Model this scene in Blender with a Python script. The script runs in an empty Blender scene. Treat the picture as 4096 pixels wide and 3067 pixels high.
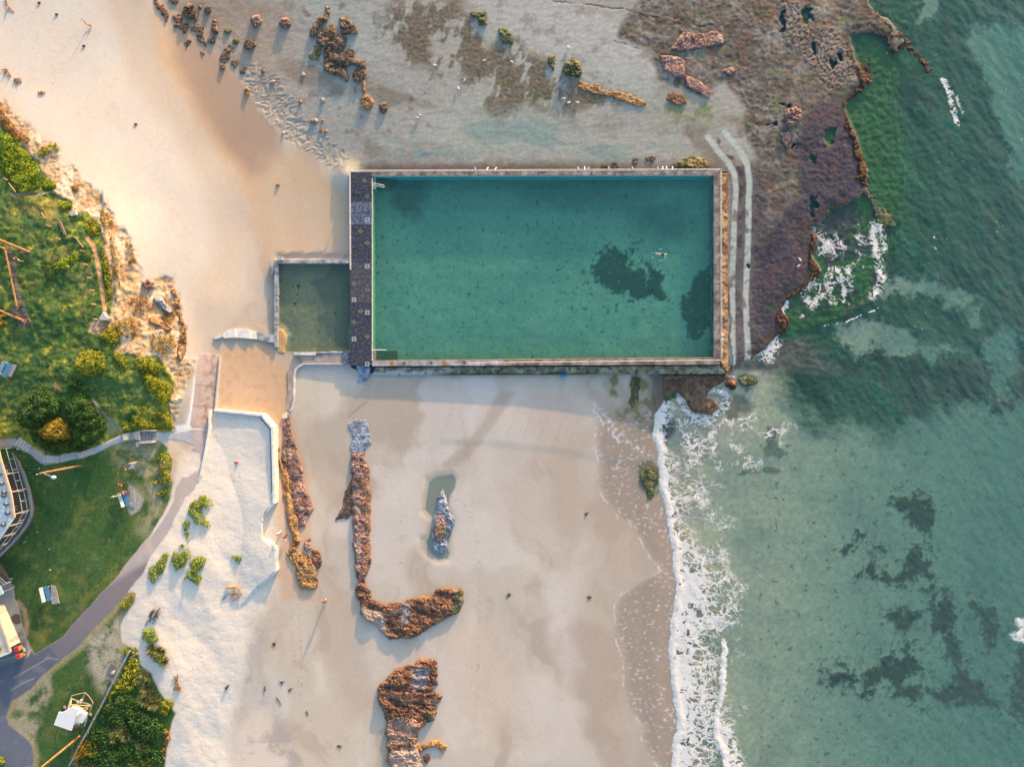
import bpy, bmesh, math, random
import numpy as np
from mathutils import Vector, Matrix
random.seed(7); np.random.seed(7)
SC = bpy.context.scene
COL = SC.collection
H = 100.0                      # camera height over the sea (m)
K = 36.0/24.0/4096.0           # 24 mm lens
CX, CY = 2048.0, 1533.5
RAD = math.radians
EL, AZ = RAD(9.0), RAD(21.0)   # sun elevation, azimuth from +Y towards +X

def P(px, py, z=0.0):
    s = (H-z)*K
    return Vector(((px-CX)*s, (CY-py)*s, z))
def lin(c):
    c = c/255.0
    return c/12.92 if c <= .04045 else ((c+.055)/1.055)**2.4
ILL = 1.36
def C(r, g, b): return np.array([lin(r)/ILL, lin(g)/ILL, lin(b)/ILL])

# ---------------------------------------------------------------- numpy noise and fields
def _h(ix, iy, seed):
    n = (ix.astype(np.int64)*374761393 + iy.astype(np.int64)*668265263 + seed*974634777) & 0xffffffff
    n = ((n ^ (n >> 13))*1274126177) & 0xffffffff
    n = (n ^ (n >> 16))
    return (n & 0xffff)/65535.0
_rs = np.random.RandomState(11)
_ga = _rs.rand(256*256).astype(np.float32)*6.2831853
_GC = np.cos(_ga)*1.4; _GS = np.sin(_ga)*1.4
def vnoise(x, y, seed=0):
    x = np.asarray(x, np.float32); y = np.asarray(y, np.float32)
    x0 = np.floor(x); y0 = np.floor(y)
    fx = x-x0; fy = y-y0
    u = fx*fx*fx*(fx*(fx*6-15)+10); v = fy*fy*fy*(fy*(fy*6-15)+10)
    ix = x0.astype(np.int32)+(seed*37) % 251; iy = (y0.astype(np.int32)+(seed*101) % 241)
    i0 = ix & 255; i1 = (ix+1) & 255; j0 = (iy & 255) << 8; j1 = ((iy+1) & 255) << 8
    k = j0 | i0; a = _GC[k]*fx+_GS[k]*fy
    k = j0 | i1; b = _GC[k]*(fx-1)+_GS[k]*fy
    k = j1 | i0; c = _GC[k]*fx+_GS[k]*(fy-1)
    k = j1 | i1; d = _GC[k]*(fx-1)+_GS[k]*(fy-1)
    a += (b-a)*u; c += (d-c)*u
    return a+(c-a)*v
def fbm(x, y, wl, octv=4, seed=0, gain=.5, rot=0.0, asp=1.0):
    """wl: longest wavelength in photo pixels; asp stretches along the rotated x axis"""
    if rot or asp != 1.0:
        c, s = math.cos(rot), math.sin(rot)
        x, y = (c*x+s*y)/asp, (-s*x+c*y)
    x = np.asarray(x, np.float32); y = np.asarray(y, np.float32)
    t = np.zeros_like(x); a = 1.0; f = 1.0/wl; n = 0.0
    for i in range(octv):
        t += a*vnoise(x*f+17.3*i, y*f-9.1*i, seed+i*13); n += a; a *= gain; f *= 2.03
    return t/n*1.5
def ridged(x, y, wl, octv=4, seed=0, rot=0.0, asp=1.0):
    if rot or asp != 1.0:
        c, s = math.cos(rot), math.sin(rot)
        x, y = (c*x+s*y)/asp, (-s*x+c*y)
    t = np.zeros_like(x); a = 1.0; f = 1.0/wl; n = 0.0
    for i in range(octv):
        t += a*(1-np.abs(vnoise(x*f+7.7*i, y*f+3.3*i, seed+i*29))*2); n += a; a *= .5; f *= 2.07
    return t/n
def cells(x, y, wl, seed=0):
    """Worley: distance to border-ish (f2-f1), cell id"""
    x = x/wl; y = y/wl
    ix = np.floor(x); iy = np.floor(y)
    f1 = np.full(x.shape, 9.0); f2 = np.full(x.shape, 9.0); cid = np.zeros(x.shape)
    for dx in (-1, 0, 1):
        for dy in (-1, 0, 1):
            cx = ix+dx; cy = iy+dy
            qx = cx+_h(cx, cy, seed); qy = cy+_h(cx, cy, seed+5)
            d = np.hypot(x-qx, y-qy)
            nw = d < f1
            f2 = np.where(nw, f1, np.minimum(f2, d)); cid = np.where(nw, _h(cx, cy, seed+9), cid); f1 = np.where(nw, d, f1)
    return f2-f1, cid
def sdf(poly, x, y, pad=120.0):
    poly = np.asarray(poly, float)
    out = np.full(x.shape, pad*1.0)
    x0, y0 = poly.min(0)-pad; x1, y1 = poly.max(0)+pad
    sel = (x > x0) & (x < x1) & (y > y0) & (y < y1)
    if not sel.any(): return out
    px = x[sel]; py = y[sel]
    d2 = np.full(px.shape, 1e18); ins = np.zeros(px.shape, bool)
    n = len(poly)
    for i in range(n):
        ax, ay = poly[i]; bx, by = poly[(i+1) % n]
        ex, ey = bx-ax, by-ay
        wx = px-ax; wy = py-ay
        t = np.clip((wx*ex+wy*ey)/max(ex*ex+ey*ey, 1e-9), 0, 1)
        d2 = np.minimum(d2, (wx-ex*t)**2+(wy-ey*t)**2)
        if ay != by:
            c = ((ay <= py) & (by > py)) | ((by <= py) & (ay > py))
            ins ^= c & (px < ax+(py-ay)*ex/ey)
    d = np.sqrt(d2)
    out[sel] = np.minimum(np.where(ins, -d, d), pad)
    return out
def lined(pts, x, y, pad=80.0, tt=False):
    """distance to an open polyline"""
    p = np.asarray(pts, float)
    out = np.full(x.shape, pad)
    x0, y0 = p.min(0)-pad; x1, y1 = p.max(0)+pad
    sel = (x > x0) & (x < x1) & (y > y0) & (y < y1)
    if not sel.any(): return out
    px = x[sel]; py = y[sel]; d2 = np.full(px.shape, 1e18)
    for i in range(len(p)-1):
        ax, ay = p[i]; bx, by = p[i+1]; ex, ey = bx-ax, by-ay
        wx = px-ax; wy = py-ay
        t = np.clip((wx*ex+wy*ey)/max(ex*ex+ey*ey, 1e-9), 0, 1)
        d2 = np.minimum(d2, (wx-ex*t)**2+(wy-ey*t)**2)
    out[sel] = np.minimum(np.sqrt(d2), pad)
    return out
def sst(a, b, v):
    t = np.clip((v-a)/(b-a), 0, 1)
    return t*t*(3-2*t)
def inm(d, w=4.0): return sst(w, -w, d)
def Z(ox, oy, s, pts): return [(ox+s*a, oy+s*b) for a, b in pts]
def xat(line, y):
    """x of a roughly vertical polyline at height y (photo pixels)"""
    q = sorted((b, a) for a, b in line)
    return np.interp(y, [b for b, a in q], [a for b, a in q])

# ---------------------------------------------------------------- materials
def mat(name, col, rough=.8, var=.18, scale=3.0, bump=0.0, col2=None, metal=0.0, island=0.0, spec=.3, detail=5.0, thr=(.35, .65), bscale=None):
    m = bpy.data.materials.new(name); m.use_nodes = True
    nt = m.node_tree; N = nt.nodes; L = nt.links
    b = N['Principled BSDF']
    b.inputs['Roughness'].default_value = rough; b.inputs['Metallic'].default_value = metal
    b.inputs['Specular IOR Level'].default_value = spec
    tc = N.new('ShaderNodeTexCoord')
    nz = N.new('ShaderNodeTexNoise'); nz.inputs['Scale'].default_value = scale; nz.inputs['Detail'].default_value = detail
    L.new(tc.outputs['Object'], nz.inputs['Vector'])
    r = N.new('ShaderNodeValToRGB')
    col = np.asarray(col, float)
    c1 = col*(1-var); c2 = col*(1+var) if col2 is None else np.asarray(col2, float)
    if col2 is not None: c1 = col
    r.color_ramp.elements[0].color = (*np.clip(c1, 0, 1), 1); r.color_ramp.elements[1].color = (*np.clip(c2, 0, 1), 1)
    r.color_ramp.elements[0].position = thr[0]; r.color_ramp.elements[1].position = thr[1]
    L.new(nz.outputs['Fac'], r.inputs['Fac'])
    out = r.outputs['Color']
    if island:
        g = N.new('ShaderNodeNewGeometry'); mr = N.new('ShaderNodeMapRange')
        mr.inputs['To Min'].default_value = 1-island; mr.inputs['To Max'].default_value = 1+island
        L.new(g.outputs['Random Per Island'], mr.inputs['Value'])
        mx = N.new('ShaderNodeVectorMath'); mx.operation = 'SCALE'
        L.new(out, mx.inputs[0]); L.new(mr.outputs[0], mx.inputs['Scale']); out = mx.outputs[0]
    L.new(out, b.inputs['Base Color'])
    if bump:
        bp = N.new('ShaderNodeBump'); bp.inputs['Strength'].default_value = 1.0; bp.inputs['Distance'].default_value = bump
        n2 = N.new('ShaderNodeTexNoise'); n2.inputs['Scale'].default_value = bscale or scale*3; n2.inputs['Detail'].default_value = 4
        L.new(tc.outputs['Object'], n2.inputs['Vector'])
        L.new(n2.outputs['Fac'], bp.inputs['Height']); L.new(bp.outputs[0], b.inputs['Normal'])
    return m
def attr_mat(name, var=.22, scale=2.2, bump=.02, bscale=6.0, rough=.9, spec=.25, roughattr=False, blotch=.0, bdetail=5.0):
    """surface whose kind (sand, weed, rock, grass ...) comes from a per-vertex albedo, broken up by node noise"""
    m = bpy.data.materials.new(name); m.use_nodes = True
    nt = m.node_tree; N = nt.nodes; L = nt.links
    b = N['Principled BSDF']; b.inputs['Roughness'].default_value = rough; b.inputs['Specular IOR Level'].default_value = spec
    a = N.new('ShaderNodeAttribute'); a.attribute_name = 'alb'
    g = N.new('ShaderNodeNewGeometry')
    n1 = N.new('ShaderNodeTexNoise'); n1.inputs['Scale'].default_value = scale; n1.inputs['Detail'].default_value = 6; n1.inputs['Roughness'].default_value = .65
    L.new(g.outputs['Position'], n1.inputs['Vector'])
    mr = N.new('ShaderNodeMapRange'); mr.inputs['From Min'].default_value = .3; mr.inputs['From Max'].default_value = .7
    mr.inputs['To Min'].default_value = 1-var; mr.inputs['To Max'].default_value = 1+var
    L.new(n1.outputs['Fac'], mr.inputs['Value'])
    sc = N.new('ShaderNodeVectorMath'); sc.operation = 'SCALE'
    L.new(a.outputs['Color'], sc.inputs[0]); L.new(mr.outputs[0], sc.inputs['Scale'])
    L.new(sc.outputs[0], b.inputs['Base Color'])
    if roughattr:
        ra = N.new('ShaderNodeAttribute'); ra.attribute_name = 'rgh'
        L.new(ra.outputs['Fac'], b.inputs['Roughness'])
    if bump:
        n2 = N.new('ShaderNodeTexNoise'); n2.inputs['Scale'].default_value = bscale; n2.inputs['Detail'].default_value = bdetail
        L.new(g.outputs['Position'], n2.inputs['Vector'])
        bp = N.new('ShaderNodeBump'); bp.inputs['Distance'].default_value = bump
        L.new(n2.outputs['Fac'], bp.inputs['Height']); L.new(bp.outputs[0], b.inputs['Normal'])
    return m

# ---------------------------------------------------------------- objects
def tag(o, label=None, cat=None, group=None, kind=None):
    if label: o['label'] = label
    if cat: o['category'] = cat
    if group: o['group'] = group
    o['kind'] = kind or 'thing'
    return o
def thing(name, label, cat, loc=(0, 0, 0), group=None, rz=0.0):
    o = bpy.data.objects.new(name, None); COL.objects.link(o)
    o.location = loc; o.rotation_euler = (0, 0, rz); o.empty_display_size = .3
    return tag(o, label, cat, group)
def copy_tree(o, parent=None):
    c = o.copy(); COL.objects.link(c)
    if parent is not None: c.parent = parent
    for ch in list(o.children): copy_tree(ch, c)
    return c
def np_mesh(name, V, F, m, alb=None, parent=None, smooth=True, fattr=None, sub=None):
    """V (n,3) float, F (k,3|4) int"""
    V = np.asarray(V, np.float32); F = np.asarray(F, np.int32)
    if sub is not None: V = V-np.asarray(sub, np.float32)
    me = bpy.data.meshes.new(name)
    me.vertices.add(len(V)); me.vertices.foreach_set('co', V.ravel())
    k = F.shape[1]
    me.loops.add(F.size); me.loops.foreach_set('vertex_index', F.ravel())
    me.polygons.add(len(F)); me.polygons.foreach_set('loop_start', np.arange(0, F.size, k, dtype=np.int32))
    try: me.polygons.foreach_set('loop_total', np.full(len(F), k, np.int32))
    except Exception: pass
    me.polygons.foreach_set('use_smooth', np.full(len(F), smooth, bool))
    if alb is not None:
        a = me.attributes.new('alb', 'FLOAT_COLOR', 'POINT')
        q = np.ones((len(V), 4), np.float32); q[:, :3] = np.clip(alb, 0.002, .95); a.data.foreach_set('color', q.ravel())
    for kk, vv in (fattr or {}).items():
        a = me.attributes.new(kk, 'FLOAT', 'POINT'); a.data.foreach_set('value', np.asarray(vv, np.float32))
    me.update(calc_edges=True)
    if m: me.materials.append(m)
    o = bpy.data.objects.new(name, me); COL.objects.link(o)
    if parent is not None: o.parent = parent
    return o

class MB:
    """collects boxes, bars, tubes, prisms and discs; build() links them as one mesh object"""
    def __init__(s): s.v = []; s.f = []
    def quadbox(s, b4, t4):
        n = len(s.v); s.v += [tuple(p) for p in b4]+[tuple(p) for p in t4]
        s.f += [(n+3, n+2, n+1, n), (n+4, n+5, n+6, n+7)]+[(n+i, n+(i+1) % 4, n+4+(i+1) % 4, n+4+i) for i in range(4)]
        return s
    def box(s, c, d, rz=0.0):
        cx, cy, cz = c; x, y, z = d[0]/2, d[1]/2, d[2]/2; co, si = math.cos(rz), math.sin(rz)
        f = lambda a, b, e: (cx+a*co-b*si, cy+a*si+b*co, cz+e)
        return s.quadbox([f(-x, -y, -z), f(x, -y, -z), f(x, y, -z), f(-x, y, -z)], [f(-x, -y, z), f(x, -y, z), f(x, y, z), f(-x, y, z)])
    def bar(s, a, b, w, h, up=(0, 0, 1)):
        a = Vector(a); b = Vector(b); d = (b-a).normalized(); u = Vector(up)
        sd = d.cross(u)
        if sd.length < 1e-4: sd = d.cross(Vector((1, 0, 0)))
        sd.normalize(); u = sd.cross(d).normalized()
        q = lambda p: [p+sd*(i*w/2)+u*(j*h/2) for i, j in ((-1, -1), (1, -1), (1, 1), (-1, 1))]
        return s.quadbox(q(a), q(b))
    def tube(s, a, b, r0, r1=None, n=8, cap=True):
        r1 = r0 if r1 is None else r1
        a = Vector(a); b = Vector(b); d = (b-a).normalized()
        x = d.cross(Vector((0, 0, 1)) if abs(d.z) < .9 else Vector((1, 0, 0))).normalized(); y = d.cross(x)
        k = len(s.v)
        for p, r in ((a, r0), (b, r1)):
            for i in range(n):
                t = i/n*math.tau; s.v.append(tuple(p+x*(r*math.cos(t))+y*(r*math.sin(t))))
        s.f += [(k+i, k+(i+1) % n, k+n+(i+1) % n, k+n+i) for i in range(n)]
        if cap: s.f += [tuple(range(k+n-1, k-1, -1)), tuple(range(k+n, k+2*n))]
        return s
    def poly(s, pts):
        n = len(s.v); s.v += [tuple(p) for p in pts]; s.f.append(tuple(range(n, n+len(pts)))); return s
    def prism(s, pp, z1, z0):
        """photo-pixel outline at height z1, extruded down to z0; z1/z0 may be lists"""
        n = len(pp)
        zt = z1 if isinstance(z1, (list, tuple)) else [z1]*n
        zb = z0 if isinstance(z0, (list, tuple)) else [z0]*n
        T = [P(a, b, z) for (a, b), z in zip(pp, zt)]
        area = sum(T[i].x*T[(i+1) % n].y-T[(i+1) % n].x*T[i].y for i in range(n))
        if area < 0: T.reverse(); zb = list(zb)[::-1]
        k = len(s.v); s.v += [tuple(p) for p in T]+[(p.x, p.y, z) for p, z in zip(T, zb)]
        s.f.append(tuple(range(k, k+n))); s.f.append(tuple(range(k+2*n-1, k+n-1, -1)))
        s.f += [(k+n+i, k+n+(i+1) % n, k+(i+1) % n, k+i) for i in range(n)]
        return s
    def ball(s, c, r, n=8, m=5):
        rx, ry, rz = (r, r, r) if not isinstance(r, (tuple, list)) else r
        k = len(s.v); s.v.append((c[0], c[1], c[2]+rz))
        for j in range(1, m):
            p = math.pi*j/m
            for i in range(n):
                t = math.tau*i/n
                s.v.append((c[0]+rx*math.sin(p)*math.cos(t), c[1]+ry*math.sin(p)*math.sin(t), c[2]+rz*math.cos(p)))
        s.v.append((c[0], c[1], c[2]-rz)); e = len(s.v)-1
        s.f += [(k, k+1+i, k+1+(i+1) % n) for i in range(n)]
        for j in range(m-2):
            a = k+1+j*n
            s.f += [(a+i, a+n+i, a+n+(i+1) % n, a+(i+1) % n) for i in range(n)]
        a = k+1+(m-2)*n
        s.f += [(a+i, e, a+(i+1) % n) for i in range(n)]
        return s
    def build(s, name, m, parent=None, bevel=0.0, smooth=False, world=False):
        me = bpy.data.meshes.new(name)
        off = Vector((0, 0, 0))
        if world and parent is not None:
            off = parent.location.copy(); q = parent
            while q.parent is not None: q = q.parent; off += q.location
        elif world == 'self':
            a = np.array(s.v); off = Vector(((a[:, 0].min()+a[:, 0].max())/2, (a[:, 1].min()+a[:, 1].max())/2, a[:, 2].min()))
        me.from_pydata([(a-off.x, b-off.y, c-off.z) for a, b, c in s.v], [], s.f)
        bm = bmesh.new(); bm.from_mesh(me)
        bmesh.ops.recalc_face_normals(bm, faces=bm.faces)
        if bevel: bmesh.ops.bevel(bm, geom=list(bm.edges), offset=bevel, segments=1, affect='EDGES', profile=.5, clamp_overlap=True)
        bm.to_mesh(me); bm.free()
        if smooth: me.polygons.foreach_set('use_smooth', np.ones(len(me.polygons), bool))
        me.update()
        if m: me.materials.append(m)
        o = bpy.data.objects.new(name, me); COL.objects.link(o)
        if parent is not None: o.parent = parent
        elif world == 'self': o.location = off
        return o

# ================================================================ traced outlines (photo pixels)
SHORE = [(2656,1609),(2622,1648),(2612,1735),(2632,1797),(2637,1880),(2641,1962),(2657,1992),(2672,2111),(2696,2193),(2694,2280),(2709,2345),(2698,2416),(2677,2578),(2684,2694),(2703,2832),(2712,2874),(2694,2971),(2689,3067)]
SHELF = [(3472,0),(3499,54),(3560,88),(3594,135),(3614,169),(3574,205),(3540,150),(3472,128),(3398,139),(3405,183),(3432,270),(3486,331),(3452,358),(3398,399),(3378,426),(3391,473),(3422,534),(3442,609),(3466,663),(3472,737),(3480,790),(3400,800),(3320,840),(3247,900),(3265,960),(3247,1021),(3283,1075),(3247,1117),(3217,1154),(3150,1196),(3126,1238),(3162,1287),(3114,1341),(3060,1400),(2981,1444),(2925,1490),(2907,1515),(2849,1551),(2820,1590),(2864,1609),(2878,1633),(2844,1657),(2777,1648),(2738,1590),(2699,1551),(2670,1560)]
COAST = [(3472,-9000)]+SHELF+SHORE+[(2689,12000),(-30000,12000),(-30000,-9000)]
POOL = [(1487,705),(2856,701),(2853,1431),(1487,1443)]
KID = [(1112,1055),(1402,1052),(1402,1404),(1145,1410),(1112,1390)]
WALLT = [(857,1640),(1047,1661),(1088,1712),(1095,2015)]         # retaining wall of the sand terrace
WALLB = [(1062,2160),(1099,2195),(1101,2283),(1068,2318),(1030,2345)]
TERR = WALLT+[(1058,2052),(1050,2100),(1052,2150)]+WALLB+[(950,2440),(700,2520),(560,2420),(700,2110),(792,1930),(838,1715)]
RAMP_L = [(800,1412),(783,1500),(775,1584),(760,1703)]
RAMP_R = [(878,1420),(872,1500),(859,1631),(838,1715)]
WALK_L = [(758,1718),(745,1762),(728,1906),(707,1948),(694,2007),(661,2071),(610,2142),(576,2165),(525,2232),(467,2306),(380,2404),(301,2487),(254,2545),(196,2585),(138,2617)]
WALK_R = [(832,1720),(825,1770),(813,1838),(796,1906),(775,1960),(741,1985),(720,2028),(699,2075),(669,2134),(627,2190),(600,2228),(565,2298),(507,2370),(456,2430),(366,2522),(308,2587),(239,2641),(174,2692),(123,2752)]
ROAD = WALK_L[-2:]+[(126,2600),(110,2628),(0,2660),(-400,2740),(-400,3500),(110,3500),(130,3067),(136,3020),(130,2985),(104,2950),(38,2899),(25,2861),(47,2804),(82,2782)]+WALK_R[::-1][:3]
PAVE = [(-300,2250),(0,2285),(42,2330),(54,2345),(58,2395),(72,2420),(88,2500),(104,2545),(110,2628),(0,2660),(-300,2735)]
STEP_N = [(20,1755),(60,1752),(75,1770),(110,1783),(140,1818),(175,1850),(205,1835),(235,1828),(330,1812),(372,1795),(430,1765),(495,1735),(515,1731),(600,1726),(690,1733),(760,1722)]
STEP_S = [(30,1782),(62,1785),(100,1800),(120,1815),(160,1850),(180,1858),(215,1849),(240,1846),(330,1830),(380,1815),(440,1782),(500,1758),(520,1757),(600,1762),(690,1760),(765,1766)]
PATHN = STEP_N+STEP_S[::-1]
BANK = [(-400,330),(0,383),(31,420),(80,470),(124,513),(161,550),(216,575),(242,600),(230,650),(300,668),(334,725),(380,755),(410,785),(440,835),(444,869),(486,920),(524,962),(549,1038),(566,1106),(575,1148),(621,1110),(690,1110),(713,1204),(741,1315),(731,1426),(775,1440),(765,1500),(725,1600),(694,1704),(700,1735),(600,1728),(380,1790),(205,1830),(110,1780),(0,1752),(-400,1752)]
GREEN1 = [(-400,440),(0,490),(50,530),(110,600),(150,650),(222,752),(210,770),(130,775),(60,775),(-400,740)]
GREEN2 = [(-400,735),(0,745),(60,790),(130,786),(200,772),(280,806),(290,850),(350,850),(395,890),(412,960),(424,1050),(444,1150),(444,1255),(425,1270),(362,1290),(355,1325),(400,1335),(470,1300),(485,1370),(458,1410),(500,1415),(550,1423),(640,1430),(690,1500),(690,1570),(672,1621),(690,1680),(693,1722),(600,1728),(380,1790),(205,1830),(110,1780),(0,1752),(-400,1752)]
LAWN2 = [(60,1788),(120,1816),(180,1860),(240,1848),(330,1832),(440,1784),(520,1760),(640,1768),(672,1790),(655,1850),(690,1930),(680,1990),(650,2060),(600,2140),(525,2230),(467,2306),(380,2404),(301,2487),(254,2545),(196,2585),(138,2617),(112,2560),(88,2500),(72,2420),(58,2395),(54,2345),(42,2330),(0,2285),(-300,2250),(-300,1788)]
LAWN3 = [(25,2861),(47,2804),(82,2782),(123,2752),(174,2692),(239,2641),(308,2587),(366,2522),(456,2430),(507,2370),(540,2372),(535,2410),(500,2450),(480,2500),(484,2570),(520,2590),(548,2595),(558,2660),(600,2690),(640,2770),(700,2850),(668,2950),(660,3067),(650,3400),(110,3400),(130,3067),(136,3020),(130,2985),(104,2950),(38,2899)]
RIPPLE = Z(600,0,.4973,[(760,560),(830,500),(900,530),(1050,620),(1090,740),(1230,850),(1260,960),(1380,1060),(1480,1150),(1620,1270),(1560,1400),(1480,1380),(1400,1300),(1300,1240),(1200,1190),(1100,1110),(1000,1030),(920,930),(820,800),(740,640)])
TIDE = Z(1100,1500,.4831,[(1215,1130),(1230,960),(1255,860),(1340,825),(1470,815),(1507,860),(1490,940),(1450,1010),(1440,1120),(1480,1200),(1460,1320),(1440,1420),(1452,1480),(1430,1535),(1360,1545),(1280,1510),(1210,1440),(1200,1350),(1250,1320),(1290,1200)])
WEED = Z(1600,0,.4973,[(-60,-20),(480,-20),(480,100),(570,100),(700,330),(1000,350),(1080,430),(1290,560),(1310,670),(1450,690),(1600,700),(1900,790),(1700,860),(1400,930),(1150,850),(1000,830),(820,940),(640,860),(500,720),(470,600),(300,560),(0,480),(-150,300)])
BROWN = Z(2600,0,.676,[(-60,-20),(250,-40),(1300,-40),(1460,300),(1310,520),(1250,900),(1300,1100),(1320,1300),(1000,1300),(960,1479),(820,2000),(560,2150),(620,1479),(620,900),(560,780),(560,640),(440,480),(300,560),(60,480),(0,300),(-200,220)])
PURPLE = Z(2600,0,.676,[(1100,560),(1250,900),(1300,1100),(1000,1300),(1000,1500),(900,1900),(800,2050),(640,1900),(640,1450),(900,1150),(860,850),(950,650)])
SROCK = [(2651,1490),(2925,1470),(2907,1515),(2849,1551),(2820,1590),(2864,1609),(2878,1633),(2844,1657),(2777,1648),(2738,1600),(2690,1560),(2660,1590)]
MOSSY = [(2420,1500),(2470,1490),(2500,1560),(2530,1500),(2575,1510),(2600,1545),(2650,1500),(2655,1600),(2625,1660),(2615,1740),(2560,1720),(2520,1660),(2480,1680),(2465,1640),(2500,1600),(2440,1580),(2410,1540)]
TRACK1 = [(2830,548),(2869,600),(2912,648),(2937,697),(2944,760),(2936,890),(2934,987),(2929,1083),(2929,1228),(2931,1400),(2932,1450)]
TRACK2 = [(2900,530),(2960,600),(2990,663),(2997,721),(2994,842),(2992,987),(2987,1083),(2982,1204),(2987,1315),(2992,1400),(2990,1440)]
# sea floor
PALE_A = [(3905,115),(3953,88),(4096,110),(4500,100),(4500,800),(4096,744),(4054,717),(4034,609),(4007,473),(3953,338),(3885,203)]
PALE_A2 = [(3640,-60),(3760,-60),(3750,60),(3680,90)]
PALE_B = Z(2800,900,.604,[(1250,400),(1290,370),(1400,350),(1600,360),(1750,430),(1810,470),(1860,560),(1880,630),(1810,650),(1790,560),(1680,540),(1560,470),(1430,450),(1300,460),(1240,440)])
PALE_C = Z(2800,900,.604,[(900,660),(1000,650),(1250,640),(1350,680),(1450,750),(1600,800),(1720,850),(1560,910),(1480,880),(1380,850),(1300,880),(1200,830),(1050,850),(950,820),(880,740)])
PALE_D = Z(2800,900,.604,[(1860,830),(1900,760),(1990,680),(2050,650),(2110,720),(2120,900),(2080,1000),(1990,1100),(1930,1120),(1920,950),(1880,900)])
KELPS = [Z(2800,900,.604,q) for q in (
 [(1330,880),(1440,850),(1500,920),(1510,1020),(1470,1110),(1380,1100),(1350,1000),(1380,950)],
 [(1560,900),(1640,930),(1780,880),(1880,900),(1920,1000),(1910,1120),(1840,1160),(1720,1130),(1620,1150),(1540,1180),(1520,1090),(1570,1040),(1540,960)],
 [(1920,1140),(2010,1080),(2060,1100),(2146,1000),(2300,980),(2300,1200),(2146,1140),(2060,1200),(1990,1250),(1940,1200)],
 [(1090,860),(1180,830),(1230,880),(1300,900),(1290,970),(1220,960),(1160,900)],
 [(900,900),(960,900),(1030,940),(1000,980),(930,960)])]+[Z(3000,1900,.7048,q) for q in (
 [(800,120),(880,90),(950,130),(1040,150),(1045,250),(1000,340),(960,330),(930,300),(900,240),(820,180)],
 [(540,410),(640,350),(650,370),(560,420)],[(680,390),(720,400),(760,420),(700,425)],
 [(620,510),(680,510),(720,545),(900,540),(880,480),(960,420),(1010,410),(1010,490),(970,590),(760,605),(620,565)],
 [(815,840),(830,785),(900,760),(960,830),(900,860),(830,880)],
 [(1020,570),(1080,650),(1150,740),(1150,850),(1100,920),(1040,870),(1010,760),(1040,690)],
 [(405,1195),(440,1110),(520,1080),(640,1110),(720,1100),(780,1000),(850,1010),(920,950),(960,1000),(960,1080),(900,1180),(1000,1200),(1120,1190),(1165,1240),(1120,1310),(1000,1270),(900,1295),(820,1240),(760,1190),(680,1210),(600,1150),(500,1190)],
 [(1130,860),(1200,1000),(1260,1150),(1400,1280),(1550,1250),(1700,1250),(1700,1380),(1400,1320),(1200,1290),(1150,1200),(1110,1000)],
 [(1250,700),(1400,760),(1420,900),(1370,990),(1330,900)],
 [(1480,1150),(1555,950),(1700,950),(1700,1400),(1500,1390)])]

# ================================================================ the grid
STEP = 4.0
def axis(a, b, lo, hi):
    q = list(np.arange(a, b+.1, STEP)); s = STEP; l = a; left = []
    while l > lo: s *= 1.35; l -= s; left.append(l)
    s = STEP; r = b; right = []
    while r < hi: s *= 1.35; r += s; right.append(r)
    return np.array(left[::-1]+q+right)
AX = axis(-60, 4156, -30000, 30000); AY = axis(-60, 3128, -30000, 30000)
GX, GY = [q.astype(np.float32) for q in np.meshgrid(AX, AY)]                                 # rows: y
def nz(*a, **k): return fbm(GX, GY, *a, **k)

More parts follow.
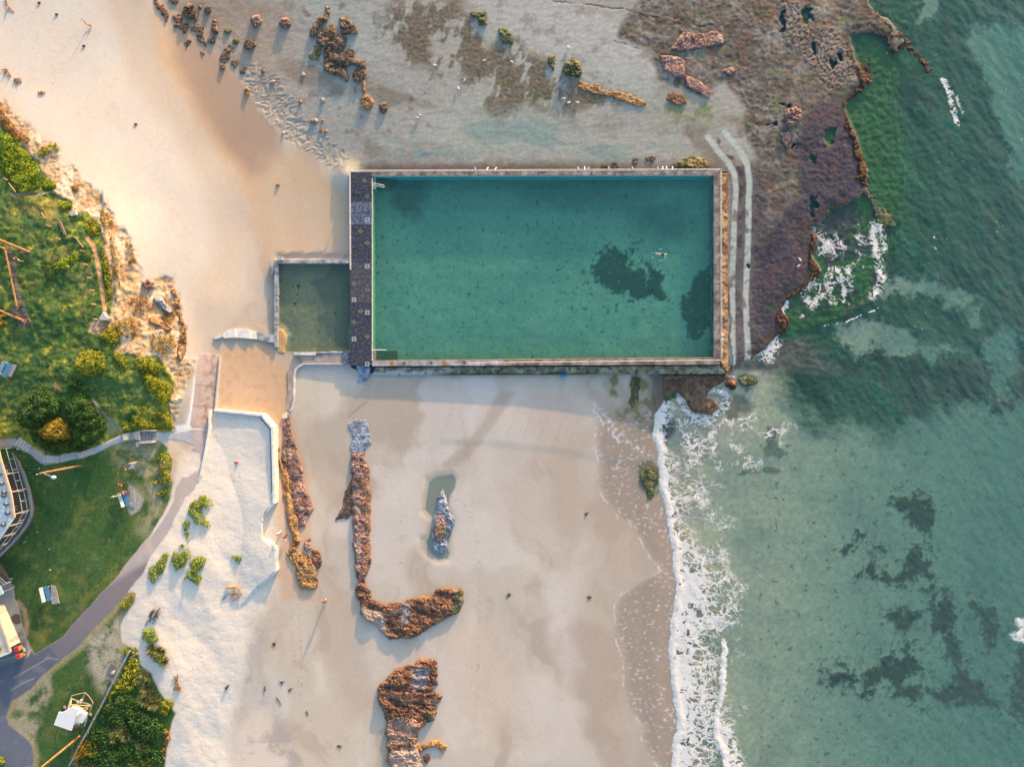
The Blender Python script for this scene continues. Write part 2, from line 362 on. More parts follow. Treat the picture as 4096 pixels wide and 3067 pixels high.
# ---- large relief: smooth interpolation through surveyed heights
CP = [(4096,0,-3),(4096,800,-2.6),(4096,1500,-3),(4096,3067,-3),(3700,100,-1.6),(3650,600,-1.0),(3600,1000,-.8),(3800,1200,-2.0),(3500,2000,-1.5),(3500,2900,-1.7),(3000,2000,-.6),(3000,2900,-.7),(3300,1500,-1.0),(2800,1800,-.3),
 (2700,2300,.0),(2690,2800,.0),(2640,1900,.0),(2400,1700,.45),(2400,2300,.4),(2400,2900,.4),(2000,1700,.8),(2000,2300,.75),(2000,2900,.8),(1600,1650,.95),(1600,2300,1.0),(1600,2900,1.2),(1300,1650,1.15),(1300,2300,1.4),(1300,2900,1.7),(1170,2500,1.9),(1130,1900,1.5),(1130,1700,1.4),
 (2200,300,.9),(2600,300,.8),(2900,300,.6),(3300,500,.5),(3100,1000,.4),(3300,50,.6),(1700,300,1.0),(1700,600,.9),(2300,620,.7),(2750,620,.6),(1300,100,1.2),(1350,600,.6),(1000,150,1.5),(1100,450,1.2),(800,60,2.0),
 (620,60,3.0),(300,60,4.3),(0,60,5.0),(450,400,4.3),(200,350,5.0),(720,450,2.7),(900,600,1.7),(1050,650,1.25),(750,750,2.9),(600,800,4.0),(950,900,1.5),(700,1000,3.5),(1250,900,.5),(1000,1050,1.35),(640,1180,4.0),(850,1200,2.7),(1050,1200,1.05),(1000,1500,1.7),(1120,1550,1.3),(800,1350,3.0),
 (60,560,6.4),(0,750,7.6),(200,700,6.5),(300,850,7.0),(400,950,7.0),(440,1100,7.0),(440,1250,7.0),(200,1100,8.2),(0,1200,8.7),(600,1300,5.4),(700,1300,4.0),(500,1450,6.9),(620,1550,5.6),(400,1450,7.8),(0,1600,8.4),(250,1600,8.2),(600,1700,5.2),(480,1800,5.6),(690,1745,3.7),(780,1600,3.3),(250,1950,6.2),(0,2100,6.4),(400,2250,5.4),(100,2450,5.5),(0,2900,5.2),(300,2800,5.0),(650,2050,4.4),(760,1950,3.9),
 (900,1800,3.3),(1000,2000,3.2),(800,2250,4.3),(620,2250,4.6),(500,2450,5.0),(900,2600,3.4),(700,2700,4.4),(600,2900,4.6),(850,3000,3.0),(1050,2850,2.1),(-800,400,6.5),(-800,1500,9),(-800,2700,5.5),(5000,-500,-4),(5000,1500,-4),(5000,3600,-4),(2000,-600,1.0),(600,-600,4.0),(2000,3700,1.1),(600,3700,4.5)]
cp = np.array(CP, float)
def solve_tps():
    d = np.hypot(cp[:, 0][:, None]-cp[:, 0], cp[:, 1][:, None]-cp[:, 1])/1000.0
    n = len(cp); A = np.zeros((n+3, n+3)); A[:n, :n] = d+np.eye(n)*.01
    A[:n, n] = 1; A[:n, n+1] = cp[:, 0]/1000; A[:n, n+2] = cp[:, 1]/1000; A[n:, :n] = A[:n, n:].T
    return np.linalg.solve(A, np.r_[cp[:, 2], 0, 0, 0])
TW = solve_tps()
def tps(x, y):
    x = np.clip(x, -800, 5000); y = np.clip(y, -600, 3700)
    o = TW[-3]+TW[-2]*x/1000+TW[-1]*y/1000
    for (a, b, c), w in zip(CP, TW[:-3]): o = o+w*np.hypot(x-a, y-b)/1000
    return o
# coarse evaluation, then smooth upsampling
gx = np.arange(-900, 5101, 30.0); gy = np.arange(-700, 3801, 30.0)
cxx, cyy = np.meshgrid(gx, gy); coarse = tps(cxx, cyy)
for _ in range(2):
    p = np.pad(coarse, 1, mode='edge'); coarse = (p[:-2, 1:-1]+p[2:, 1:-1]+p[1:-1, :-2]+p[1:-1, 2:]+2*coarse)/6
def up(field, x, y):
    u = np.clip((x-gx[0])/30, 0, len(gx)-1.001); v = np.clip((y-gy[0])/30, 0, len(gy)-1.001)
    i = u.astype(int); j = v.astype(int); a = u-i; b = v-j
    return (field[j, i]*(1-a)+field[j, i+1]*a)*(1-b)+(field[j+1, i]*(1-a)+field[j+1, i+1]*a)*b
BASE = up(coarse, GX, GY)
wx = nz(60, 4, 3)*10; wy = nz(60, 4, 4)*10                   # edge roughness
WX = GX+wx; WY = GY+wy
WX2 = GX+wx*.35; WY2 = GY+wy*.35
rim_ = np.exp(-(((GX-3360)/190)**2+((GY-860)/130)**2))
dcoast = sdf(COAST, GX+wx*(.8+2.2*rim_), GY+wy*(.8+4.0*rim_), 400)
dcoast = np.where(np.abs(dcoast) >= 399, np.where(sdf(COAST, GX, GY, 60000) < 0, -400, 400), dcoast)
dshore = lined([(SHORE[0][0], SHORE[0][1])]+SHORE[1:]+[(2689, 3600)], GX, GY, 900)
land = inm(dcoast, 6)
beachy = sst(1480, 1560, GY)*sst(2560, 2500, GX)              # right hand south beach
# rock platform region
PLAT = [(650,-9000),(650,0),(830,150),(960,290),(1090,420),(1250,560),(1395,690),(1440,760),(2900,760),(2930,1500),(2600,1500),(2640,1750),(2700,1700),(3000,1560),(3700,1200),(3800,-9000)]
dplat = sdf(PLAT, WX, WY, 300)
plat = inm(dplat, 25)
dbank = sdf(BANK, WX2, WY2, 200); bank = inm(dbank+14*nz(40, 4, 65), 12)
g1 = inm(np.minimum(sdf(GREEN1, WX, WY, 90), sdf(GREEN2, WX, WY, 90)), 8)
l2 = inm(sdf(LAWN2, WX2, WY2, 90), 5); l3 = inm(sdf(LAWN3, WX2, WY2, 90), 5)
dterr = sdf(TERR, GX, GY, 150)
ramp = inm(sdf(RAMP_L+RAMP_R[::-1], GX, GY, 40), 2)
SANDTONGUE = [(690,1755),(735,1768),(765,1780),(778,1785),(762,1802),(800,1810),(806,1850),(795,1880),(752,1905),(728,1908),(700,1950),(672,1990),(690,1900),(675,1820)]
tong = inm(sdf(SANDTONGUE, WX2, WY2, 40), 3)
dwalk = sdf(WALK_L+WALK_R[::-1], WX2, WY2, 60); walk = inm(dwalk, 2.5)*(1-tong)
road = inm(sdf(ROAD, WX2, WY2, 60), 2.5); pave = inm(sdf(PAVE, GX, GY, 60), 2.5)
pathn = inm(sdf(PATHN, GX+wx*.1, GY+wy*.1, 40), 2)
hard = np.maximum.reduce([ramp, walk, road, pave, pathn])
z = BASE.copy()
# terrace behind the white wall
tm = (dterr < 0)
z = np.where(tm, np.maximum(z, 3.25+.25*nz(300, 2, 90)), z)
# dunes
dune = inm(sdf([(560,2260),(760,2000),(1000,2130),(1060,2330),(900,2500),(880,3100),(640,3100),(700,2850),(560,2650),(480,2560),(520,2400)], GX, GY, 200), 90)
z = z+dune*(.28*fbm(GX, GY, 260, 3, 51, rot=.9, asp=1.6)+.03*nz(60, 2, 52))
soil = bank*(1-g1)
z = z+soil*(.34*(ridged(GX+wx, GY+wy, 110, 5, 61, rot=-1.0, asp=1.8)-.55)+.10*nz(18, 2, 62))*(1-hard)
z = z+bank*g1*(.4*nz(120, 3, 63)+.10*nz(22, 2, 64))*(1-hard)
# coast: shelf and reef drop into the sea
shelfz = np.maximum(z, .22)
z = np.where(plat > .5, np.where(dcoast < 0, np.maximum(z, .18+.12*sst(0, -60, dcoast)), z), z)
seaside = sst(0, 60, dcoast)
z = np.where(dcoast > 0, np.minimum(z, -.06-.5*sst(0, 300, dcoast)-.25*sst(0, 15, dcoast)), np.maximum(z, np.where(plat > .5, .16, .02+.16*sst(0, -80, dcoast))))
# ---- micro relief
dry = inm(sdf([(-400,-400),(330,-200),(420,60),(520,330),(700,560),(830,800),(860,1000),(760,1150),(740,1330),(700,1500),(560,1300),(380,830),(230,650),(0,380),(-400,330)], WX, WY, 300), 60)
dry2 = np.maximum(np.where(tm, 1, 0)*inm(dterr, 6), dune)
SOFT = [(560,2250),(800,1720),(1095,1700),(1100,2330),(1060,2400),(1010,2480),(1000,2600),(960,2720),(930,2850),(900,3100),(600,3400),(-400,3400),(540,2590),(480,2560)]
soft = np.maximum(inm(sdf(SOFT, WX+nz(120, 4, 66)*40, WY+nz(120, 4, 67)*40, 200), 46)*(1-l3)*(1-l2), dry*.8)*(1-bank)*(1-hard)
soft = np.maximum(soft, tm*1.0*inm(dterr, 5))*(1-hard)
foot = (.5-cells(GX+wx*.5, GY+wy*.5, 15, 3)[0])*.9+nz(30, 3, 71)*.6
patchy = np.clip(.55+1.1*nz(160, 2, 72), .1, 1)
z = z+soft*foot*.030*np.where(dry > .3, patchy*.6, 1.0)
rip = inm(sdf(RIPPLE, WX, WY, 100), 10)
rw = np.sin((GX*.52+GY*.85+nz(90, 3, 73)*55)/2.9+nz(26, 2, 74)*2.2)
z = z+rip*(.045*rw+.05*nz(24, 3, 75))
z = z+plat*land*(.022*nz(40, 4, 76)+.014*fbm(GX, GY, 14, 2, 77, rot=-.25, asp=3))
brown = inm(sdf(BROWN, WX, WY, 120), 14); purple = inm(sdf(PURPLE, WX, WY, 120), 25)
strata = ridged(GX+wx*2, GY+wy*2, 40, 5, 78, rot=.35, asp=1.5)
cb, cid = cells((GX*.9+GY*.35)+wx*.7, (GY*.9-GX*.35)*.75+wy*.7, 15, 31)
z = z+brown*land*(.06*(strata-.55)+.05*nz(15, 3, 79))
CRACK = Z(2600,0,.676,[(760,-20),(900,0),(900,150),(1100,170),(1220,350),(1240,480),(1060,540),(980,440),(830,280),(780,150)])
crk = inm(sdf(CRACK, WX, WY, 80), 18)
z = z+crk*(.13*sst(0, .16, cb)-.07)
wm = inm(sdf(WEED, WX+nz(150, 4, 83)*30, WY+nz(150, 4, 84)*30, 120), 50)
wn = fbm(GX, GY, 130, 5, 80, gain=.62, rot=-1.15, asp=1.7)
weed = wm*sst(-.16, .10, .75*wn+.5*fbm(GX, GY, 44, 4, 82, gain=.62, rot=-1.15, asp=2.2)+.02)
z = z+weed*(.02+.035*nz(12, 2, 81))
# pools cut out
for q, zz in ((POOL, -1.2), (KID, -.6)):
    z = np.where(sdf(q, GX, GY, 60) < -2, zz, z)
z = np.where(sdf([(1400,688),(2912,684),(2912,1498),(1465,1498),(1400,1470)], GX, GY, 60) < -6, np.minimum(z, .1), z)
# tide pool
td = sdf(TIDE, WX2, WY2, 60); z = z-.13*inm(td, 22)
# sand heaped against the deck corner, drop beside the small pool
z = z+1.0*np.exp(-(((GX-1388)/42)**2+((GY-700)/50)**2))
z = z-.25*np.exp(-(((GY-1030)/14)**2))*sst(1090, 1130, GX)*sst(1405, 1380, GX)
z = z+.10*np.maximum(0, np.sin((GX-1120)/13+np.sin(GY/9)))*np.exp(-(((GY-1022)/14)**2))*sst(1090, 1130, GX)*sst(1405, 1380, GX)
z = np.where(hard > .6, z+.03, z)
ground_z = z
SX = (H-z)*K
VX = (GX-CX)*SX; VY = (CY-GY)*SX

def gz(px, py):
    """ground height under a photo pixel"""
    i = int(np.clip(np.searchsorted(AX, px), 1, len(AX)-1)); j = int(np.clip(np.searchsorted(AY, py), 1, len(AY)-1))
    a = (px-AX[i-1])/(AX[i]-AX[i-1]); b = (py-AY[j-1])/(AY[j]-AY[j-1])
    return float((z[j-1, i-1]*(1-a)+z[j-1, i]*a)*(1-b)+(z[j, i-1]*(1-a)+z[j, i]*a)*b)
def gzv(x, y):
    i = np.clip(np.searchsorted(AX, x), 1, len(AX)-1); j = np.clip(np.searchsorted(AY, y), 1, len(AY)-1)
    a = (x-AX[i-1])/(AX[i]-AX[i-1]); b = (y-AY[j-1])/(AY[j]-AY[j-1])
    return (z[j-1, i-1]*(1-a)+z[j-1, i]*a)*(1-b)+(z[j, i-1]*(1-a)+z[j, i]*a)*b
def G(px, py, up=0.0): return P(px, py, gz(px, py)+up)

# ================================================================ what the ground is made of
A = np.zeros(GX.shape+(3,)); A[:] = C(194, 184, 172)
RG = np.full(GX.shape, .9)
def mix(mask, c):
    global A
    A += mask[..., None]*(np.asarray(c)-A)
def var(mask, amt):
    global A
    A *= (1+mask*amt)[..., None]
n_big = nz(420, 4, 101); n_mid = nz(120, 4, 102); n_sm = nz(30, 4, 103); n_px = nz(9, 2, 104)
# damp beach: pale streaks left by the ebb, darker towards the water
streak = fbm(GX+nz(300, 3, 98)*150, GY+nz(300, 3, 99)*120, 280, 5, 105, rot=1.35, asp=2.0)
mix(sst(.0, .35, streak)*.7, C(207, 199, 193)); mix(sst(-.02, -.35, streak)*.75, C(174, 160, 147))
zS = lambda pts: Z(1100, 1500, .4831, pts)
def drift(pts, w, c, k, brk=.25):
    mix(inm(sdf(pts, GX+nz(130, 4, 97)*46, GY+nz(130, 4, 96)*46, 140), w)*k*(1-brk+brk*sst(-.3, .3, streak)), c)
drift(zS([(800,60),(1180,50),(1200,350),(1140,720),(1000,640),(830,560),(800,300)]), 26, C(178, 166, 155), .7)
drift(zS([(200,330),(600,330),(590,640),(560,900),(480,1150),(330,1000),(230,650)]), 34, C(178, 165, 152), .75)
drift(zS([(180,60),(420,20),(600,60),(560,300),(300,260),(220,560),(330,900),(420,1200),(330,1200),(240,900),(170,500)]), 30, C(192, 187, 173), .6)
drift(zS([(1190,60),(1400,20),(1850,10),(1750,200),(1650,400),(1550,550),(1450,640),(1300,700),(1130,730),(1180,600),(1210,350)]), 16, C(206, 200, 196), .85)
drift(zS([(820,600),(900,760),(1150,720),(1250,760),(1200,900),(1150,1050),(1080,1130),(950,1120),(880,950),(810,800)]), 30, C(209, 202, 194), .8)
drift(zS([(1640,560),(1800,420),(1900,600),(1900,1500),(1800,1600),(1700,1200),(1720,900)]), 50, C(208, 200, 194), .7)
drift([(2120,1600),(2300,1540),(2360,1700),(2340,2100),(2250,2300),(2200,2000),(2160,1800)], 60, C(182, 166, 151), .7)
drift([(2160,2250),(2260,2300),(2300,2600),(2330,2900),(2260,2800),(2200,2560)], 40, C(210, 202, 197), .75)
drift([(1560,2600),(1460,2560),(1500,2480),(1640,2460),(1750,2520),(1640,2560)], 30, C(206, 198, 193), .8)
drift([(1270,2350),(1420,2420),(1450,2620),(1520,2800),(1400,2900),(1330,2700),(1290,2500)], 50, C(180, 167, 154), .7)
drift([(1760,2520),(1960,2480),(2080,2700),(2000,3000),(1900,2900),(1800,2700)], 60, C(206, 188, 172), .6)
mix(sst(2150, 2650, GX)*sst(1500, 1800, GY)*.75, C(176, 161, 147))
PINK = [(2000,1560),(2300,1530),(2420,1640),(2200,1800),(2100,2000),(2000,2200),(1900,1900),(1850,1700)]
mix(inm(sdf(PINK, WX, WY, 100), 70)*.45, C(196, 184, 176))
swashd = xat(SHORE+[(2689, 4000)], GY)-GX
WASH = [(2377,1600),(2377,1714),(2372,1787),(2387,1859),(2384,1951),(2416,1999),(2445,2033),(2469,2077),(2508,2086),(2556,2159),(2600,2230),(2638,2285),(2585,2309),(2522,2347),(2485,2372),(2453,2425),(2453,2508),(2471,2596),(2490,2652),(2490,2744),(2504,2819),(2541,2874),(2573,2902),(2559,2948),(2578,3008),(2620,3059),(2630,3120)]
sw = sst(-10, 45, GX+wx*.9-xat(sorted(WASH, key=lambda q: q[1]), GY))*sst(1580, 1700, GY)*sst(2800, 2700, GX)
mix(sw*.8, C(154, 140, 128)); RG -= .45*sw
chan = inm(sdf([(2000,1555),(2060,1570),(1960,1720),(1880,1830),(1800,1880),(1770,1860),(1860,1780),(1930,1690)], WX2, WY2, 60), 14)
mix(chan*.6, C(166, 154, 142))
# dry sand: the dunes, the terrace and the top of the beach
mix(soft, C(222, 215, 206))
up_b = inm(sdf([(-400,-400),(480,-400),(560,60),(760,400),(900,640),(1010,800),(1020,1060),(880,1300),(700,1500),(380,830),(0,380),(-400,330)], WX, WY, 300), 70)*(1-bank)
mix(up_b*.9, C(202, 187, 171)); mix(up_b*dry, C(212, 203, 192))
peach = inm(sdf([(560,-400),(660,60),(800,300),(960,520),(1080,700),(1060,900),(960,760),(800,480),(640,240),(520,-400)], WX, WY, 200), 60)
mix(peach*.8, C(212, 174, 136))
wetn = inm(sdf([(665,-20),(700,100),(850,190),(1000,330),(1130,520),(1130,640),(1060,700),(1000,700),(900,600),(780,400),(700,240)], WX, WY, 200), 40)*(1-rip)
mix(wetn*.9, C(170, 145, 126))
mix(rip*.9, C(190, 172, 154))
mid = inm(sdf([(1060,640),(1180,600),(1390,760),(1390,1000),(1060,1060),(1000,900)], WX, WY, 200), 60)
mix(mid*.75, C(208, 178, 146))
low = inm(sdf([(880,1400),(1060,1380),(1110,1440),(1165,1500),(1160,1640),(1130,1700),(1088,1700),(1047,1655),(872,1630)], WX2, WY2, 80), 16)
mix(low*.8, C(198, 166, 134)); mix(low*sst(.1, .4, n_sm)*.35, C(178, 144, 114))
out_w = inm(sdf([(1100,1700),(1160,1650),(1240,1900),(1260,2400),(1130,2400),(1110,2290)], WX, WY, 80), 25)
mix(out_w*.6, C(196, 160, 128))
ashy = inm(sdf([(1010,2440),(1080,2480),(1020,2700),(1060,2800),(1200,2950),(1300,3067),(960,3100),(960,2800)], WX, WY, 150), 60)
mix(soft*sst(.0, .5, fbm(GX, GY, 180, 5, 95, gain=.6))*.45, C(206, 208, 212)); mix(soft*sst(.2, .55, nz(60, 5, 94, gain=.65))*.3, C(190, 182, 174))
mix(ashy*sst(.05, .45, n_mid+.25*n_px)*.55, C(140, 138, 145)); mix(dune*sst(.25, .6, nz(240, 4, 107))*.25, C(190, 190, 195))
# wrack lines and footprints
for pts, w in (([(1160,2370),(1170,2600),(1195,2720),(1210,2830),(1260,2920),(1340,3000)], 5), ([(1195,2420),(1205,2680),(1208,2780)], 4), ([(1480,1830),(1540,1900),(1600,2000),(1610,2200),(1590,2400)], 5), ([(1870,1980),(1900,2100),(1920,2300),(1915,2600),(1900,2900)], 6), ([(1760,1960),(1850,2010),(1890,2080)], 7)):
    d = lined(pts, WX2, WY2, 30)
    mix(inm(d-w, 3)*sst(.2, .5, nz(12, 2, 108))*.3, C(120, 92, 74))
mix((1-plat)*land*(1-hard)*sst(.80, .95, nz(17, 2, 109))*.3, C(140, 115, 95))
# rock platform
pl = plat*land
sandy = pl*1.0
mix(sandy, C(160, 158, 152))
mix(sandy*sst(-.1, .35, fbm(GX, GY, 330, 5, 111, rot=.15, asp=2))*.8, C(164, 170, 164))
mix(sandy*sst(.05, .45, fbm(GX, GY, 260, 4, 112, rot=.2, asp=2.4))*.5, C(142, 146, 130))
mix(sandy*sst(.15, .5, fbm(GX, GY, 150, 5, 113, rot=.3, asp=2))*.7, C(122, 112, 98))
mix(sandy*sst(.30, .6, fbm(GX, GY, 70, 5, 114, gain=.65))*.55, C(106, 82, 76))
mix(sandy*sst(1300, 1000, GX)*.7, C(160, 143, 128))
flats = inm(sdf(Z(1600,0,.4973,[(480,-60),(1100,-60),(1400,60),(1750,120),(2100,230),(2200,640),(1800,620),(1450,480),(1200,420),(900,260),(700,120)]), WX, WY, 120), 50)
mix(flats*.75, C(174, 174, 172)); mix(flats*sst(.1, .5, nz(90, 5, 115, gain=.6))*.6, C(128, 116, 112))
poolside = inm(sdf([(1500,560),(1800,480),(2300,470),(2700,560),(2780,610),(2500,650),(1900,660),(1560,650)], WX, WY, 160), 60)
mix(poolside*.6, C(164, 168, 160)); mix(poolside*sst(.05, .4, fbm(GX, GY, 220, 4, 116, rot=0, asp=3))*.7, C(118, 146, 142))
nearw = sst(60, 10, 690-GY+wy)*sst(1420, 1480, GX)*sst(2900, 2860, GX)*pl
mix(nearw*.8, C(92, 76, 66))
mix(pl*inm(sdf([(1500,610),(1700,585),(1950,600),(2100,600),(1900,640),(1600,645)], WX, WY, 60), 25)*sst(-.1, .25, n_sm)*.7, C(118, 150, 152))
mix(weed*.92, C(102, 92, 80)); mix(weed*sst(.1, .5, nz(60, 4, 117))*.7, C(84, 92, 62)); mix(weed*sst(.2, .5, nz(14, 2, 118))*.5, C(150, 134, 112))
b2 = brown*land
mix(b2*(.55+.45*sst(-.3, .2, nz(160, 5, 119, gain=.62))), C(104, 98, 94))
mix(b2*sst(.0, .35, fbm(GX, GY, 110, 6, 120, gain=.68, rot=.3, asp=1.6))*.8, C(82, 74, 64)); mix(b2*sst(.12, .45, fbm(GX, GY, 80, 6, 121, gain=.68, rot=.3, asp=1.6))*.7, C(146, 136, 124)); mix(b2*sst(.2, .5, nz(20, 4, 132, gain=.6))*.5, C(66, 58, 54)); mix(b2*sst(.3, .6, nz(14, 3, 133))*.5, C(150, 134, 118))
mix(b2*sst(.2, .5, nz(60, 4, 122))*.55, C(120, 84, 66)); mix(b2*sst(.25, .5, nz(90, 4, 123))*.6, C(100, 112, 76))
mix(b2*sst(.52, .36, strata)*.5, C(70, 58, 54))
mix(crk*sst(.10, .02, cb)*.5, C(70, 60, 56)); mix(crk*sst(.03, .12, cb)*(.25+.3*cid), C(146, 128, 118))
p2 = purple*land
betw = inm(sdf([(2915,690),(3010,640),(3060,760),(3080,1100),(3060,1460),(2918,1480)], WX, WY, 90), 20)*land; mix(betw*.8, C(84, 78, 84)); mix(betw*sst(.0, .4, nz(50, 5, 136))*.6, C(62, 56, 64))
mix(p2*.94, C(68, 63, 76)); mix(p2*sst(-.1, .35, nz(90, 6, 124, gain=.66))*.8, C(50, 50, 66)); mix(p2*sst(.1, .4, nz(130, 6, 125, gain=.66))*.5, C(98, 74, 78)); mix(p2*sst(.2, .5, nz(70, 6, 137, gain=.66))*sst(700, 1000, GY)*.6, C(52, 84, 58)); mix(p2*sst(.25, .55, nz(16, 4, 134, gain=.6))*.5, C(106, 98, 100)); mix(p2*sst(.3, .55, nz(40, 4, 126))*.25, C(116, 82, 68))
edge = pl*sst(-46, -8, dcoast+wx)*sst(2700, 3000, GX)
mix(edge*.6, C(66, 52, 46))
sr = inm(sdf(SROCK, WX2, WY2, 60), 8); mix(sr, C(80, 68, 74)); z_sr = sr
ms = inm(sdf(MOSSY, WX, WY, 60), 14)*land; mix(ms*.45, C(150, 132, 118)); mix(ms*sst(-.1, .25, nz(60, 4, 127))*.8, C(104, 116, 70)); mix(ms*sst(2560, 2640, GX)*.6, C(100, 84, 80))
mix(inm(sdf([(2560,1850),(2600,1830),(2640,1880),(2645,1960),(2600,2000),(2560,1940),(2545,1880)], WX2, WY2, 60), 10)*land*.8, C(88, 98, 78))
grn = inm(sdf(Z(2600,0,.676,[(120,560),(330,600),(480,690),(560,700),(520,780),(300,700),(260,780),(160,760),(60,640)]), WX, WY, 80), 25)*land
mix(grn*sst(-.15, .3, nz(70, 4, 128))*.7, C(112, 124, 74))
for tr in (TRACK1, TRACK2):
    d = lined(tr, GX+wx*.15, GY+wy*.15, 60)
    t = inm(d-11, 3)*(1-.8*sst(.15, .4, nz(60, 4, 129))*sst(700, 900, GY))
    mix(t, C(178, 186, 180)); mix(t*sst(.2, .5, nz(40, 3, 130))*.5, C(178, 190, 190))
for pts in (TRACK1,):
    mix(inm(np.abs(lined([(q[0]+24, q[1]-6) for q in pts], WX2, WY2, 60))-8, 5)*sst(.1, .3, nz(50, 4, 131))*.8, C(60, 50, 56))
# rock pools on the shelf
for cxp, cyp, rx, ry in [(3225,60,24,34),(3130,95,9,48),(3255,190,9,24),(3330,260,16,20),(3362,228,8,12),(3252,636,12,16),(3318,540,26,36),(3178,586,12,9),(3101,502,12,10),(3131,418,9,8),(3157,432,10,9),(3070,505,7,7),(3250,820,18,40),(2987,1063,9,9)]:
    e = np.hypot((GX+wx*.5+14*n_sm-cxp)/rx, (GY+wy*.5+14*nz(26, 3, 135)-cyp)/ry)+.35*n_mid
    k = sst(1.1, .75, e); z = z-k*.3*(1-0); mix(k, C(36, 66, 66) if cxp not in (3318, 3252) else C(44, 92, 62)); RG -= .5*k
for pts in (Z(1600,0,.4973,[(1180,10),(1420,30),(1600,50),(1800,80),(1950,130),(2200,170)]), Z(1600,0,.4973,[(1720,330),(1850,370),(1950,410),(2100,420)]), Z(2600,0,.676,[(0,95),(160,110),(300,160),(380,160)]), Z(2600,0,.676,[(0,310),(120,330),(230,340)])):
    d = lined(pts, WX, WY, 30); k = inm(d-1.4, 2.0)*sst(-.3, .1, nz(60, 3, 138)); z = z-.07*k; mix(k*.65, C(70, 62, 58))
# bank soil, grass and lawns
so = soil*(1-hard)
mix(so, C(204, 176, 142)); mix(so*sst(.0, .35, nz(70, 5, 141, gain=.62))*.75, C(170, 122, 78)); mix(so*sst(.0, .4, nz(110, 5, 142))*.8, C(222, 206, 186)); mix(so*sst(.25, .5, nz(36, 4, 143))*.6, C(120, 84, 56))
DIRTP = [(352,955),(372,985),(388,1040),(400,1110),(412,1180),(424,1275)]
gr = bank*g1*(1-hard)
def grass(m, s):
    mix(m, C(70, 102, 52)); mix(m*sst(-.1, .4, nz(150, 4, s))*.8, C(48, 88, 44)); mix(m*sst(.0, .5, nz(90, 5, s+1, gain=.6))*.65, C(108, 122, 58))
    mix(m*sst(.1, .5, nz(14, 3, s+2))*.35, C(44, 74, 36)); mix(m*sst(.2, .5, nz(230, 4, s+3))*.45, C(92, 118, 72)); mix(m*sst(.3, .55, nz(50, 5, s+4, gain=.66))*.45, C(128, 126, 80)); mix(m*sst(.15, .5, nz(26, 4, s+5))*.4, C(40, 70, 38))
grass(gr, 150)
mix(gr*sst(.0, .5, nz(46, 6, 155, gain=.74)+.5*sst(170, 20, -dbank)-.12)*.9, C(168, 164, 58))  # sunlit yellow towards the bank edge is put into the grass colour
mix(gr*sst(.05, .5, nz(30, 6, 156, gain=.72)+.4*sst(90, 10, -dbank)-.2)*.6, C(92, 122, 40))
mix(gr*inm(sdf([(300,870),(240,820),(120,820),(200,990),(330,1010),(400,1100),(400,1260),(300,1240),(290,1100),(200,1080),(120,940)], WX, WY, 100), 40)*sst(-.1, .3, nz(70, 4, 157))*.55, C(150, 140, 88))
mix(gr*inm(sdf([(130,720),(140,780),(60,820),(300,760),(300,840),(180,870),(30,850)], WX, WY, 100), 20)*.4, C(160, 140, 70))
mix(gr*inm(lined(DIRTP, GX+wx*.2, GY+wy*.2, 40)-8, 3), C(186, 150, 110))
for pts, w in (([(36,1000),(52,1080),(66,1160),(84,1230),(96,1260)], 13), ([(96,1290),(90,1260),(60,1250)], 22), ([(112,1012),(96,1006)], 12)):
    mix(inm(lined(pts, WX2, WY2, 60)-w, 5)*.85, C(112, 102, 98))
mix(inm(np.hypot((GX-228)/20, (GY-1548)/14)-1, .3)*.6, C(110, 96, 80))
mix(inm(np.hypot((GX-385)/26, (GY-1310)/26)-1, .25)*.9, C(170, 150, 128))
mix(inm(lined([(370,1600),(400,1640),(420,1665),(450,1690)], WX2, WY2, 40)-6, 4)*.8, C(160, 150, 130))
mix(gr*inm(sdf([(430,1670),(470,1690),(480,1725),(440,1745),(420,1710)], WX, WY, 60), 12)*.7, C(150, 152, 130))
g_l2 = l2*(1-hard)
grass(g_l2, 160)
mix(g_l2*inm(sdf([(430,1760),(640,1765),(690,1800),(680,2000),(640,2060),(590,2140),(560,2120),(600,2000),(520,1900),(470,1830)], WX, WY, 150), 60)*sst(-.35, .3, nz(90, 5, 165, gain=.6))*.9, C(172, 164, 136))
mix(g_l2*inm(sdf([(515,1930),(545,1950),(580,2000),(560,2040),(525,2060),(508,2000)], WX, WY, 60), 8)*.85, C(168, 166, 162))
mix(g_l2*inm(sdf([(190,2320),(330,2300),(460,2280),(380,2390),(300,2480),(200,2570),(120,2600),(130,2480),(200,2420)], WX, WY, 150), 50)*sst(-.2, .35, nz(80, 5, 166))*.7, C(126, 128, 60))
mix(g_l2*inm(lined([(74,2408),(98,2440),(104,2480),(108,2530)], WX2, WY2, 40)-9, 5)*.8, C(160, 138, 118))
g_l3 = l3*(1-hard)
grass(g_l3, 170)
dl3 = sdf(LAWN3, WX2, WY2, 120)
mix(g_l3*sst(-34, -8, dl3)*sst(620, 560, GX)*.75, C(176, 160, 118))
mix(g_l3*inm(sdf([(25,2861),(82,2782),(174,2692),(200,2700),(215,2760),(180,2830),(150,2920),(130,3000),(104,2950),(38,2899)], WX, WY, 100), 14)*sst(-.5, .25, nz(60, 5, 175, gain=.6))*.9, C(170, 160, 138))
mix(g_l3*inm(sdf([(330,2560),(480,2470),(490,2580),(500,2640),(460,2740),(410,2770),(370,2700),(340,2640)], WX, WY, 100), 30)*sst(-.5, .15, nz(60, 5, 176, gain=.6))*.9, C(184, 176, 158))
FPATH = [(530,2590),(560,2600),(545,2650)]
mix(g_l3*inm(sdf([(505,2625),(560,2595),(570,2680),(640,2780),(700,2860),(668,2960),(655,3100),(285,3100),(360,2950),(440,2790)], WX2, WY2, 100), 12)*.8, C(54, 92, 40))
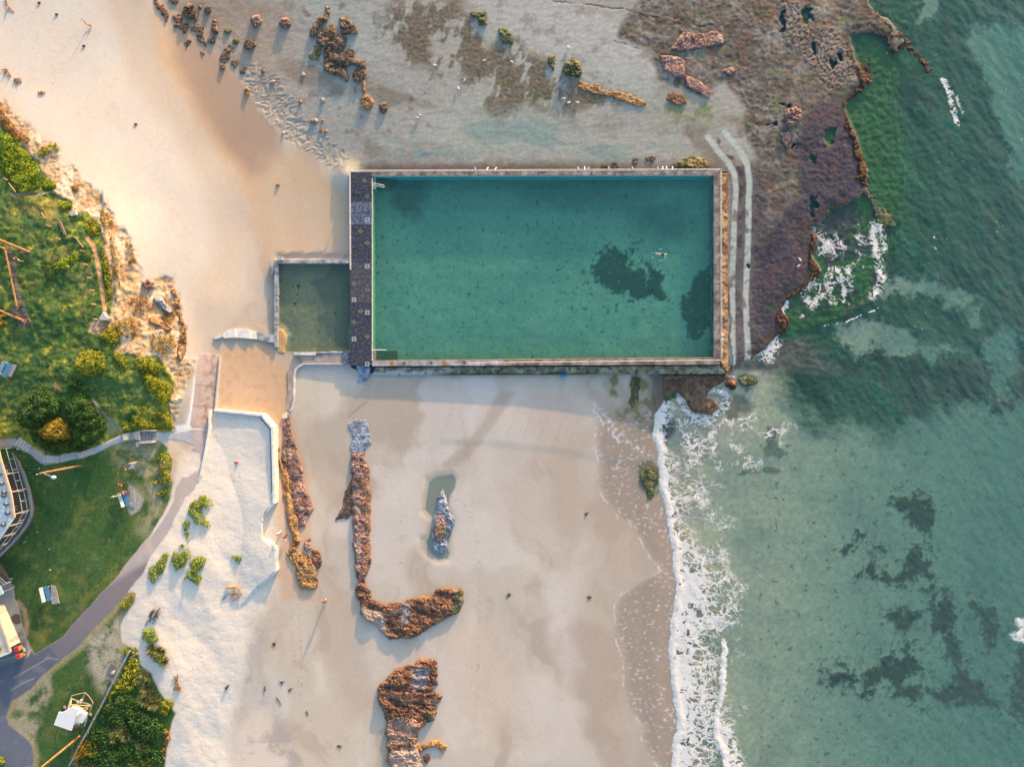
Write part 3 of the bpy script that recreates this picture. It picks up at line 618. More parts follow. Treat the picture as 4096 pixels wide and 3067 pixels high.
# concrete, footpath and asphalt
mix(ramp, C(196, 176, 166)); mix(ramp*sst(790, 870, GX+.15*(GY-1420))*sst(-.1, .3, nz(26, 4, 181))*.6, C(140, 98, 80))
mix(walk, C(176, 168, 168)); mix(walk*sst(.1, .45, nz(70, 4, 182))*.5, C(196, 182, 172))
wk2 = walk*sst(2290, 2330, GY+.6*(GX-480)); mix(wk2, C(134, 126, 132)); mix(wk2*sst(2480, 2640, GY)*.8, C(112, 114, 126))
mix(road, C(100, 106, 122)); mix(road*sst(.0, .4, nz(220, 4, 183))*.5, C(118, 122, 136)); mix(road*sst(.25, .5, nz(50, 4, 184))*.35, C(140, 142, 148))
mix(pave, C(146, 152, 158)); mix(pave*sst(.0, .4, nz(80, 4, 185))*.5, C(128, 134, 142)); mix(pave*sst(2530, 2560, GY+.25*GX)*.7, C(104, 110, 122))
mix(pave*sst(1.2, .85, np.hypot((GX+wx*.5-68)/24, (GY+wy*.5-2476)/22))*.9, C(70, 68, 74))
mix(pathn, C(174, 182, 192)); mix(pathn*sst(.1, .45, nz(40, 3, 186))*.35, C(150, 158, 168))
for pts in ([(55,2710),(100,2685),(190,2632),(235,2636)], [(44,2758),(85,2735),(135,2712)], [(0,2644),(60,2626),(110,2610)], [(100,2545),(55,2558),(36,2568)]):
    mix(inm(lined(pts, GX+wx*.1, GY+wy*.1, 20)-1.6, 1.6)*.6, C(176, 178, 184))
for yy in (1538, 1622): mix(ramp*inm(np.abs(GY-yy-.08*(GX-780))-1.6, 1.6)*.6, C(120, 100, 92))
whit = inm(lined([(793,1505),(778,1600),(770,1650),(752,1705),(715,1715)], WX2, WY2, 40)-12, 6)*(1-hard); mix(whit, C(236, 236, 238))
# sea floor
sea = sst(-2, 6, dcoast)
WX3 = GX+nz(110, 5, 5, gain=.6)*38; WY3 = GY+nz(110, 5, 6, gain=.6)*38
dn = nz(70, 5, 191, gain=.65)
def sdm(polys, pad=70): return np.minimum.reduce([sdf(p, WX3, WY3, pad) for p in polys])
bed = np.zeros(A.shape); bed[:] = C(198, 184, 160)
def bmix(m, c):
    global bed
    bed += m[..., None]*(np.asarray(c)-bed)
bmix(sst(.1, .6, nz(36, 5, 187, gain=.66))*.35, C(150, 146, 130)); bmix(sst(.0, .5, fbm(GX, GY, 60, 4, 192, rot=.1, asp=2.5))*.4, C(178, 172, 150))
bmix(sst(.05, .5, nz(240, 4, 193))*.4, C(146, 146, 138)); bmix(sst(.0, .45, fbm(GX, GY, 150, 5, 188, rot=.1, asp=2.0))*.5*sst(3500, 2900, GX), C(226, 202, 168))
rr = np.sin((GX+nz(120, 3, 195)*60+.12*GY)/3.2); bmix((.5+.5*rr)*sst(2350, 2500, GY)*sst(3150, 3300, GX)*.22*sst(-.1, .3, nz(260, 2, 196)), C(120, 130, 120))
deep = sst(-60, 60, 1660+90*np.sin(GX/170.0)+nz(160, 4, 194)*90-GY)*sst(3050, 3250, GX+.15*(1700-GY))
pale = np.clip(inm(sdm([PALE_A, PALE_A2, PALE_B, PALE_C, PALE_D], 90)+dn*44+20*nz(24, 3, 190), 22)+.35*sst(.2, .5, fbm(GX, GY, 120, 5, 189, gain=.65))*sst(3500, 3800, GX)*sst(700, 300, GY-.8*(GX-3700)), 0, 1)
dweed = np.clip(deep*(1-pale), 0, 1)
bmix(dweed*.97, C(30, 88, 62)); bmix(dweed*sst(.0, .35, fbm(GX, GY, 150, 5, 197, gain=.62, rot=1.0, asp=1.8))*.85, C(18, 54, 44)); bmix(dweed*sst(.12, .45, fbm(GX, GY, 80, 5, 198, gain=.62, rot=1.0, asp=2.2))*.6, C(66, 124, 92))
kel = inm(sdm(KELPS, 90)+nz(54, 5, 199, gain=.68)*62+2, 16)
kel = np.maximum(kel, .85*inm(sdm(KELPS, 90)-45, 45)*sst(.22, .42, nz(34, 5, 206, gain=.65)))
bmix(kel*.96, C(26, 40, 38)); bmix(kel*sst(.1, .4, nz(60, 3, 200))*.6, C(38, 70, 46))
scat = sst(.45, .62, nz(30, 4, 201))*sst(2900, 3100, GX)*sst(1500, 1700, GY)
bmix(scat*.6, C(70, 80, 66))
# weedy shallows and rocks just under the surface beside the shelf
shal = inm(sdf([(3247,880),(3320,835),(3480,785),(3499,811),(3574,879),(3560,1000),(3530,1120),(3490,1200),(3400,1260),(3280,1300),(3140,1340),(3060,1400),(3110,1330),(3160,1287),(3126,1238),(3217,1154),(3283,1075)], WX, WY, 90), 22)
shal2 = inm(sdf([(3378,426),(3391,473),(3440,600),(3480,790),(3600,900),(3620,700),(3580,450),(3600,300),(3540,180),(3420,170),(3440,300),(3490,330),(3400,399)], WX, WY, 120), 50)
bmix(np.maximum(shal, shal2*.7)*.95, C(50, 104, 54)); bmix(shal*sst(.0, .4, nz(80, 5, 202))*.8, C(30, 66, 40)); bmix(shal*sst(-.2, .3, nz(60, 5, 207, gain=.65)+.9*np.exp(-(((GX-3330)/110)**2+((GY-930)/110)**2))-.3)*.85, C(66, 60, 72)); bmix(shal*sst(.2, .5, nz(60, 5, 203))*.7, C(80, 74, 80))
subr = inm(sdf([(3040,1420),(3120,1380),(3230,1350),(3300,1420),(3370,1480),(3330,1500),(3200,1480),(3060,1480),(2940,1470)], WX, WY, 80), 22)
bmix(subr*.9, C(116, 102, 94)); bmix(subr*sst(0, .4, nz(50, 4, 204))*.7, C(80, 80, 66))
subr2 = inm(sdf([(2640,1640),(2680,1660),(2700,1730),(2660,1780),(2630,1720)], WX, WY, 60), 14); bmix(subr2*.9, C(92, 84, 88))
for cxp, cyp, rx, ry in [(2990,1525,36,22),(2960,1620,60,50),(3080,1740,30,26),(3100,1790,46,30),(3070,1880,34,22),(2990,1900,40,14),(2660,1690,26,40)]:
    bmix(sst(1.2, .7, np.hypot((WX3-cxp)/rx, (WY3-cyp)/ry)+.4*dn)*.75, C(96, 96, 92))
A = A*(1-sea[..., None])+bed*sea[..., None]
z = z-np.maximum(shal*.0, 0)
z = np.where(sea > .5, np.where(shal+shal2 > .5, np.maximum(z, -.35), z), z)
z = np.where(sea > .5, z+.12*np.maximum(kel, dweed)*(nz(22, 3, 205)+.6), z)
z = np.where(sea > .5, np.minimum(z, -.05), z)
# tide pool bed
mix(inm(td, 8)*.5, C(150, 150, 136))
RG = np.clip(RG, .25, 1)
A *= (1+.035*fbm(GX, GY, 90, 4, 215, rot=1.4, asp=4)*(1-bank)*(1-plat))[..., None]
A *= (1+(.035+.045*np.maximum(plat*land, bank*1.6))*n_px+.02*nz(5, 1, 210))[..., None]
# swash: speckled foam left by the last wave and its thin edge line
spk = sw*land*(1-plat)*sst(.42, .66, fbm(GX, GY, 10, 2, 211, rot=.3, asp=2.0)+.35*nz(120, 3, 212))
mix(spk*.5, C(225, 228, 235))
wd = np.abs(GX+wx*.9+6*n_sm-xat(sorted(WASH, key=lambda q: q[1]), GY)-4)
mix(sst(4.0, 1.0, wd)*sst(1600, 1700, GY)*sst(-.1, .3, nz(50, 3, 213))*.6*land, C(232, 232, 236))
for pts in ([(2376,1607),(2426,1676),(2500,1759),(2583,1815),(2600,1830)], [(2380,1640),(2420,1700),(2480,1770)]):
    d = lined(pts, WX2, WY2, 60)
    mix(inm(d-6, 9)*sst(.05, .4, nz(16, 3, 214)+.1)*.85*land, C(228, 230, 236))
SX = (H-z)*K; VX = (GX-CX)*SX; VY = (CY-GY)*SX

# ---- cut the sheet into the kinds of ground it is made of
def half(f): return .25*(f[:-1, :-1]+f[1:, :-1]+f[:-1, 1:]+f[1:, 1:])
kind = np.zeros((len(AY)-1, len(AX)-1), int)
hp = half(pl*1.0); kind[hp > .5] = 1
kind[half(sea) > .5] = 2
kind[half(bank) > .5] = 3
kind[half(np.maximum(l2, l3)) > .5] = 4
kind[half(np.maximum(ramp, walk)) > .5] = 5
kind[half(road) > .5] = 6
kind[half(pave) > .5] = 7
kind[half(pathn) > .5] = 8
GM = dict(
 sand=attr_mat('sand', .045, 2.0, .005, 9.0, roughattr=True, spec=.2), rock=attr_mat('platform_rock', .15, 2.0, .018, 5.0, rough=.8, spec=.25),
 bed=attr_mat('sea_floor', .22, 1.4, .03, 4.0), bank=attr_mat('bank', .32, 4.0, .10, 7.0), lawn=attr_mat('lawn', .36, 4.0, .06, 12.0),
 hard=attr_mat('paving', .12, 6.0, .006, 20.0))
KINDS = [('beach', 'sand', 'pale sandy beach, damp and streaked near the water and dry by the dunes'),
 ('rock_platform', 'rock', 'flat tidal rock platform with brown weed and purple edges beside the pool'),
 ('sea_floor', 'bed', 'sandy sea floor with dark weed patches under the clear water'),
 ('grassy_bank', 'bank', 'grassy bank with eroded orange soil above the beach'),
 ('lawn', 'lawn', 'mown green lawn worn to sand at its edges'),
 ('footpath', 'hard', 'grey footpath and concrete ramp curving down to the beach'),
 ('road', 'hard', 'dark asphalt road at the bottom left'),
 ('pavement', 'hard', 'grey concrete paving beside the clubhouse'),
 ('path', 'hard', 'pale narrow stepped path between the bank and the lawn')]
allV = np.stack([VX, VY, z], -1).reshape(-1, 3)
W_ = len(AX)
jj, ii = np.meshgrid(np.arange(len(AY)-1), np.arange(len(AX)-1), indexing='ij')
f00 = jj*W_+ii
quads = np.stack([f00+W_, f00+W_+1, f00+1, f00], -1)
for k, (nm, mm, lab) in enumerate(KINDS):
    q = quads[kind == k]
    u, inv = np.unique(q, return_inverse=True)
    o = np_mesh(nm, allV[u], inv.reshape(q.shape), GM[mm], alb=A.reshape(-1, 3)[u], fattr={'rgh': RG.ravel()[u]})
    tag(o, lab, {'beach':'beach','rock_platform':'rock','sea_floor':'sea floor','grassy_bank':'bank'}.get(nm, nm), kind='structure')

# ================================================================ the sea
def water_mat(name, k=(.40, .085, .115), body=(.05, .22, .19), turb=.18, bumpd=.03, bscale=1.6, foam=True, aniso=None):
    m = bpy.data.materials.new(name); m.use_nodes = True
    nt = m.node_tree; N = nt.nodes; L = nt.links
    for n in list(N): N.remove(n)
    out = N.new('ShaderNodeOutputMaterial')
    g = N.new('ShaderNodeNewGeometry')
    dep = N.new('ShaderNodeAttribute'); dep.attribute_name = 'depth'
    comb = N.new('ShaderNodeCombineXYZ')
    for i in range(3):
        mu = N.new('ShaderNodeMath'); mu.operation = 'MULTIPLY'; mu.inputs[1].default_value = -k[i]
        ex = N.new('ShaderNodeMath'); ex.operation = 'EXPONENT'
        L.new(dep.outputs['Fac'], mu.inputs[0]); L.new(mu.outputs[0], ex.inputs[0]); L.new(ex.outputs[0], comb.inputs[i])
    tr = N.new('ShaderNodeBsdfTransparent'); L.new(comb.outputs[0], tr.inputs['Color'])
    df = N.new('ShaderNodeBsdfDiffuse'); df.inputs['Color'].default_value = (*body, 1)
    nz1 = N.new('ShaderNodeTexNoise'); nz1.inputs['Scale'].default_value = bscale; nz1.inputs['Detail'].default_value = 5; nz1.inputs['Distortion'].default_value = .6
    L.new(g.outputs['Position'], nz1.inputs['Vector'])
    bp = N.new('ShaderNodeBump'); bp.inputs['Distance'].default_value = bumpd
    L.new(nz1.outputs['Fac'], bp.inputs['Height'])
    L.new(bp.outputs[0], df.inputs['Normal'])
    tf = N.new('ShaderNodeMath'); tf.operation = 'MULTIPLY'; tf.inputs[1].default_value = -turb
    te = N.new('ShaderNodeMath'); te.operation = 'EXPONENT'; to = N.new('ShaderNodeMath'); to.operation = 'SUBTRACT'; to.inputs[0].default_value = 1
    L.new(dep.outputs['Fac'], tf.inputs[0]); L.new(tf.outputs[0], te.inputs[0]); L.new(te.outputs[0], to.inputs[1])
    mx = N.new('ShaderNodeMixShader'); L.new(to.outputs[0], mx.inputs[0]); L.new(tr.outputs[0], mx.inputs[1]); L.new(df.outputs[0], mx.inputs[2])
    gl = N.new('ShaderNodeBsdfGlossy'); gl.inputs['Roughness'].default_value = .12; L.new(bp.outputs[0], gl.inputs['Normal'])
    dt = N.new('ShaderNodeVectorMath'); dt.operation = 'DOT_PRODUCT'; L.new(bp.outputs[0], dt.inputs[0]); L.new(g.outputs['Incoming'], dt.inputs[1])
    ab = N.new('ShaderNodeMath'); ab.operation = 'ABSOLUTE'; L.new(dt.outputs['Value'], ab.inputs[0])
    om = N.new('ShaderNodeMath'); om.operation = 'SUBTRACT'; om.inputs[0].default_value = 1; L.new(ab.outputs[0], om.inputs[1])
    pw5 = N.new('ShaderNodeMath'); pw5.operation = 'POWER'; pw5.inputs[1].default_value = 5; L.new(om.outputs[0], pw5.inputs[0])
    fr = N.new('ShaderNodeMath'); fr.operation = 'MULTIPLY_ADD'; fr.inputs[1].default_value = .35; fr.inputs[2].default_value = .02; L.new(pw5.outputs[0], fr.inputs[0])
    mx2 = N.new('ShaderNodeMixShader'); L.new(fr.outputs[0], mx2.inputs[0]); L.new(mx.outputs[0], mx2.inputs[1]); L.new(gl.outputs[0], mx2.inputs[2])
    last = mx2
    if foam:
        fa = N.new('ShaderNodeAttribute'); fa.attribute_name = 'foam'
        ns = N.new('ShaderNodeTexNoise'); ns.inputs['Scale'].default_value = .9; ns.inputs['Detail'].default_value = 4
        L.new(g.outputs['Position'], ns.inputs['Vector'])
        sub = N.new('ShaderNodeVectorMath'); sub.operation = 'SUBTRACT'; sub.inputs[1].default_value = (.5, .5, .5); L.new(ns.outputs['Color'], sub.inputs[0])
        scl = N.new('ShaderNodeVectorMath'); scl.operation = 'SCALE'; scl.inputs['Scale'].default_value = 2.2; L.new(sub.outputs[0], scl.inputs[0])
        add = N.new('ShaderNodeVectorMath'); L.new(g.outputs['Position'], add.inputs[0]); L.new(scl.outputs[0], add.inputs[1])
        flat = N.new('ShaderNodeVectorMath'); flat.operation = 'MULTIPLY'; flat.inputs[1].default_value = (.72, 1.25, 0); L.new(add.outputs[0], flat.inputs[0])
        def lace(scale, wgt):
            v = N.new('ShaderNodeTexVoronoi'); v.feature = 'DISTANCE_TO_EDGE'; v.inputs['Scale'].default_value = scale
            L.new(flat.outputs[0], v.inputs['Vector'])
            q = N.new('ShaderNodeMath'); q.operation = 'MULTIPLY'; q.inputs[1].default_value = wgt; L.new(v.outputs['Distance'], q.inputs[0])
            return q.outputs[0]
        a = lace(.50, .9); b = lace(1.25, 1.1)
        mn = N.new('ShaderNodeMath'); mn.operation = 'MINIMUM'; L.new(a, mn.inputs[0]); L.new(b, mn.inputs[1])
        n3 = N.new('ShaderNodeTexNoise'); n3.inputs['Scale'].default_value = 2.6; n3.inputs['Detail'].default_value = 4; L.new(g.outputs['Position'], n3.inputs['Vector'])
        ad = N.new('ShaderNodeMath'); ad.operation = 'MULTIPLY_ADD'; ad.inputs[1].default_value = .17; L.new(n3.outputs['Fac'], ad.inputs[0]); mo = N.new('ShaderNodeMath'); mo.operation = 'SUBTRACT'; mo.inputs[1].default_value = .085; L.new(mn.outputs[0], mo.inputs[0]); L.new(mo.outputs[0], ad.inputs[2])
        # coverage = smoothstep(foam - lace)
        dif = N.new('ShaderNodeMath'); dif.operation = 'SUBTRACT'; L.new(fa.outputs['Fac'], dif.inputs[0]); L.new(ad.outputs[0], dif.inputs[1])
        mr = N.new('ShaderNodeMapRange'); mr.interpolation_type = 'SMOOTHSTEP'; mr.inputs['From Min'].default_value = -.02; mr.inputs['From Max'].default_value = .09; mr.inputs['To Max'].default_value = .9
        L.new(dif.outputs[0], mr.inputs['Value'])
        gate = N.new('ShaderNodeMapRange'); gate.interpolation_type = 'SMOOTHSTEP'; gate.inputs['From Min'].default_value = .012; gate.inputs['From Max'].default_value = .05; L.new(fa.outputs['Fac'], gate.inputs['Value'])
        gm = N.new('ShaderNodeMath'); gm.operation = 'MULTIPLY'; L.new(mr.outputs[0], gm.inputs[0]); L.new(gate.outputs[0], gm.inputs[1])
        fd = N.new('ShaderNodeBsdfDiffuse'); fd.inputs['Color'].default_value = (.58, .58, .58, 1)
        b2_ = N.new('ShaderNodeBump'); b2_.inputs['Distance'].default_value = .08; L.new(dif.outputs[0], b2_.inputs['Height']); L.new(b2_.outputs[0], fd.inputs['Normal'])
        mx3 = N.new('ShaderNodeMixShader'); L.new(gm.outputs[0], mx3.inputs[0]); L.new(mx2.outputs[0], mx3.inputs[1]); L.new(fd.outputs[0], mx3.inputs[2])
        last = mx3
    L.new(last.outputs[0], out.inputs['Surface'])
    return m
# foam: breaking front, lace behind it, white water on the reef, swash film ahead of the front
xs = xat(SHORE+[(2689, 4000)], GY)
dS = GX+wx*.35+nz(16, 3, 224)*5-xs
ysec = sst(1590, 1640, GY)
front = sst(-7, 0, dS)*np.exp(-np.maximum(dS-8, 0)/np.interp(GY, [1600,1900,2000,2300,2360,2600,2900,3067], [22,14,26,22,26,34,30,30]))
foam = (.46+.5*nz(40, 3, 225))*front*ysec
lacew = np.interp(GY, [1600,1900,2100,2300,2600,3067], [230,260,330,370,330,290])
tail = sst(-3, 10, dS)*sst(1.05, .55, dS/lacew+.35*nz(110, 3, 220))
foam = np.maximum(foam, ysec*tail*(.040+.06*nz(120, 3, 221)+.085*sst(.72, .25, dS/lacew)*sst(2050, 2350, GY)+.05*sst(.4, .1, dS/lacew)))
F2 = [(2897,2560),(2900,2600),(2888,2717),(2893,2763),(2880,2810),(2868,2860),(2862,2900),(2866,2948),(2885,2990),(2902,3041),(2908,3120)]
d2 = GX+wx*.35+nz(16, 3, 226)*5-xat(F2, GY); s2 = sst(2540, 2590, GY)
foam = np.maximum(foam, s2*(.40+.4*nz(60, 3, 227))*sst(-14, -4, d2)*np.exp(-np.maximum(d2-2-12*sst(2850, 2950, GY), 0)/7))
foam = np.maximum(foam, s2*.16*sst(2, 14, d2)*sst(110, 30, d2)*sst(2840, 2900, GY))
def fl(pts, w, a, ns=.0, soft=5):
    global foam
    d = lined(pts, WX2, WY2, 60)
    foam = np.maximum(foam, max((a-.22)*.36, .04)*inm(d-w+10*n_sm, soft)*(1+ns*n_sm))
fl([(3500,900),(3494,960),(3506,1010),(3515,1060),(3530,1110),(3512,1160),(3490,1180)], 12, .66, .8, 26)
fl([(3520,905),(3540,1000)], 10, .55, .6, 20)
fl([(3345,1080),(3368,1110),(3380,1160),(3370,1200)], 10, .62, .4, 12)
fl([(3210,1170),(3260,1120),(3290,1180),(3250,1220),(3220,1190)], 14, .50, .3, 20)
fl([(3118,1215),(3144,1215),(3130,1245)], 12, .9, .3, 8)
fl([(3010,1330),(3060,1320),(3100,1370),(3070,1430),(3040,1400)], 22, .66, .4, 24)
fl([(3250,930),(3290,960),(3330,950),(3290,1010)], 22, .46, .4, 24)
fl([(3770,320),(3790,350),(3805,420),(3830,500)], 7, .75, .5, 10)
fl([(3790,340),(3830,400),(3850,450)], 4, .5, .5, 8)
fl([(2700,1540),(2740,1600),(2760,1560)], 6, .8, .4, 10); fl([(2740,1640),(2800,1670),(2850,1665),(2900,1620),(2905,1570),(2880,1560)], 16, .62, .4, 18)
fl([(2720,1600),(2790,1600),(2720,1680),(2800,1690)], 12, .58, .4, 18); fl([(2850,1640),(2862,1660)], 9, 1.0, .2, 6); fl([(2765,1600),(2785,1610)], 10, 1.0, .2, 6)
fl([(2905,1500),(2935,1508)], 6, .8, .3, 6); fl([(2830,1570),(2880,1555),(2910,1580)], 8, .5, .3, 10)
fl([(4080,2480),(4090,2530),(4060,2540),(4096,2560)], 14, .62, .5, 14)
foam = np.maximum(foam, .10*inm(sdf([(2700,1640),(3000,1640),(3180,1700),(3100,1850),(2900,1900),(2700,1950),(2660,1850)], WX, WY, 160), 80)*sst(-.3, .4, nz(80, 3, 222)))
foam = np.maximum(foam, .08*inm(sdf([(3280,900),(3480,900),(3480,1200),(3280,1250),(3180,1280),(3260,1150),(3290,1060)], WX, WY, 100), 40)*sst(-.2, .4, nz(60, 3, 223)))
foam = np.maximum(foam, .06*sst(.78, .95, ridged(GX+wx, GY+wy, 46, 3, 228, rot=1.0, asp=2.6))*sst(.0, .4, nz(150, 3, 229))*deep*sst(3380, 3480, GX))  # thin streaks paint whitecaps and sun sparkle on the deep water as foam
foam = np.maximum(foam, .30*sst(1.6, .4, np.abs(lined([(3290,1305),(3380,1290),(3440,1265),(3500,1240),(3530,1220)], WX2, WY2, 60))/2.0)*sst(-.2, .2, n_sm))
wav = (.15*fbm(GX+wx, GY+wy, 95, 3, 231, rot=1.15, asp=2.2)+.09*fbm(GX, GY, 30, 3, 232, rot=.9, asp=2.2))
calm = sst(0, 250, dcoast)
wz = .0+wav*(.3+.7*calm)*np.where(GY < 1700, 1.0, .55)
wz = wz+.10*ysec*np.exp(-((dS-14)/14)**2)+.07*s2*np.exp(-(d2/10)**2)+.10*np.clip(foam-.6, 0, 1)*sst(3000, 3200, GX)
wz = np.where(sea > .02, np.maximum(wz, z+.03), wz)
depth = np.clip(wz-z, 0, 5)
dep_eff = np.where(sea > .3, depth+.25*calm, depth)
keep = (half(sea) > .02) & (half(GX) > 2300)
q = quads[keep]; u, inv = np.unique(q, return_inverse=True)
sxw = (H-wz)*K
WV = np.stack([(GX-CX)*sxw, (CY-GY)*sxw, wz], -1).reshape(-1, 3)
seao = np_mesh('sea', WV[u], inv.reshape(q.shape), water_mat('sea_water', k=(.33, .128, .118), body=(.14, .25, .23), turb=.11), fattr={'depth': dep_eff.ravel()[u], 'foam': foam.ravel()[u]})
tag(seao, 'green blue sea with white surf along the beach', 'sea', kind='structure')

# shallow water standing in the tide pool round the pointed rock
tw_ = inm(td, 3)
keep = half(tw_) > .5
q = quads[keep]; u, inv = np.unique(q, return_inverse=True)
lvl = float(np.percentile(z[tw_ > .5], 78))
sxl = (H-lvl)*K
TV = np.stack([(GX-CX)*sxl, (CY-GY)*sxl, np.full(GX.shape, lvl)], -1).reshape(-1, 3)
tp = np_mesh('tide_pool', TV[u], inv.reshape(q.shape), water_mat('tide_water', k=(.9, .45, .45), body=(.10, .16, .15), turb=.5, bumpd=.004, bscale=3, foam=False), fattr={'depth': np.clip(lvl-z, .02, 1).ravel()[u]*1.0+.22})
tag(tp, 'greenish shallow tide pool on the beach', 'water', kind='structure')

# ================================================================ the ocean pool
DZ = 1.75; WZ = 1.42
m_deck = mat('weathered_deck', C(50, 52, 64), .85, col2=C(96, 108, 134), scale=3.2, thr=(.44, .80), bump=.01, bscale=8, detail=9)
m_deck2 = mat('worn_deck', C(66, 66, 76), .85, col2=C(108, 112, 126), scale=2.6, thr=(.42, .78), bump=.01, bscale=8, detail=8)
m_deckb = mat('bleached_deck', C(66, 72, 90), .85, col2=C(128, 142, 168), scale=2.6, thr=(.38, .70), bump=.01, bscale=8, detail=9)
m_wall = mat('pool_wall_concrete', C(104, 94, 90), .9, col2=C(172, 160, 154), scale=.9, thr=(.38, .66), bump=.015, bscale=6, detail=8)
m_wallg = mat('pale_pool_concrete', C(128, 128, 134), .9, col2=C(184, 184, 190), scale=.8, thr=(.36, .62), bump=.015, bscale=6, detail=8)
m_blue = mat('blue_pool_paint', C(120, 200, 210), .6, .15, 2)
m_lime = mat('pale_edge_paint', C(205, 215, 185), .6, .15, 2)
m_white = mat('white_paint', C(236, 234, 232)*.95, .45, .05, 4)
m_rust = mat('rusty_post', C(150, 96, 78), .7, .25, 9)
m_kidw = mat('kiddie_wall', C(120, 124, 132), .9, col2=C(190, 194, 200), scale=1.1, thr=(.36, .64), bump=.015, bscale=6, detail=8)
m_step = mat('mossy_step', C(104, 96, 62), .9, .3, 2.0)
m_stepc = mat('step_landing', C(140, 132, 122), .9, .2, 3.0)
pool = thing('ocean_pool', 'large rectangular sea pool with a dark concrete deck, low walls and painted markings', 'swimming pool', P(2140, 1070, DZ))
ys = [688, 807, 840, 899, 963, 996, 1047, 1117, 1149, 1212, 1272, 1305, 1396, 1461]
kinds = [m_deck, m_deckb, m_deckb, m_deck, m_deck, m_deck, m_deck2, m_deck2, m_deck2, m_deck, m_deck, m_deck, m_deck]
for i in range(len(ys)-1):
    hz = DZ+random.uniform(-.012, .012)
    MB().prism([(1401, ys[i]+.5), (1486.5, ys[i]+.5), (1486.5, ys[i+1]-.5), (1401, ys[i+1]-.5)], hz, -1.3).build('deck_slab', kinds[i], pool, world=True)
MB().prism([(1401, 689), (1486, 689), (1486, 1460), (1401, 1460)], DZ-.03, -1.4).build('deck_base', m_deck, pool, world=True)
nseg = 14
for i in range(nseg):
    a = 1488+(2855-1488)*i/nseg; b = 1488+(2855-1488)*(i+1)/nseg-1
    f = lambda x: 689-(x-1488)/1390*5; g = lambda x: 704-(x-1488)/1370*3
    hz = DZ+random.uniform(-.02, .02)
    MB().prism([(a, f(a)), (b, f(b)), (b, g(b)), (a, g(a))], hz, -1.3).build('north_wall', m_wall, pool, world=True)
MB().prism([(1489, 704.4), (2853, 701.4), (2853, 703.6), (1489, 707)], DZ-.1, -1.3).build('blue_edge', m_blue, pool, world=True)
MB().prism([(1487, 712), (1490.5, 712), (1490.5, 1442), (1487, 1443)], DZ-.05, -1.3).build('pale_edge', m_lime, pool, world=True)
for i in range(10):
    a = 684+(1437-684)*i/10; b = 684+(1437-684)*(i+1)/10-1
    MB().prism([(2855, a), (2879, a), (2880, b), (2856, b)], DZ+random.uniform(-.015, .015), -1.3).build('east_wall', m_wall, pool, world=True)
for i in range(16):
    a = 1488+(2880-1488)*i/16; b = 1488+(2880-1488)*(i+1)/16-1
    f = lambda x: 1444-(min(x, 2856)-1487)/1370*12; g = lambda x: 1464-(x-1487)/1390*6
    MB().prism([(a, f(a)), (b, f(b)), (b, g(b)), (a, g(a))], DZ+random.uniform(-.02, .02), -1.3).build('south_wall', m_wallg if i < 6 else m_wall, pool, world=True)
m_sill = mat('ochre_edge', C(190, 150, 110), .8, .25, 3)
MB().prism([(1490, 1441), (2854, 1429), (2854, 1432.5), (1490, 1444.5)], DZ-.06, -1.3).build('worn_edge', m_sill, pool, world=True)

def patch(name, c4, nu, nv, zf, albf, m, parent, skirt=-.8):
    """rough sloping masonry: c4 corners in photo pixels with heights (px,py,z), displaced grid with a skirt"""
    u = np.linspace(0, 1, nu)[None, :]; v = np.linspace(0, 1, nv)[:, None]
    q = [np.array(c) for c in c4]
    R = (q[0]*((1-u)*(1-v))[..., None]+q[1]*(u*(1-v))[..., None]+q[2]*(u*v)[..., None]+q[3]*((1-u)*v)[..., None])
    x, y, zz = R[..., 0], R[..., 1], R[..., 2]
    zz = zz+zf(x, y, u+0*v, v+0*u)
    edge = np.zeros(zz.shape, bool); edge[0] = edge[-1] = True; edge[:, 0] = edge[:, -1] = True
    s = (H-zz)*K
    V = np.stack([(x-CX)*s, (CY-y)*s, np.where(edge, skirt, zz)], -1)
    V[0, :, :2] = V[1, :, :2]; V[-1, :, :2] = V[-2, :, :2]; V[:, 0, :2] = V[:, 1, :2]; V[:, -1, :2] = V[:, -2, :2]
    j, i = np.meshgrid(np.arange(nv-1), np.arange(nu-1), indexing='ij'); k = j*nu+i
    F = np.stack([k, k+1, k+nu+1, k+nu], -1).reshape(-1, 4)[:, ::-1]
    return np_mesh(name, V.reshape(-1, 3), F, m, alb=albf(x, y, u+0*v, v+0*u).reshape(-1, 3), parent=parent, sub=parent.location if parent else None)
def lerp3(a, b, t): return np.asarray(a)+(np.asarray(b)-np.asarray(a))*t[..., None]
m_mason = attr_mat('rough_masonry', .3, 5.0, .05, 9.0)
def e_alb(x, y, u, v):
    a = lerp3(C(148, 120, 88), C(172, 142, 108), sst(-.3, .4, fbm(x, y, 40, 4, 301)))
    a = lerp3(a, C(110, 66, 52), sst(.1, .4, fbm(x, y, 60, 4, 302))*.8)
    a = lerp3(a, C(70, 58, 48), sst(.25, .5, fbm(x, y, 24, 3, 303)))
    return lerp3(a, C(112, 72, 62), sst(.75, .98, u)*.7)
patch('sea_buttress', [(2880, 688, 1.5), (2913, 690, .85), (2916, 1497, .8), (2881, 1462, 1.5)], 12, 200, lambda x, y, u, v: .16*fbm(x, y, 26, 4, 304)+.08*fbm(x, y, 7, 2, 305), e_alb, m_mason, pool)
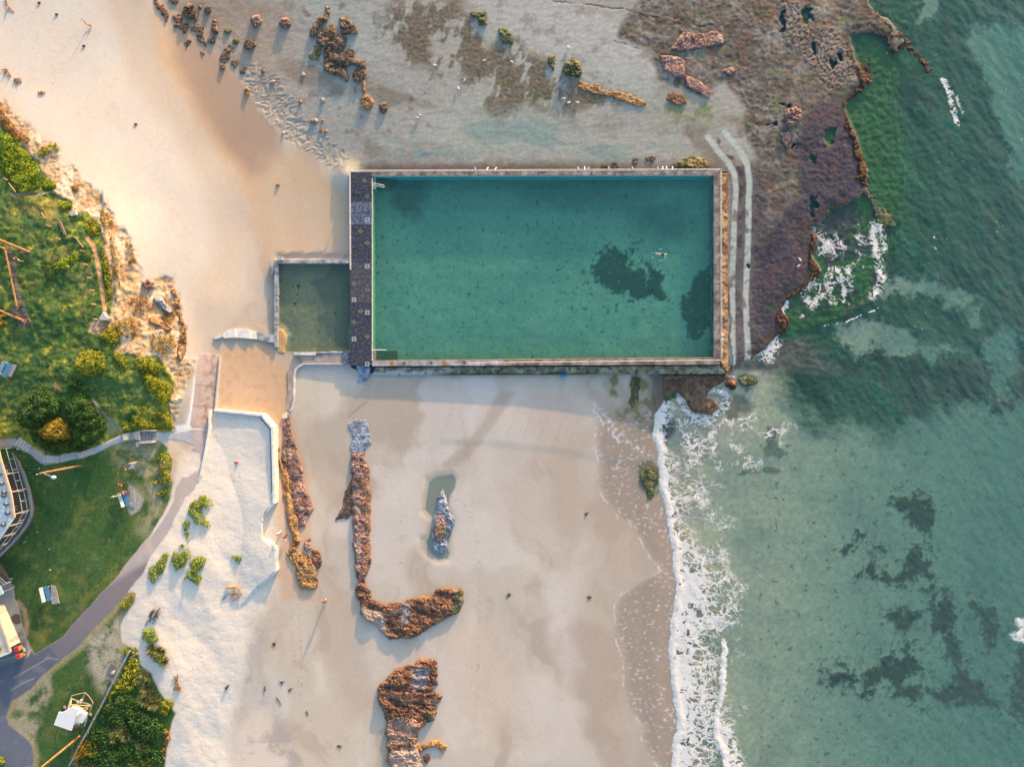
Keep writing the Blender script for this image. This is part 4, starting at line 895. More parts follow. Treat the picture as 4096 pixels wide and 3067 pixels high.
def s_alb(x, y, u, v):
    a = lerp3(C(112, 106, 94), C(160, 158, 140), sst(-.3, .4, fbm(x, y, 34, 5, 311)))
    a = lerp3(a, C(176, 190, 192), sst(.35, .6, v+.3*fbm(x, y, 30, 3, 312))*sst(1900, 1650, x)*.85)
    a = lerp3(a, C(120, 122, 84), sst(2300, 2500, x)*sst(-.1, .3, fbm(x, y, 50, 4, 316))*.6)
    a = lerp3(a, C(52, 78, 36), sst(.62, .85, v+.2*fbm(x, y, 40, 3, 313))*sst(1700, 1850, x)*sst(2480, 2300, x))
    a = lerp3(a, C(48, 44, 40), sst(.25, .5, fbm(x, y, 18, 3, 314))*.75)
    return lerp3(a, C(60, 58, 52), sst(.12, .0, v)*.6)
patch('south_ledge', [(1500, 1466, 1.5), (2880, 1459, 1.4), (2915, 1498, 1.0), (1482, 1504, 1.15)], 340, 13, lambda x, y, u, v: .12*fbm(x, y, 30, 4, 315)+.06*fbm(x, y, 8, 2, 317)-.12*(v > .8), s_alb, m_mason, pool)
m_bluerock = mat('blue_grey_rubble', C(96, 112, 136), .8, col2=C(150, 176, 200), scale=1.6, bump=.04, bscale=3)
MB().prism([(1425, 1462), (1462, 1462), (1482, 1470), (1476, 1505), (1455, 1526), (1428, 1528), (1440, 1500), (1430, 1480)], [1.4, 1.5, 1.4, 1.2, 1.1, 1.05, 1.1, 1.15], .3).prism([(1462, 1470), (1480, 1475), (1470, 1512), (1448, 1520), (1452, 1496)], [1.55, 1.45, 1.35, 1.2, 1.4], .3).build('broken_corner', m_bluerock, pool, world=True)

# floor and water of the main pool
def gridmesh(name, poly, z0, step, m, zf=None, albf=None, attrs=None, parent=None, grow=0):
    p = np.array(poly, float); x0, y0 = p.min(0)-step*2; x1, y1 = p.max(0)+step*2
    x, y = np.meshgrid(np.arange(x0, x1, step), np.arange(y0, y1, step))
    d = sdf(poly, x, y, 60)-grow
    zz = np.full(x.shape, z0*1.0)+(zf(x, y) if zf else 0)
    s = (H-zz)*K; V = np.stack([(x-CX)*s, (CY-y)*s, zz], -1).reshape(-1, 3)
    ny, nx = x.shape; j, i = np.meshgrid(np.arange(ny-1), np.arange(nx-1), indexing='ij'); k = j*nx+i
    q = np.stack([k+nx, k+nx+1, k+1, k], -1)[half(d) < 0]
    u, inv = np.unique(q, return_inverse=True)
    return np_mesh(name, V[u], inv.reshape(q.shape), m, alb=albf(x, y).reshape(-1, 3)[u] if albf else None, fattr={kk: f(x, y).ravel()[u] for kk, f in (attrs or {}).items()}, parent=parent, sub=parent.location if parent else None)
PW1 = Z(2400,600,.483,[(0,900),(30,870),(150,840),(270,880),(290,930),(240,960),(270,1010),(340,1000),(380,1080),(400,1150),(390,1210),(300,1240),(240,1180),(140,1170),(40,1100),(-30,1080),(-60,1000)])
PW2 = Z(2400,600,.483,[(385,1050),(450,1040),(480,1100),(540,1170),(530,1210),(470,1215),(400,1170)])
PW3 = Z(2400,600,.483,[(350,940),(400,935),(450,990),(430,1000)])
PW4 = Z(2400,600,.483,[(680,1270),(760,1160),(830,1040),(900,980),(960,970),(960,1350),(890,1400),(850,1520),(760,1530),(740,1440),(690,1360)])
PD1 = [(1560,735),(1640,705),(1710,710),(1705,790),(1680,850),(1620,890),(1580,840),(1570,800)]
PD2 = Z(2400,600,.483,[(230,520),(420,430),(640,440),(760,560),(720,720),(560,780),(400,700),(280,620)])
PD3 = [(2050,760),(2200,730),(2400,740),(2560,760),(2520,830),(2300,840),(2100,810)]
def pool_alb(x, y):
    wx_ = fbm(x, y, 60, 5, 321, gain=.62); wy_ = fbm(x, y, 60, 5, 322, gain=.62)
    X = x+wx_*34; Y = y+wy_*34
    a = lerp3(C(188, 190, 160), C(170, 178, 152), sst(-.3, .4, fbm(x, y, 260, 4, 323)))
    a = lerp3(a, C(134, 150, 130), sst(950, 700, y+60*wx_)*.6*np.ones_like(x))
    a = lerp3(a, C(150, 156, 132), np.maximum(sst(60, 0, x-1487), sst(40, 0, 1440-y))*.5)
    for p_, s_, c_, k_ in ((PD1, 40, (70, 88, 86), .85), (PD2, 60, (92, 112, 106), .75), (PD3, 60, (92, 116, 110), .7)):
        a = lerp3(a, C(*c_), inm(sdf(p_, X, Y, 120), s_)*k_)
    nf = fbm(x, y, 20, 4, 328, gain=.66)
    for p_, s_ in ((PW1, 18), (PW2, 13), (PW3, 12), (PW4, 13)):
        a = lerp3(a, C(34, 44, 42), sst(.28, .80, inm(sdf(p_, X, Y, 80)+wx_*26-10, s_*1.3)+.75*nf)*.92)
    rag = sst(.28, .46, fbm(x, y, 34, 4, 324, gain=.6))*np.clip(inm(sdf([(2230, 960), (2560, 940), (2680, 1180), (2600, 1300), (2300, 1260), (2240, 1120)], x, y, 200), 90), 0, 1)
    a = lerp3(a, C(60, 70, 60), rag*.75)
    a = lerp3(a, C(70, 80, 66), sst(.62, .74, fbm(x, y, 22, 3, 325))*.5)
    return a*(1+.15*fbm(x, y, 9, 3, 326)+.10*fbm(x, y, 120, 5, 329, gain=.62, rot=.3, asp=1.8))[..., None]
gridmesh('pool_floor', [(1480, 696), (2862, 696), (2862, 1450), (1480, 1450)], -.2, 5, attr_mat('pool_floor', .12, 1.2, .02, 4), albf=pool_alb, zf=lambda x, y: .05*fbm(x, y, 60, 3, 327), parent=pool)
pw = gridmesh('pool_water', [(1486, 700), (2860, 698), (2860, 1438), (1486, 1448)], WZ, 5, water_mat('pool_water_surface', k=(.42, .108, .088), body=(.05, .19, .17), turb=.13, bumpd=.05, bscale=2.6, foam=False),
  zf=lambda x, y: .012*fbm(x, y, 40, 3, 331, rot=.5, asp=2)+.006*fbm(x, y, 14, 2, 332), attrs={'depth': lambda x, y: 1.8+.25*fbm(x, y, 300, 3, 333)+.35*sst(120, 0, y-700)+.2*sst(60, 0, 2856-x), 'foam': lambda x, y: 0*x})
tag(pw, 'calm teal water filling the large pool', 'water', kind='structure')
# kiddie pool
kid = thing('wading_pool', 'small square wading pool with pale low walls left of the deck', 'swimming pool', P(1250, 1230, 1.6))
KZ = 1.62
for a, b in ((1111, 1232), (1234, 1276), (1278, 1320), (1322, 1400)):
    MB().prism([(a, 1040-.006*(a-1100)), (b, 1040-.006*(b-1100)), (b, 1052), (a, 1053)], KZ+random.uniform(-.03, .03), -.8).build('north_wall', m_kidw, kid, world=True)
for a, b in ((1042, 1181), (1184, 1297), (1300, 1387)):
    MB().prism([(1097, a), (1110, a), (1111, b), (1098, b)], KZ+random.uniform(-.04, .04), -.8).build('west_wall', m_kidw, kid, world=True)
MB().prism([(1083, 1041), (1096, 1041), (1096, 1099), (1084, 1099)], KZ-.05, .5).build('corner_block', m_kidw, kid, world=True)
MB().prism([(1108, 1028), (1127, 1027), (1129, 1042), (1109, 1042)], KZ+.35, .5).build('concrete_box', m_kidw, kid, world=True)
m_wh = mat('whitewashed_concrete', C(196, 190, 190), .9, col2=C(232, 228, 228), scale=1.2, thr=(.35, .6), bump=.02, bscale=5)
m_plat = mat('pinkish_concrete', C(148, 132, 126), .9, col2=C(186, 172, 164), scale=1.0, bump=.02, bscale=5)
MB().prism([(1175, 1409), (1264, 1407), (1262, 1420), (1178, 1420)], 1.50, .4).build('south_wall', m_wh, kid, world=True)
MB().prism([(1264, 1407), (1370, 1405), (1370, 1412), (1264, 1414)], 1.46, .4).build('south_wall', m_kidw, kid, world=True)
MB().prism([(1190, 1421), (1370, 1413), (1372, 1452), (1215, 1452)], 1.36, .3).build('south_platform', m_plat, kid, world=True)
MB().prism([(1371, 1405), (1400, 1404), (1400, 1458), (1373, 1458)], 1.58, .3).build('south_platform', m_deckb, kid, world=True)
MB().prism([(1215, 1452.5), (1372, 1452.5), (1372, 1457), (1215, 1457)], 1.42, .3).build('kerb', m_wh, kid, world=True)
def kid_alb(x, y):
    n = fbm(x, y, 90, 5, 341)
    a = lerp3(C(150, 152, 130), C(166, 164, 136), sst(-.3, .3, n))
    a = lerp3(a, C(108, 120, 116), inm(sdf([(1320, 1060), (1402, 1055), (1402, 1400), (1340, 1380), (1290, 1300), (1260, 1280), (1300, 1240), (1260, 1150), (1240, 1130), (1300, 1110)], x+18*n, y+12*n, 90), 10)*.7)
    a = lerp3(a, C(134, 138, 118), inm(np.hypot((x-1340)/60, (y-1225)/28)-1, .2)*.5)
    a = lerp3(a, C(34, 38, 34), sst(.22, .5, fbm(x, y, 18, 4, 342)+.5*np.exp(-(((x-1180)/26)**2+((y-1155)/26)**2))+.5*np.exp(-(((x-1306)/22)**2+((y-1327)/10)**2))+.4*np.exp(-(((x-1173)/8)**2+((y-1240)/14)**2))-.35))
    sand = inm(sdf([(1105, 1305), (1130, 1312), (1150, 1340), (1146, 1385), (1140, 1415), (1105, 1415)], x+8*n, y+8*n, 60), 8)
    return lerp3(a, C(196, 158, 116), sand)
def kid_z(x, y):
    n = fbm(x, y, 90, 3, 341)
    return .62*inm(sdf([(1095, 1295), (1130, 1305), (1155, 1340), (1150, 1385), (1146, 1420), (1095, 1420)], x+8*n, y+8*n, 60), 16)+.03*fbm(x, y, 20, 3, 343)
gridmesh('pool_floor', [(1104, 1046), (1404, 1044), (1404, 1415), (1104, 1415)], .60, 4, attr_mat('wading_floor', .2, 3, .02, 6), zf=kid_z, albf=kid_alb, parent=kid)
kw = gridmesh('wading_water', [(1107, 1048), (1402, 1046), (1402, 1410), (1107, 1410)], 1.10, 5, water_mat('wading_water_surface', k=(.40, .25, .29), body=(.07, .10, .08), turb=.14, bumpd=.006, bscale=3, foam=False), attrs={'depth': lambda x, y: np.clip(.5-kid_z(x, y), .0, 1)+.25})
tag(kw, 'murky shallow water in the small wading pool', 'water', kind='structure')

# steps down into the pool with their handrails
def pool_steps(y0, y1, sgn, label):
    s = thing('pool_steps', label, 'steps', P(1530, (y0+y1)/2, WZ))
    MB().prism([(1491, y0), (1504, y0), (1504, y1), (1491, y1)], WZ+.1, .1).build('landing', m_stepc, s, world=True)
    if sgn:
        for ya, yb in ((y0-3, y0), (y1, y1+3)): MB().prism([(1491, ya), (1504, ya), (1504, yb), (1491, yb)], WZ+.14, .1).build('blue_edge', m_blue, s, world=True)
    for i in range(8):
        zt = WZ-.12-.17*i
        MB().prism([(1504.5+i*10.5, y0), (1514+i*10.5, y0), (1514+i*10.5, y1), (1504.5+i*10.5, y1)], zt, .1).build('tread', m_step, s, world=True)
    return s
s1 = pool_steps(713, 752, True, 'mossy steps with blue painted ends at the top left corner of the pool')
s2 = pool_steps(1403, 1441, False, 'mossy brown steps at the bottom left corner of the pool')
def hrail(label, a, b, grp='step handrails', n=2):
    A_ = P(a[0], a[1], DZ); B_ = P(b[0], b[1], WZ)
    t = thing('handrail', label, 'handrail', A_, grp)
    top = [A_+Vector((0, 0, .9)), B_+Vector((0, 0, .75))]
    MB().tube(*top, .045).build('rail', m_white, t, world=True)
    if n > 1: MB().tube(top[0]+Vector((.02, -.28, -.06)), top[1]+Vector((0, -.28, -.06)), .04).build('rail', m_white, t, world=True)
    MB().tube(A_, top[0], .035).build('post', m_white, t, world=True); MB().tube(B_-Vector((0, 0, 1.2)), top[1], .035).build('post', m_white, t, world=True)
hrail('white double handrail over the top left pool steps', (1492, 739), (1540, 748))
hrail('white handrail over the bottom left pool steps', (1492, 1400), (1545, 1401), n=1)

# railings round the pool
def railing(label, pts, zb, posts, rails=(1.05, .55), name='railing', m=m_white, mp=m_rust, grp='white pool railings'):
    t = thing(name, label, 'railing', P(*pts[0], zb), grp)
    w_ = [P(a, b, zb) for a, b in pts]
    for h in rails:
        mb = MB()
        for i in range(len(w_)-1): mb.tube(w_[i]+Vector((0, 0, h)), w_[i+1]+Vector((0, 0, h)), .04, n=6)
        mb.build('rail', m, t, world=True)
    L_ = [(w_[i+1]-w_[i]).length for i in range(len(w_)-1)]; tot = sum(L_)
    k = max(1, round(tot/posts))
    for j in range(k+1):
        d = tot*j/k; i = 0
        while i < len(L_)-1 and d > L_[i]: d -= L_[i]; i += 1
        p = w_[i]+(w_[i+1]-w_[i])*(d/L_[i])
        MB().tube(p, p+Vector((0, 0, rails[0])), .035, n=6).build('post', mp, t, world=True)
    return t
railing('white two rail railing along the top edge of the pool with gulls on it', [(1404, 691), (2876, 685)], DZ, 2.05)
railing('white two rail railing along the left edge of the dark deck', [(1405, 694), (1407, 1082)], DZ, 2.05)
railing('white two rail railing along the right edge of the pool', [(2877, 688), (2879, 1436)], DZ, 2.05)
railing('white single line railing along the lower right edge of the pool', [(1877, 1452), (2877, 1441)], DZ, 2.4, rails=(1.05,))

# painted markings on the deck
m_ydia = mat('faded_yellow_paint', C(150, 142, 112), .8, .2, 6); m_wsq = mat('faded_white_paint', C(188, 186, 188), .8, .15, 6); m_osq = mat('ochre_paint', C(178, 140, 70), .8, .2, 5)
m_ink = mat('dark_paint', C(50, 48, 50), .8, .2, 6)
def flat(mb, pts, zz):
    return mb.poly([(a, b, zz) for a, b in pts])
def ring(mb, r0, r1, zz, n=18):
    for i in range(n):
        a, b = math.tau*i/n, math.tau*(i+1)/n
        flat(mb, [(r0*math.cos(a), r0*math.sin(a)), (r1*math.cos(a), r1*math.sin(a)), (r1*math.cos(b), r1*math.sin(b)), (r0*math.cos(b), r0*math.sin(b))], zz)
def figure(mb, zz):
    flat(mb, [(-.04, .10), (.04, .10), (.05, .17), (0, .2), (-.05, .17)], zz)
    flat(mb, [(-.05, .09), (.06, .07), (.02, -.08), (-.06, -.05)], zz)
    flat(mb, [(.05, .07), (.14, .0), (.12, -.03), (.03, .03)], zz); flat(mb, [(-.05, -.05), (-.12, -.16), (-.08, -.17), (0, -.07)], zz); flat(mb, [(0, -.07), (.09, -.15), (.12, -.12), (.03, -.05)], zz)
def sqr(r, rot): return [(r*math.cos(rot+i*math.pi/2), r*math.sin(rot+i*math.pi/2)) for i in range(4)]
def mark(name, m, px, py, rot, kind):
    c = P(px, py, DZ+.016)-pool.location
    mb = MB(); flat(mb, sqr(.40 if kind == 'd' else .44, rot), 0); o = mb.build(name, m, pool); o.location = c
    ic = MB()
    if kind == 'd':
        for i in range(4):
            a = sqr(.33, rot); b = sqr(.25, rot); flat(ic, [a[i], a[(i+1) % 4], b[(i+1) % 4], b[i]], .004)
        figure(ic, .004)
    elif kind == 's':
        ring(ic, .19, .235, .004); flat(ic, [(-.17, .14), (-.14, .17), (.17, -.14), (.14, -.17)], .005); figure(ic, .004)
    else:
        flat(ic, [(-.2, .12), (.2, .02), (.2, -.02), (-.2, .06)], .004); flat(ic, [(-.2, -.05), (.2, -.12), (.2, -.16), (-.2, -.1)], .004)
    ic.build('pictogram', m_ink, o)
for q in [(1457,723),(1469,785),(1442,925),(1469,972),(1416,1136),(1470,1160),(1442,1245),(1416,1289),(1469,1346)]: mark('warning_diamond', m_ydia, *q, 0, 'd')
for q in [(1469,879),(1469,1065),(1416,1199),(1469,1250),(1416,1356),(1469,1456)]: mark('prohibition_square', m_wsq, *q, math.pi/4, 's')
for q in [(1568,1453),(1777,1452)]: mark('ochre_square', m_osq, *q, math.pi/4, 'o')
for q in [(1617,1451),(1725,1453),(1859,1450)]:
    ic = MB(); ring(ic, .22, .26, .012); flat(ic, [(-.19, .16), (-.16, .19), (.19, -.16), (.16, -.19)], .014); figure(ic, .012)
    o = ic.build('painted_ring', m_ink, pool); o.location = P(*q, DZ+.022)-pool.location
def mark_kid():
    c = P(1096+7, 1064, KZ+.06)-kid.location
    mb = MB(); flat(mb, sqr(.3, math.pi/4), 0); o = mb.build('ochre_square', m_osq, kid); o.location = c
mark_kid()
# blue grated outlet at the foot of the wall
bx = thing('drain_grate', 'small bright blue grated outlet box at the foot of the pool wall', 'drain', P(2252, 1494, 1.0))
m_bl = mat('blue_plastic', C(50, 120, 180), .5, .15, 5); m_bd = mat('dark_grate', C(44, 60, 76), .6, .2, 9)
MB().prism([(2243, 1484), (2261, 1484), (2262, 1506), (2243, 1506)], 1.2, .3).build('box', m_bl, bx, world=True)
gq = MB()
for i in range(5): gq.prism([(2244+i*3.6, 1485), (2246+i*3.6, 1485), (2246+i*3.6, 1497), (2244+i*3.6, 1497)], 1.23, 1.2)
gq.build('grate', m_bd, bx, world=True)

# ================================================================ rocks
m_rock = attr_mat('rock', .34, 4.5, .09, 6.0, rough=.85)
PAL = {
 'orange': [C(128, 92, 72), C(90, 66, 60), C(170, 130, 102), C(58, 48, 46)],
 'ochre': [C(176, 134, 88), C(136, 98, 64), C(200, 164, 118), C(96, 72, 54)],
 'pink': [C(154, 120, 110), C(116, 88, 88), C(190, 160, 146), C(76, 62, 62)],
 'brown': [C(110, 92, 78), C(82, 68, 62), C(148, 126, 106), C(54, 48, 46)],
 'grey': [C(150, 160, 178), C(112, 124, 144), C(184, 194, 208), C(80, 88, 102)],
 'moss': [C(94, 100, 66), C(66, 80, 46), C(136, 130, 100), C(50, 50, 42)],
 'kelp': [C(82, 58, 42), C(50, 36, 30), C(118, 82, 54), C(36, 28, 26)],
 'pale': [C(192, 182, 172), C(156, 146, 138), C(216, 210, 204), C(112, 102, 96)],
}
rseed = [500]
def rock(name, label, outs, h, pal='brown', step=4.0, rough=.35, shoulder=22, wl=46, rot=0.0, asp=1.0, crack=0, group=None, cat='rock', tint=None, zbase=None, warp=1.0, gaps=0.0):
    """rock outcrop from one or more traced outlines: a displaced, closed mound with broken edges"""
    rseed[0] += 7; sd = rseed[0]
    allp = np.array([q for o in outs for q in o], float)
    x0, y0 = allp.min(0)-step*5; x1, y1 = allp.max(0)+step*5
    x, y = np.meshgrid(np.arange(x0, x1, step), np.arange(y0, y1, step))
    e = max(4.0, min(26.0, shoulder))
    ax = fbm(x, y, e*2.2, 4, sd)*e*.42*warp; ay = fbm(x, y, e*2.2, 4, sd+1)*e*.42*warp
    d = np.minimum.reduce([sdf(o, x+ax, y+ay, 80) for o in outs])-2.5
    if gaps: d = d+gaps*(fbm(x, y, 22, 4, sd+12, gain=.6)+.25)
    ins = -d
    prof = np.clip(ins/shoulder, 0, 1); prof = np.clip(1-(1-prof)**2.4, 0, 1)**.55
    n1 = ridged(x, y, wl, 4, sd+2, rot=rot, asp=asp); n2 = fbm(x, y, wl*1.9, 3, sd+3); n3 = fbm(x, y, 9, 2, sd+4)
    n4 = ridged(x+ax, y+ay, max(12.0, wl*.34), 3, sd+9)
    lay = fbm(x+ax, y+ay, wl*1.3, 4, sd+11, rot=rot+.4, asp=max(asp, 1.4))*4.5; fl_ = np.floor(lay); lay = fl_+sst(.55, 1.0, lay-fl_)
    rel = h*prof*(1-rough*.55+rough*(.15*lay+.5*(n1-.5)+.3*n2))+(.16*min(h, 1.1)*(n4-.5)+.04*n3)*prof
    crack = crack or (max(18, wl*.9) if h > .3 else 0)
    if crack:
        cb_, ci_ = cells(x+ax*1.5, y+ay*1.5, crack, sd % 97)
        rel = rel*(1-.22*sst(.12, .0, cb_))+h*.12*(ci_-.5)*prof
    gzz = gzv(x, y) if zbase is None else np.full(x.shape, zbase)
    zz = gzz+np.where(ins > 0, .04+np.maximum(rel, .01), -.35)
    s = (H-zz)*K; V = np.stack([(x-CX)*s, (CY-y)*s, zz], -1).reshape(-1, 3)
    p = PAL[pal]
    a = lerp3(p[0], p[1], sst(-.1, .4, fbm(x, y, 70, 5, sd+5, gain=.62)))
    a = lerp3(a, p[2], sst(.05, .45, fbm(x, y, 44, 5, sd+6, gain=.62, rot=rot, asp=asp))*.8)
    a = lerp3(a, p[3], sst(.05, .45, fbm(x, y, 26, 5, sd+13, gain=.65, rot=rot, asp=max(asp, 1.3)))*.6); a = lerp3(a, p[2], sst(.2, .5, fbm(x, y, 18, 4, sd+14, gain=.62))*.6)
    a = lerp3(a, p[3], sst(.45, .25, n1)*.35); a = lerp3(a, p[3], sst(.38, .2, n4)*.3); a = a*(1.08+.24*fbm(x, y, 13, 3, sd+10))[..., None]
    if crack: a = lerp3(a, p[3], sst(.07, .01, cb_)*.6); a = a*(.9+.2*ci_)[..., None]
    if tint: 
        for poly, pl_, w_ in tint:
            q = PAL[pl_]; m_ = inm(sdf(poly, x+ax, y+ay, 60), 9)*w_
            a = lerp3(a, lerp3(q[0], q[2], sst(-.3, .4, fbm(x, y, 30, 4, sd+8))), m_)
    ny, nx = x.shape; j, i = np.meshgrid(np.arange(ny-1), np.arange(nx-1), indexing='ij'); k = j*nx+i
    mx_ = np.maximum.reduce([ins[:-1, :-1], ins[1:, :-1], ins[:-1, 1:], ins[1:, 1:]])
    q = np.stack([k+nx, k+nx+1, k+1, k], -1)[mx_ > 0]
    if len(q) == 0: return None
    u, inv = np.unique(q, return_inverse=True)
    c = P(float(allp[:, 0].mean()), float(allp[:, 1].mean()), 0); c.z = float(np.median(gzz))
    o = np_mesh(name, V[u]-np.array(c)[None], inv.reshape(q.shape), m_rock, alb=a.reshape(-1, 3)[u], smooth=False)
    o.location = c
    return tag(o, label, cat, group)
def blob(cx, cy, rx, ry, rot=0, n=12, jit=.18):
    r = random.Random(int(cx*7+cy*13)); o = []
    for i in range(n):
        t = math.tau*i/n; k = 1+r.uniform(-jit, jit)
        a, b = rx*k*math.cos(t), ry*k*math.sin(t)
        o.append((cx+a*math.cos(rot)-b*math.sin(rot), cy+a*math.sin(rot)+b*math.cos(rot)))
    return o
zA = lambda pts: Z(1100, 1500, .4831, pts)
zB = lambda pts: Z(1100, 2200, .5236, pts)
zT = lambda pts: Z(600, 0, .4973, pts)
zU = lambda pts: Z(1600, 0, .4973, pts)
zV = lambda pts: Z(2600, 0, .676, pts)
# beach rocks
rock('rock_ridge', 'purple pink rock ridge winding down the sand right of the white terrace wall', [zA([(85,370),(110,330),(140,470),(170,590),(210,700),(230,800),(250,950),(300,1030),(312,1130),(262,1200),(250,1255),(190,1265),(195,1100),(150,1000),(125,800),(100,680),(105,560),(60,620),(68,480)])], .42, 'pink', 3.5, .6, 18, 34)
rock('rock_ridge', 'orange ochre rock ridge lowest and longest along the foot of the terrace wall', [zA([(8,590),(30,600),(45,700),(72,760),(112,800),(122,950),(142,1080),(188,1200),(202,1380),(160,1420),(215,1470),(280,1520),(330,1600),(340,1660)])[:-2]+zB([(250,30),(300,90),(325,200),(330,270),(285,300),(205,290),(160,215),(165,130),(105,60),(95,10)])+zA([(160,1560),(130,1480),(110,1440),(150,1380),(130,1290),(100,1210),(95,1100),(75,980),(60,850),(40,760),(10,700)])], .5, 'ochre', 3.5, .55, 18, 36)
rock('rock_crust', 'low dark rubble between the ochre ridge and the pink ridge', [zA([(60,640),(110,700),(150,820),(200,960),(230,1080),(200,1200),(170,1240),(150,1120),(110,1000),(90,860),(60,760)])], .28, 'brown', 3, .7, 9, 20, warp=2)
rock('boulder', 'small pink boulder in the sand beside the lower end of the ochre ridge', [zA([(240,1430),(255,1370),(290,1355),(300,1390),(295,1440),(260,1450)])], .4, 'pink', 3, .4, 9, 24)
rock('boulder', 'reddish boulder just right of the lower end of the ochre ridge', [zA([(300,1450),(340,1440),(375,1480),(388,1540),(370,1590),(330,1600),(310,1560),(320,1500)])], .5, 'orange', 3, .5, 10, 24)
rock('rock_slab', 'flat blue grey algae coated slab at the top of the long ridge', [zA([(605,410),(660,370),(760,370),(780,470),(796,560),(760,590),(745,645),(640,650),(625,600),(645,500),(610,430)])], .16, 'grey', 3.5, .5, 14, 30)
rock('rock_ridge', 'long straight blocky ridge of reddish rock in the middle of the beach', [zA([(640,655),(740,645),(760,720),(780,850),(787,1000),(780,1400),(790,1560),(745,1640)])+zB([(725,60),(722,130),(690,200),(690,245),(640,240),(612,120),(602,20)])+zA([(652,1500),(650,1300),(642,1100),(640,850),(622,740)])], .62, 'pink', 3.5, .45, 20, 34, crack=24, tint=[(zA([(640,840),(790,840),(790,1700),(700,1700),(760,1300),(740,1000)]), 'orange', .8)])
rock('weed_wing', 'dark brown weed covered rock spreading left from the long ridge', [zA([(635,870),(642,1150),(600,1190),(560,1180),(500,1200),(530,1150),(560,1110),(580,960)])], .14, 'brown', 3.5, .5, 12, 22)
rock('rock_outcrop', 'large L shaped orange brown rock with a green tip', [zB([(622,262),(650,240),(690,262),(730,310),(735,360),(800,412),(980,392),(1200,342),(1230,302),(1320,286),(1410,292),(1440,330),(1440,380),(1400,470),(1340,502),(1290,512),(1230,560),(1110,630),(1030,676),(960,662),(890,682),(840,640),(800,590),(700,540),(655,480),(650,390),(620,360)])], 0.8, 'orange', 3.5, .5, 20, 40, rot=.2, asp=2.4, tint=[(zB([(1360,300),(1450,300),(1450,430),(1390,490),(1330,440),(1400,400)]), 'moss', .95), (zB([(970,400),(1030,400),(1010,560),(960,560)]), 'grey', .5), (zB([(640,420),(820,480),(860,640),(700,560)]), 'pale', .45)])
rock('rock_outcrop', 'tall brown rock mass with layered shelves at the bottom edge', [zB([(1070,865),(1110,830),(1190,830),(1242,860),(1236,940),(1200,1040),(1200,1080),(1275,1112),(1260,1150),(1220,1180),(1230,1240),(1222,1290),(1150,1310),(1092,1380),(1080,1440),(1065,1490),(1110,1540),(1130,1680),(900,1680),(850,1600),(865,1520),(852,1400),(850,1300),(820,1210),(790,1150),(778,1060),(830,1010),(850,980),(930,900)])], 0.95, 'orange', 3.5, .55, 20, 40, rot=.1, asp=2.8, tint=[(zB([(860,1280),(1080,1280),(1070,1480),(860,1500)]), 'pink', .8), (zB([(870,1540),(1100,1500),(1130,1680),(880,1680)]), 'pale', .45), (zB([(1040,900),(1180,900),(1150,1060),(1050,1060)]), 'grey', .45), (zB([(1170,1230),(1230,1230),(1200,1300)]), 'moss', .8)])
rock('boulder', 'low rock spur right of the tall brown rock mass', [zB([(1060,1485),(1160,1485),(1190,1455),(1250,1455),(1312,1500),(1285,1545),(1230,1500),(1180,1500),(1120,1540),(1080,1530)])], .45, 'ochre', 3, .5, 10, 24)
rock('boulder', 'small round boulder off the foot of the tall brown rock mass', [zB([(1135,1580),(1160,1555),(1190,1580),(1170,1610),(1150,1625)])], .35, 'orange', 3, .4, 8, 20)
rock('stone', 'small brown stone beside the upper right flank of the tall rock mass', [blob(1745, 2730, 6, 8)], .3, 'brown', 2.5, .4, 6, 16)
rock('rock_tongue', 'pointed blue white rock in the tide pool', [zA([(1395,943),(1420,990),(1430,1070),(1450,1140),(1492,1200),(1480,1240),(1442,1340),(1420,1430),(1385,1474),(1330,1452),(1308,1400),(1304,1280),(1310,1180),(1340,1110),(1350,1000),(1372,958)])], .7, 'grey', 3, .35, 18, 34, zbase=.5)
rock('boulder', 'mossy brown rock resting on the pointed blue white rock', [zA([(1345,1160),(1385,1165),(1412,1230),(1412,1320),(1380,1365),(1330,1370),(1316,1300),(1322,1210)])], .3, 'pink', 3, .4, 9, 26, zbase=1.08, tint=[(zA([(1370,1260),(1415,1230),(1415,1330),(1375,1360)]), 'moss', .9)])
# rocks of the upper beach and the platform
g_ = 'dark boulders on the upper sand'
for lab, c, h, pal in (('biggest rounded dark boulder of the upper sand', (320, 88, 50, 66), 1.0, 'brown'), ('small round grey boulder right of the biggest upper boulder', (465, 82, 24, 28), .5, 'brown'), ('tall narrow dark boulder of the upper sand', (524, 222, 24, 58), .7, 'brown'), ('creased tan boulder standing alone on grey sand', (855, 166, 38, 46), .8, 'pink'), ('squat boulder with a wash mark below it', (1088, 188, 42, 42), .7, 'pink'), ('small mossy boulder between dark outcrops', (625, 250, 26, 20), .35, 'moss'), ('split boulder with pale rim', (802, 358, 44, 44), .8, 'brown'), ('low dark boulder above the black crust', (495, 322, 28, 28), .4, 'brown'), ('small grey green boulder beside the split boulder', (688, 330, 24, 26), .35, 'moss'), ('mossy ochre boulder left of the ledge end', (1745, 825, 50, 56), .5, 'ochre'), ('dull brown boulder at the end of the ledge', (1878, 865, 32, 44), .4, 'brown'), ('small rock between the tall boulder and the crust', (370, 140, 14, 26), .3, 'brown'), ('tiny dark stone above the tall boulder', (402, 56, 12, 14), .25, 'brown')):
    rock('boulder', lab, [zT(blob(*c[:4]))], h, pal, 3, .35, 11, 30, group=g_, warp=.6)
rock('rock_ridge', 'narrow curved dark rock ridge at the top of the picture', [zT([(1420,60),(1445,60),(1442,110),(1425,160),(1380,182),(1350,230),(1325,292),(1282,288),(1308,210),(1340,160),(1390,130),(1412,100)])], .7, 'brown', 3, .45, 13, 30)
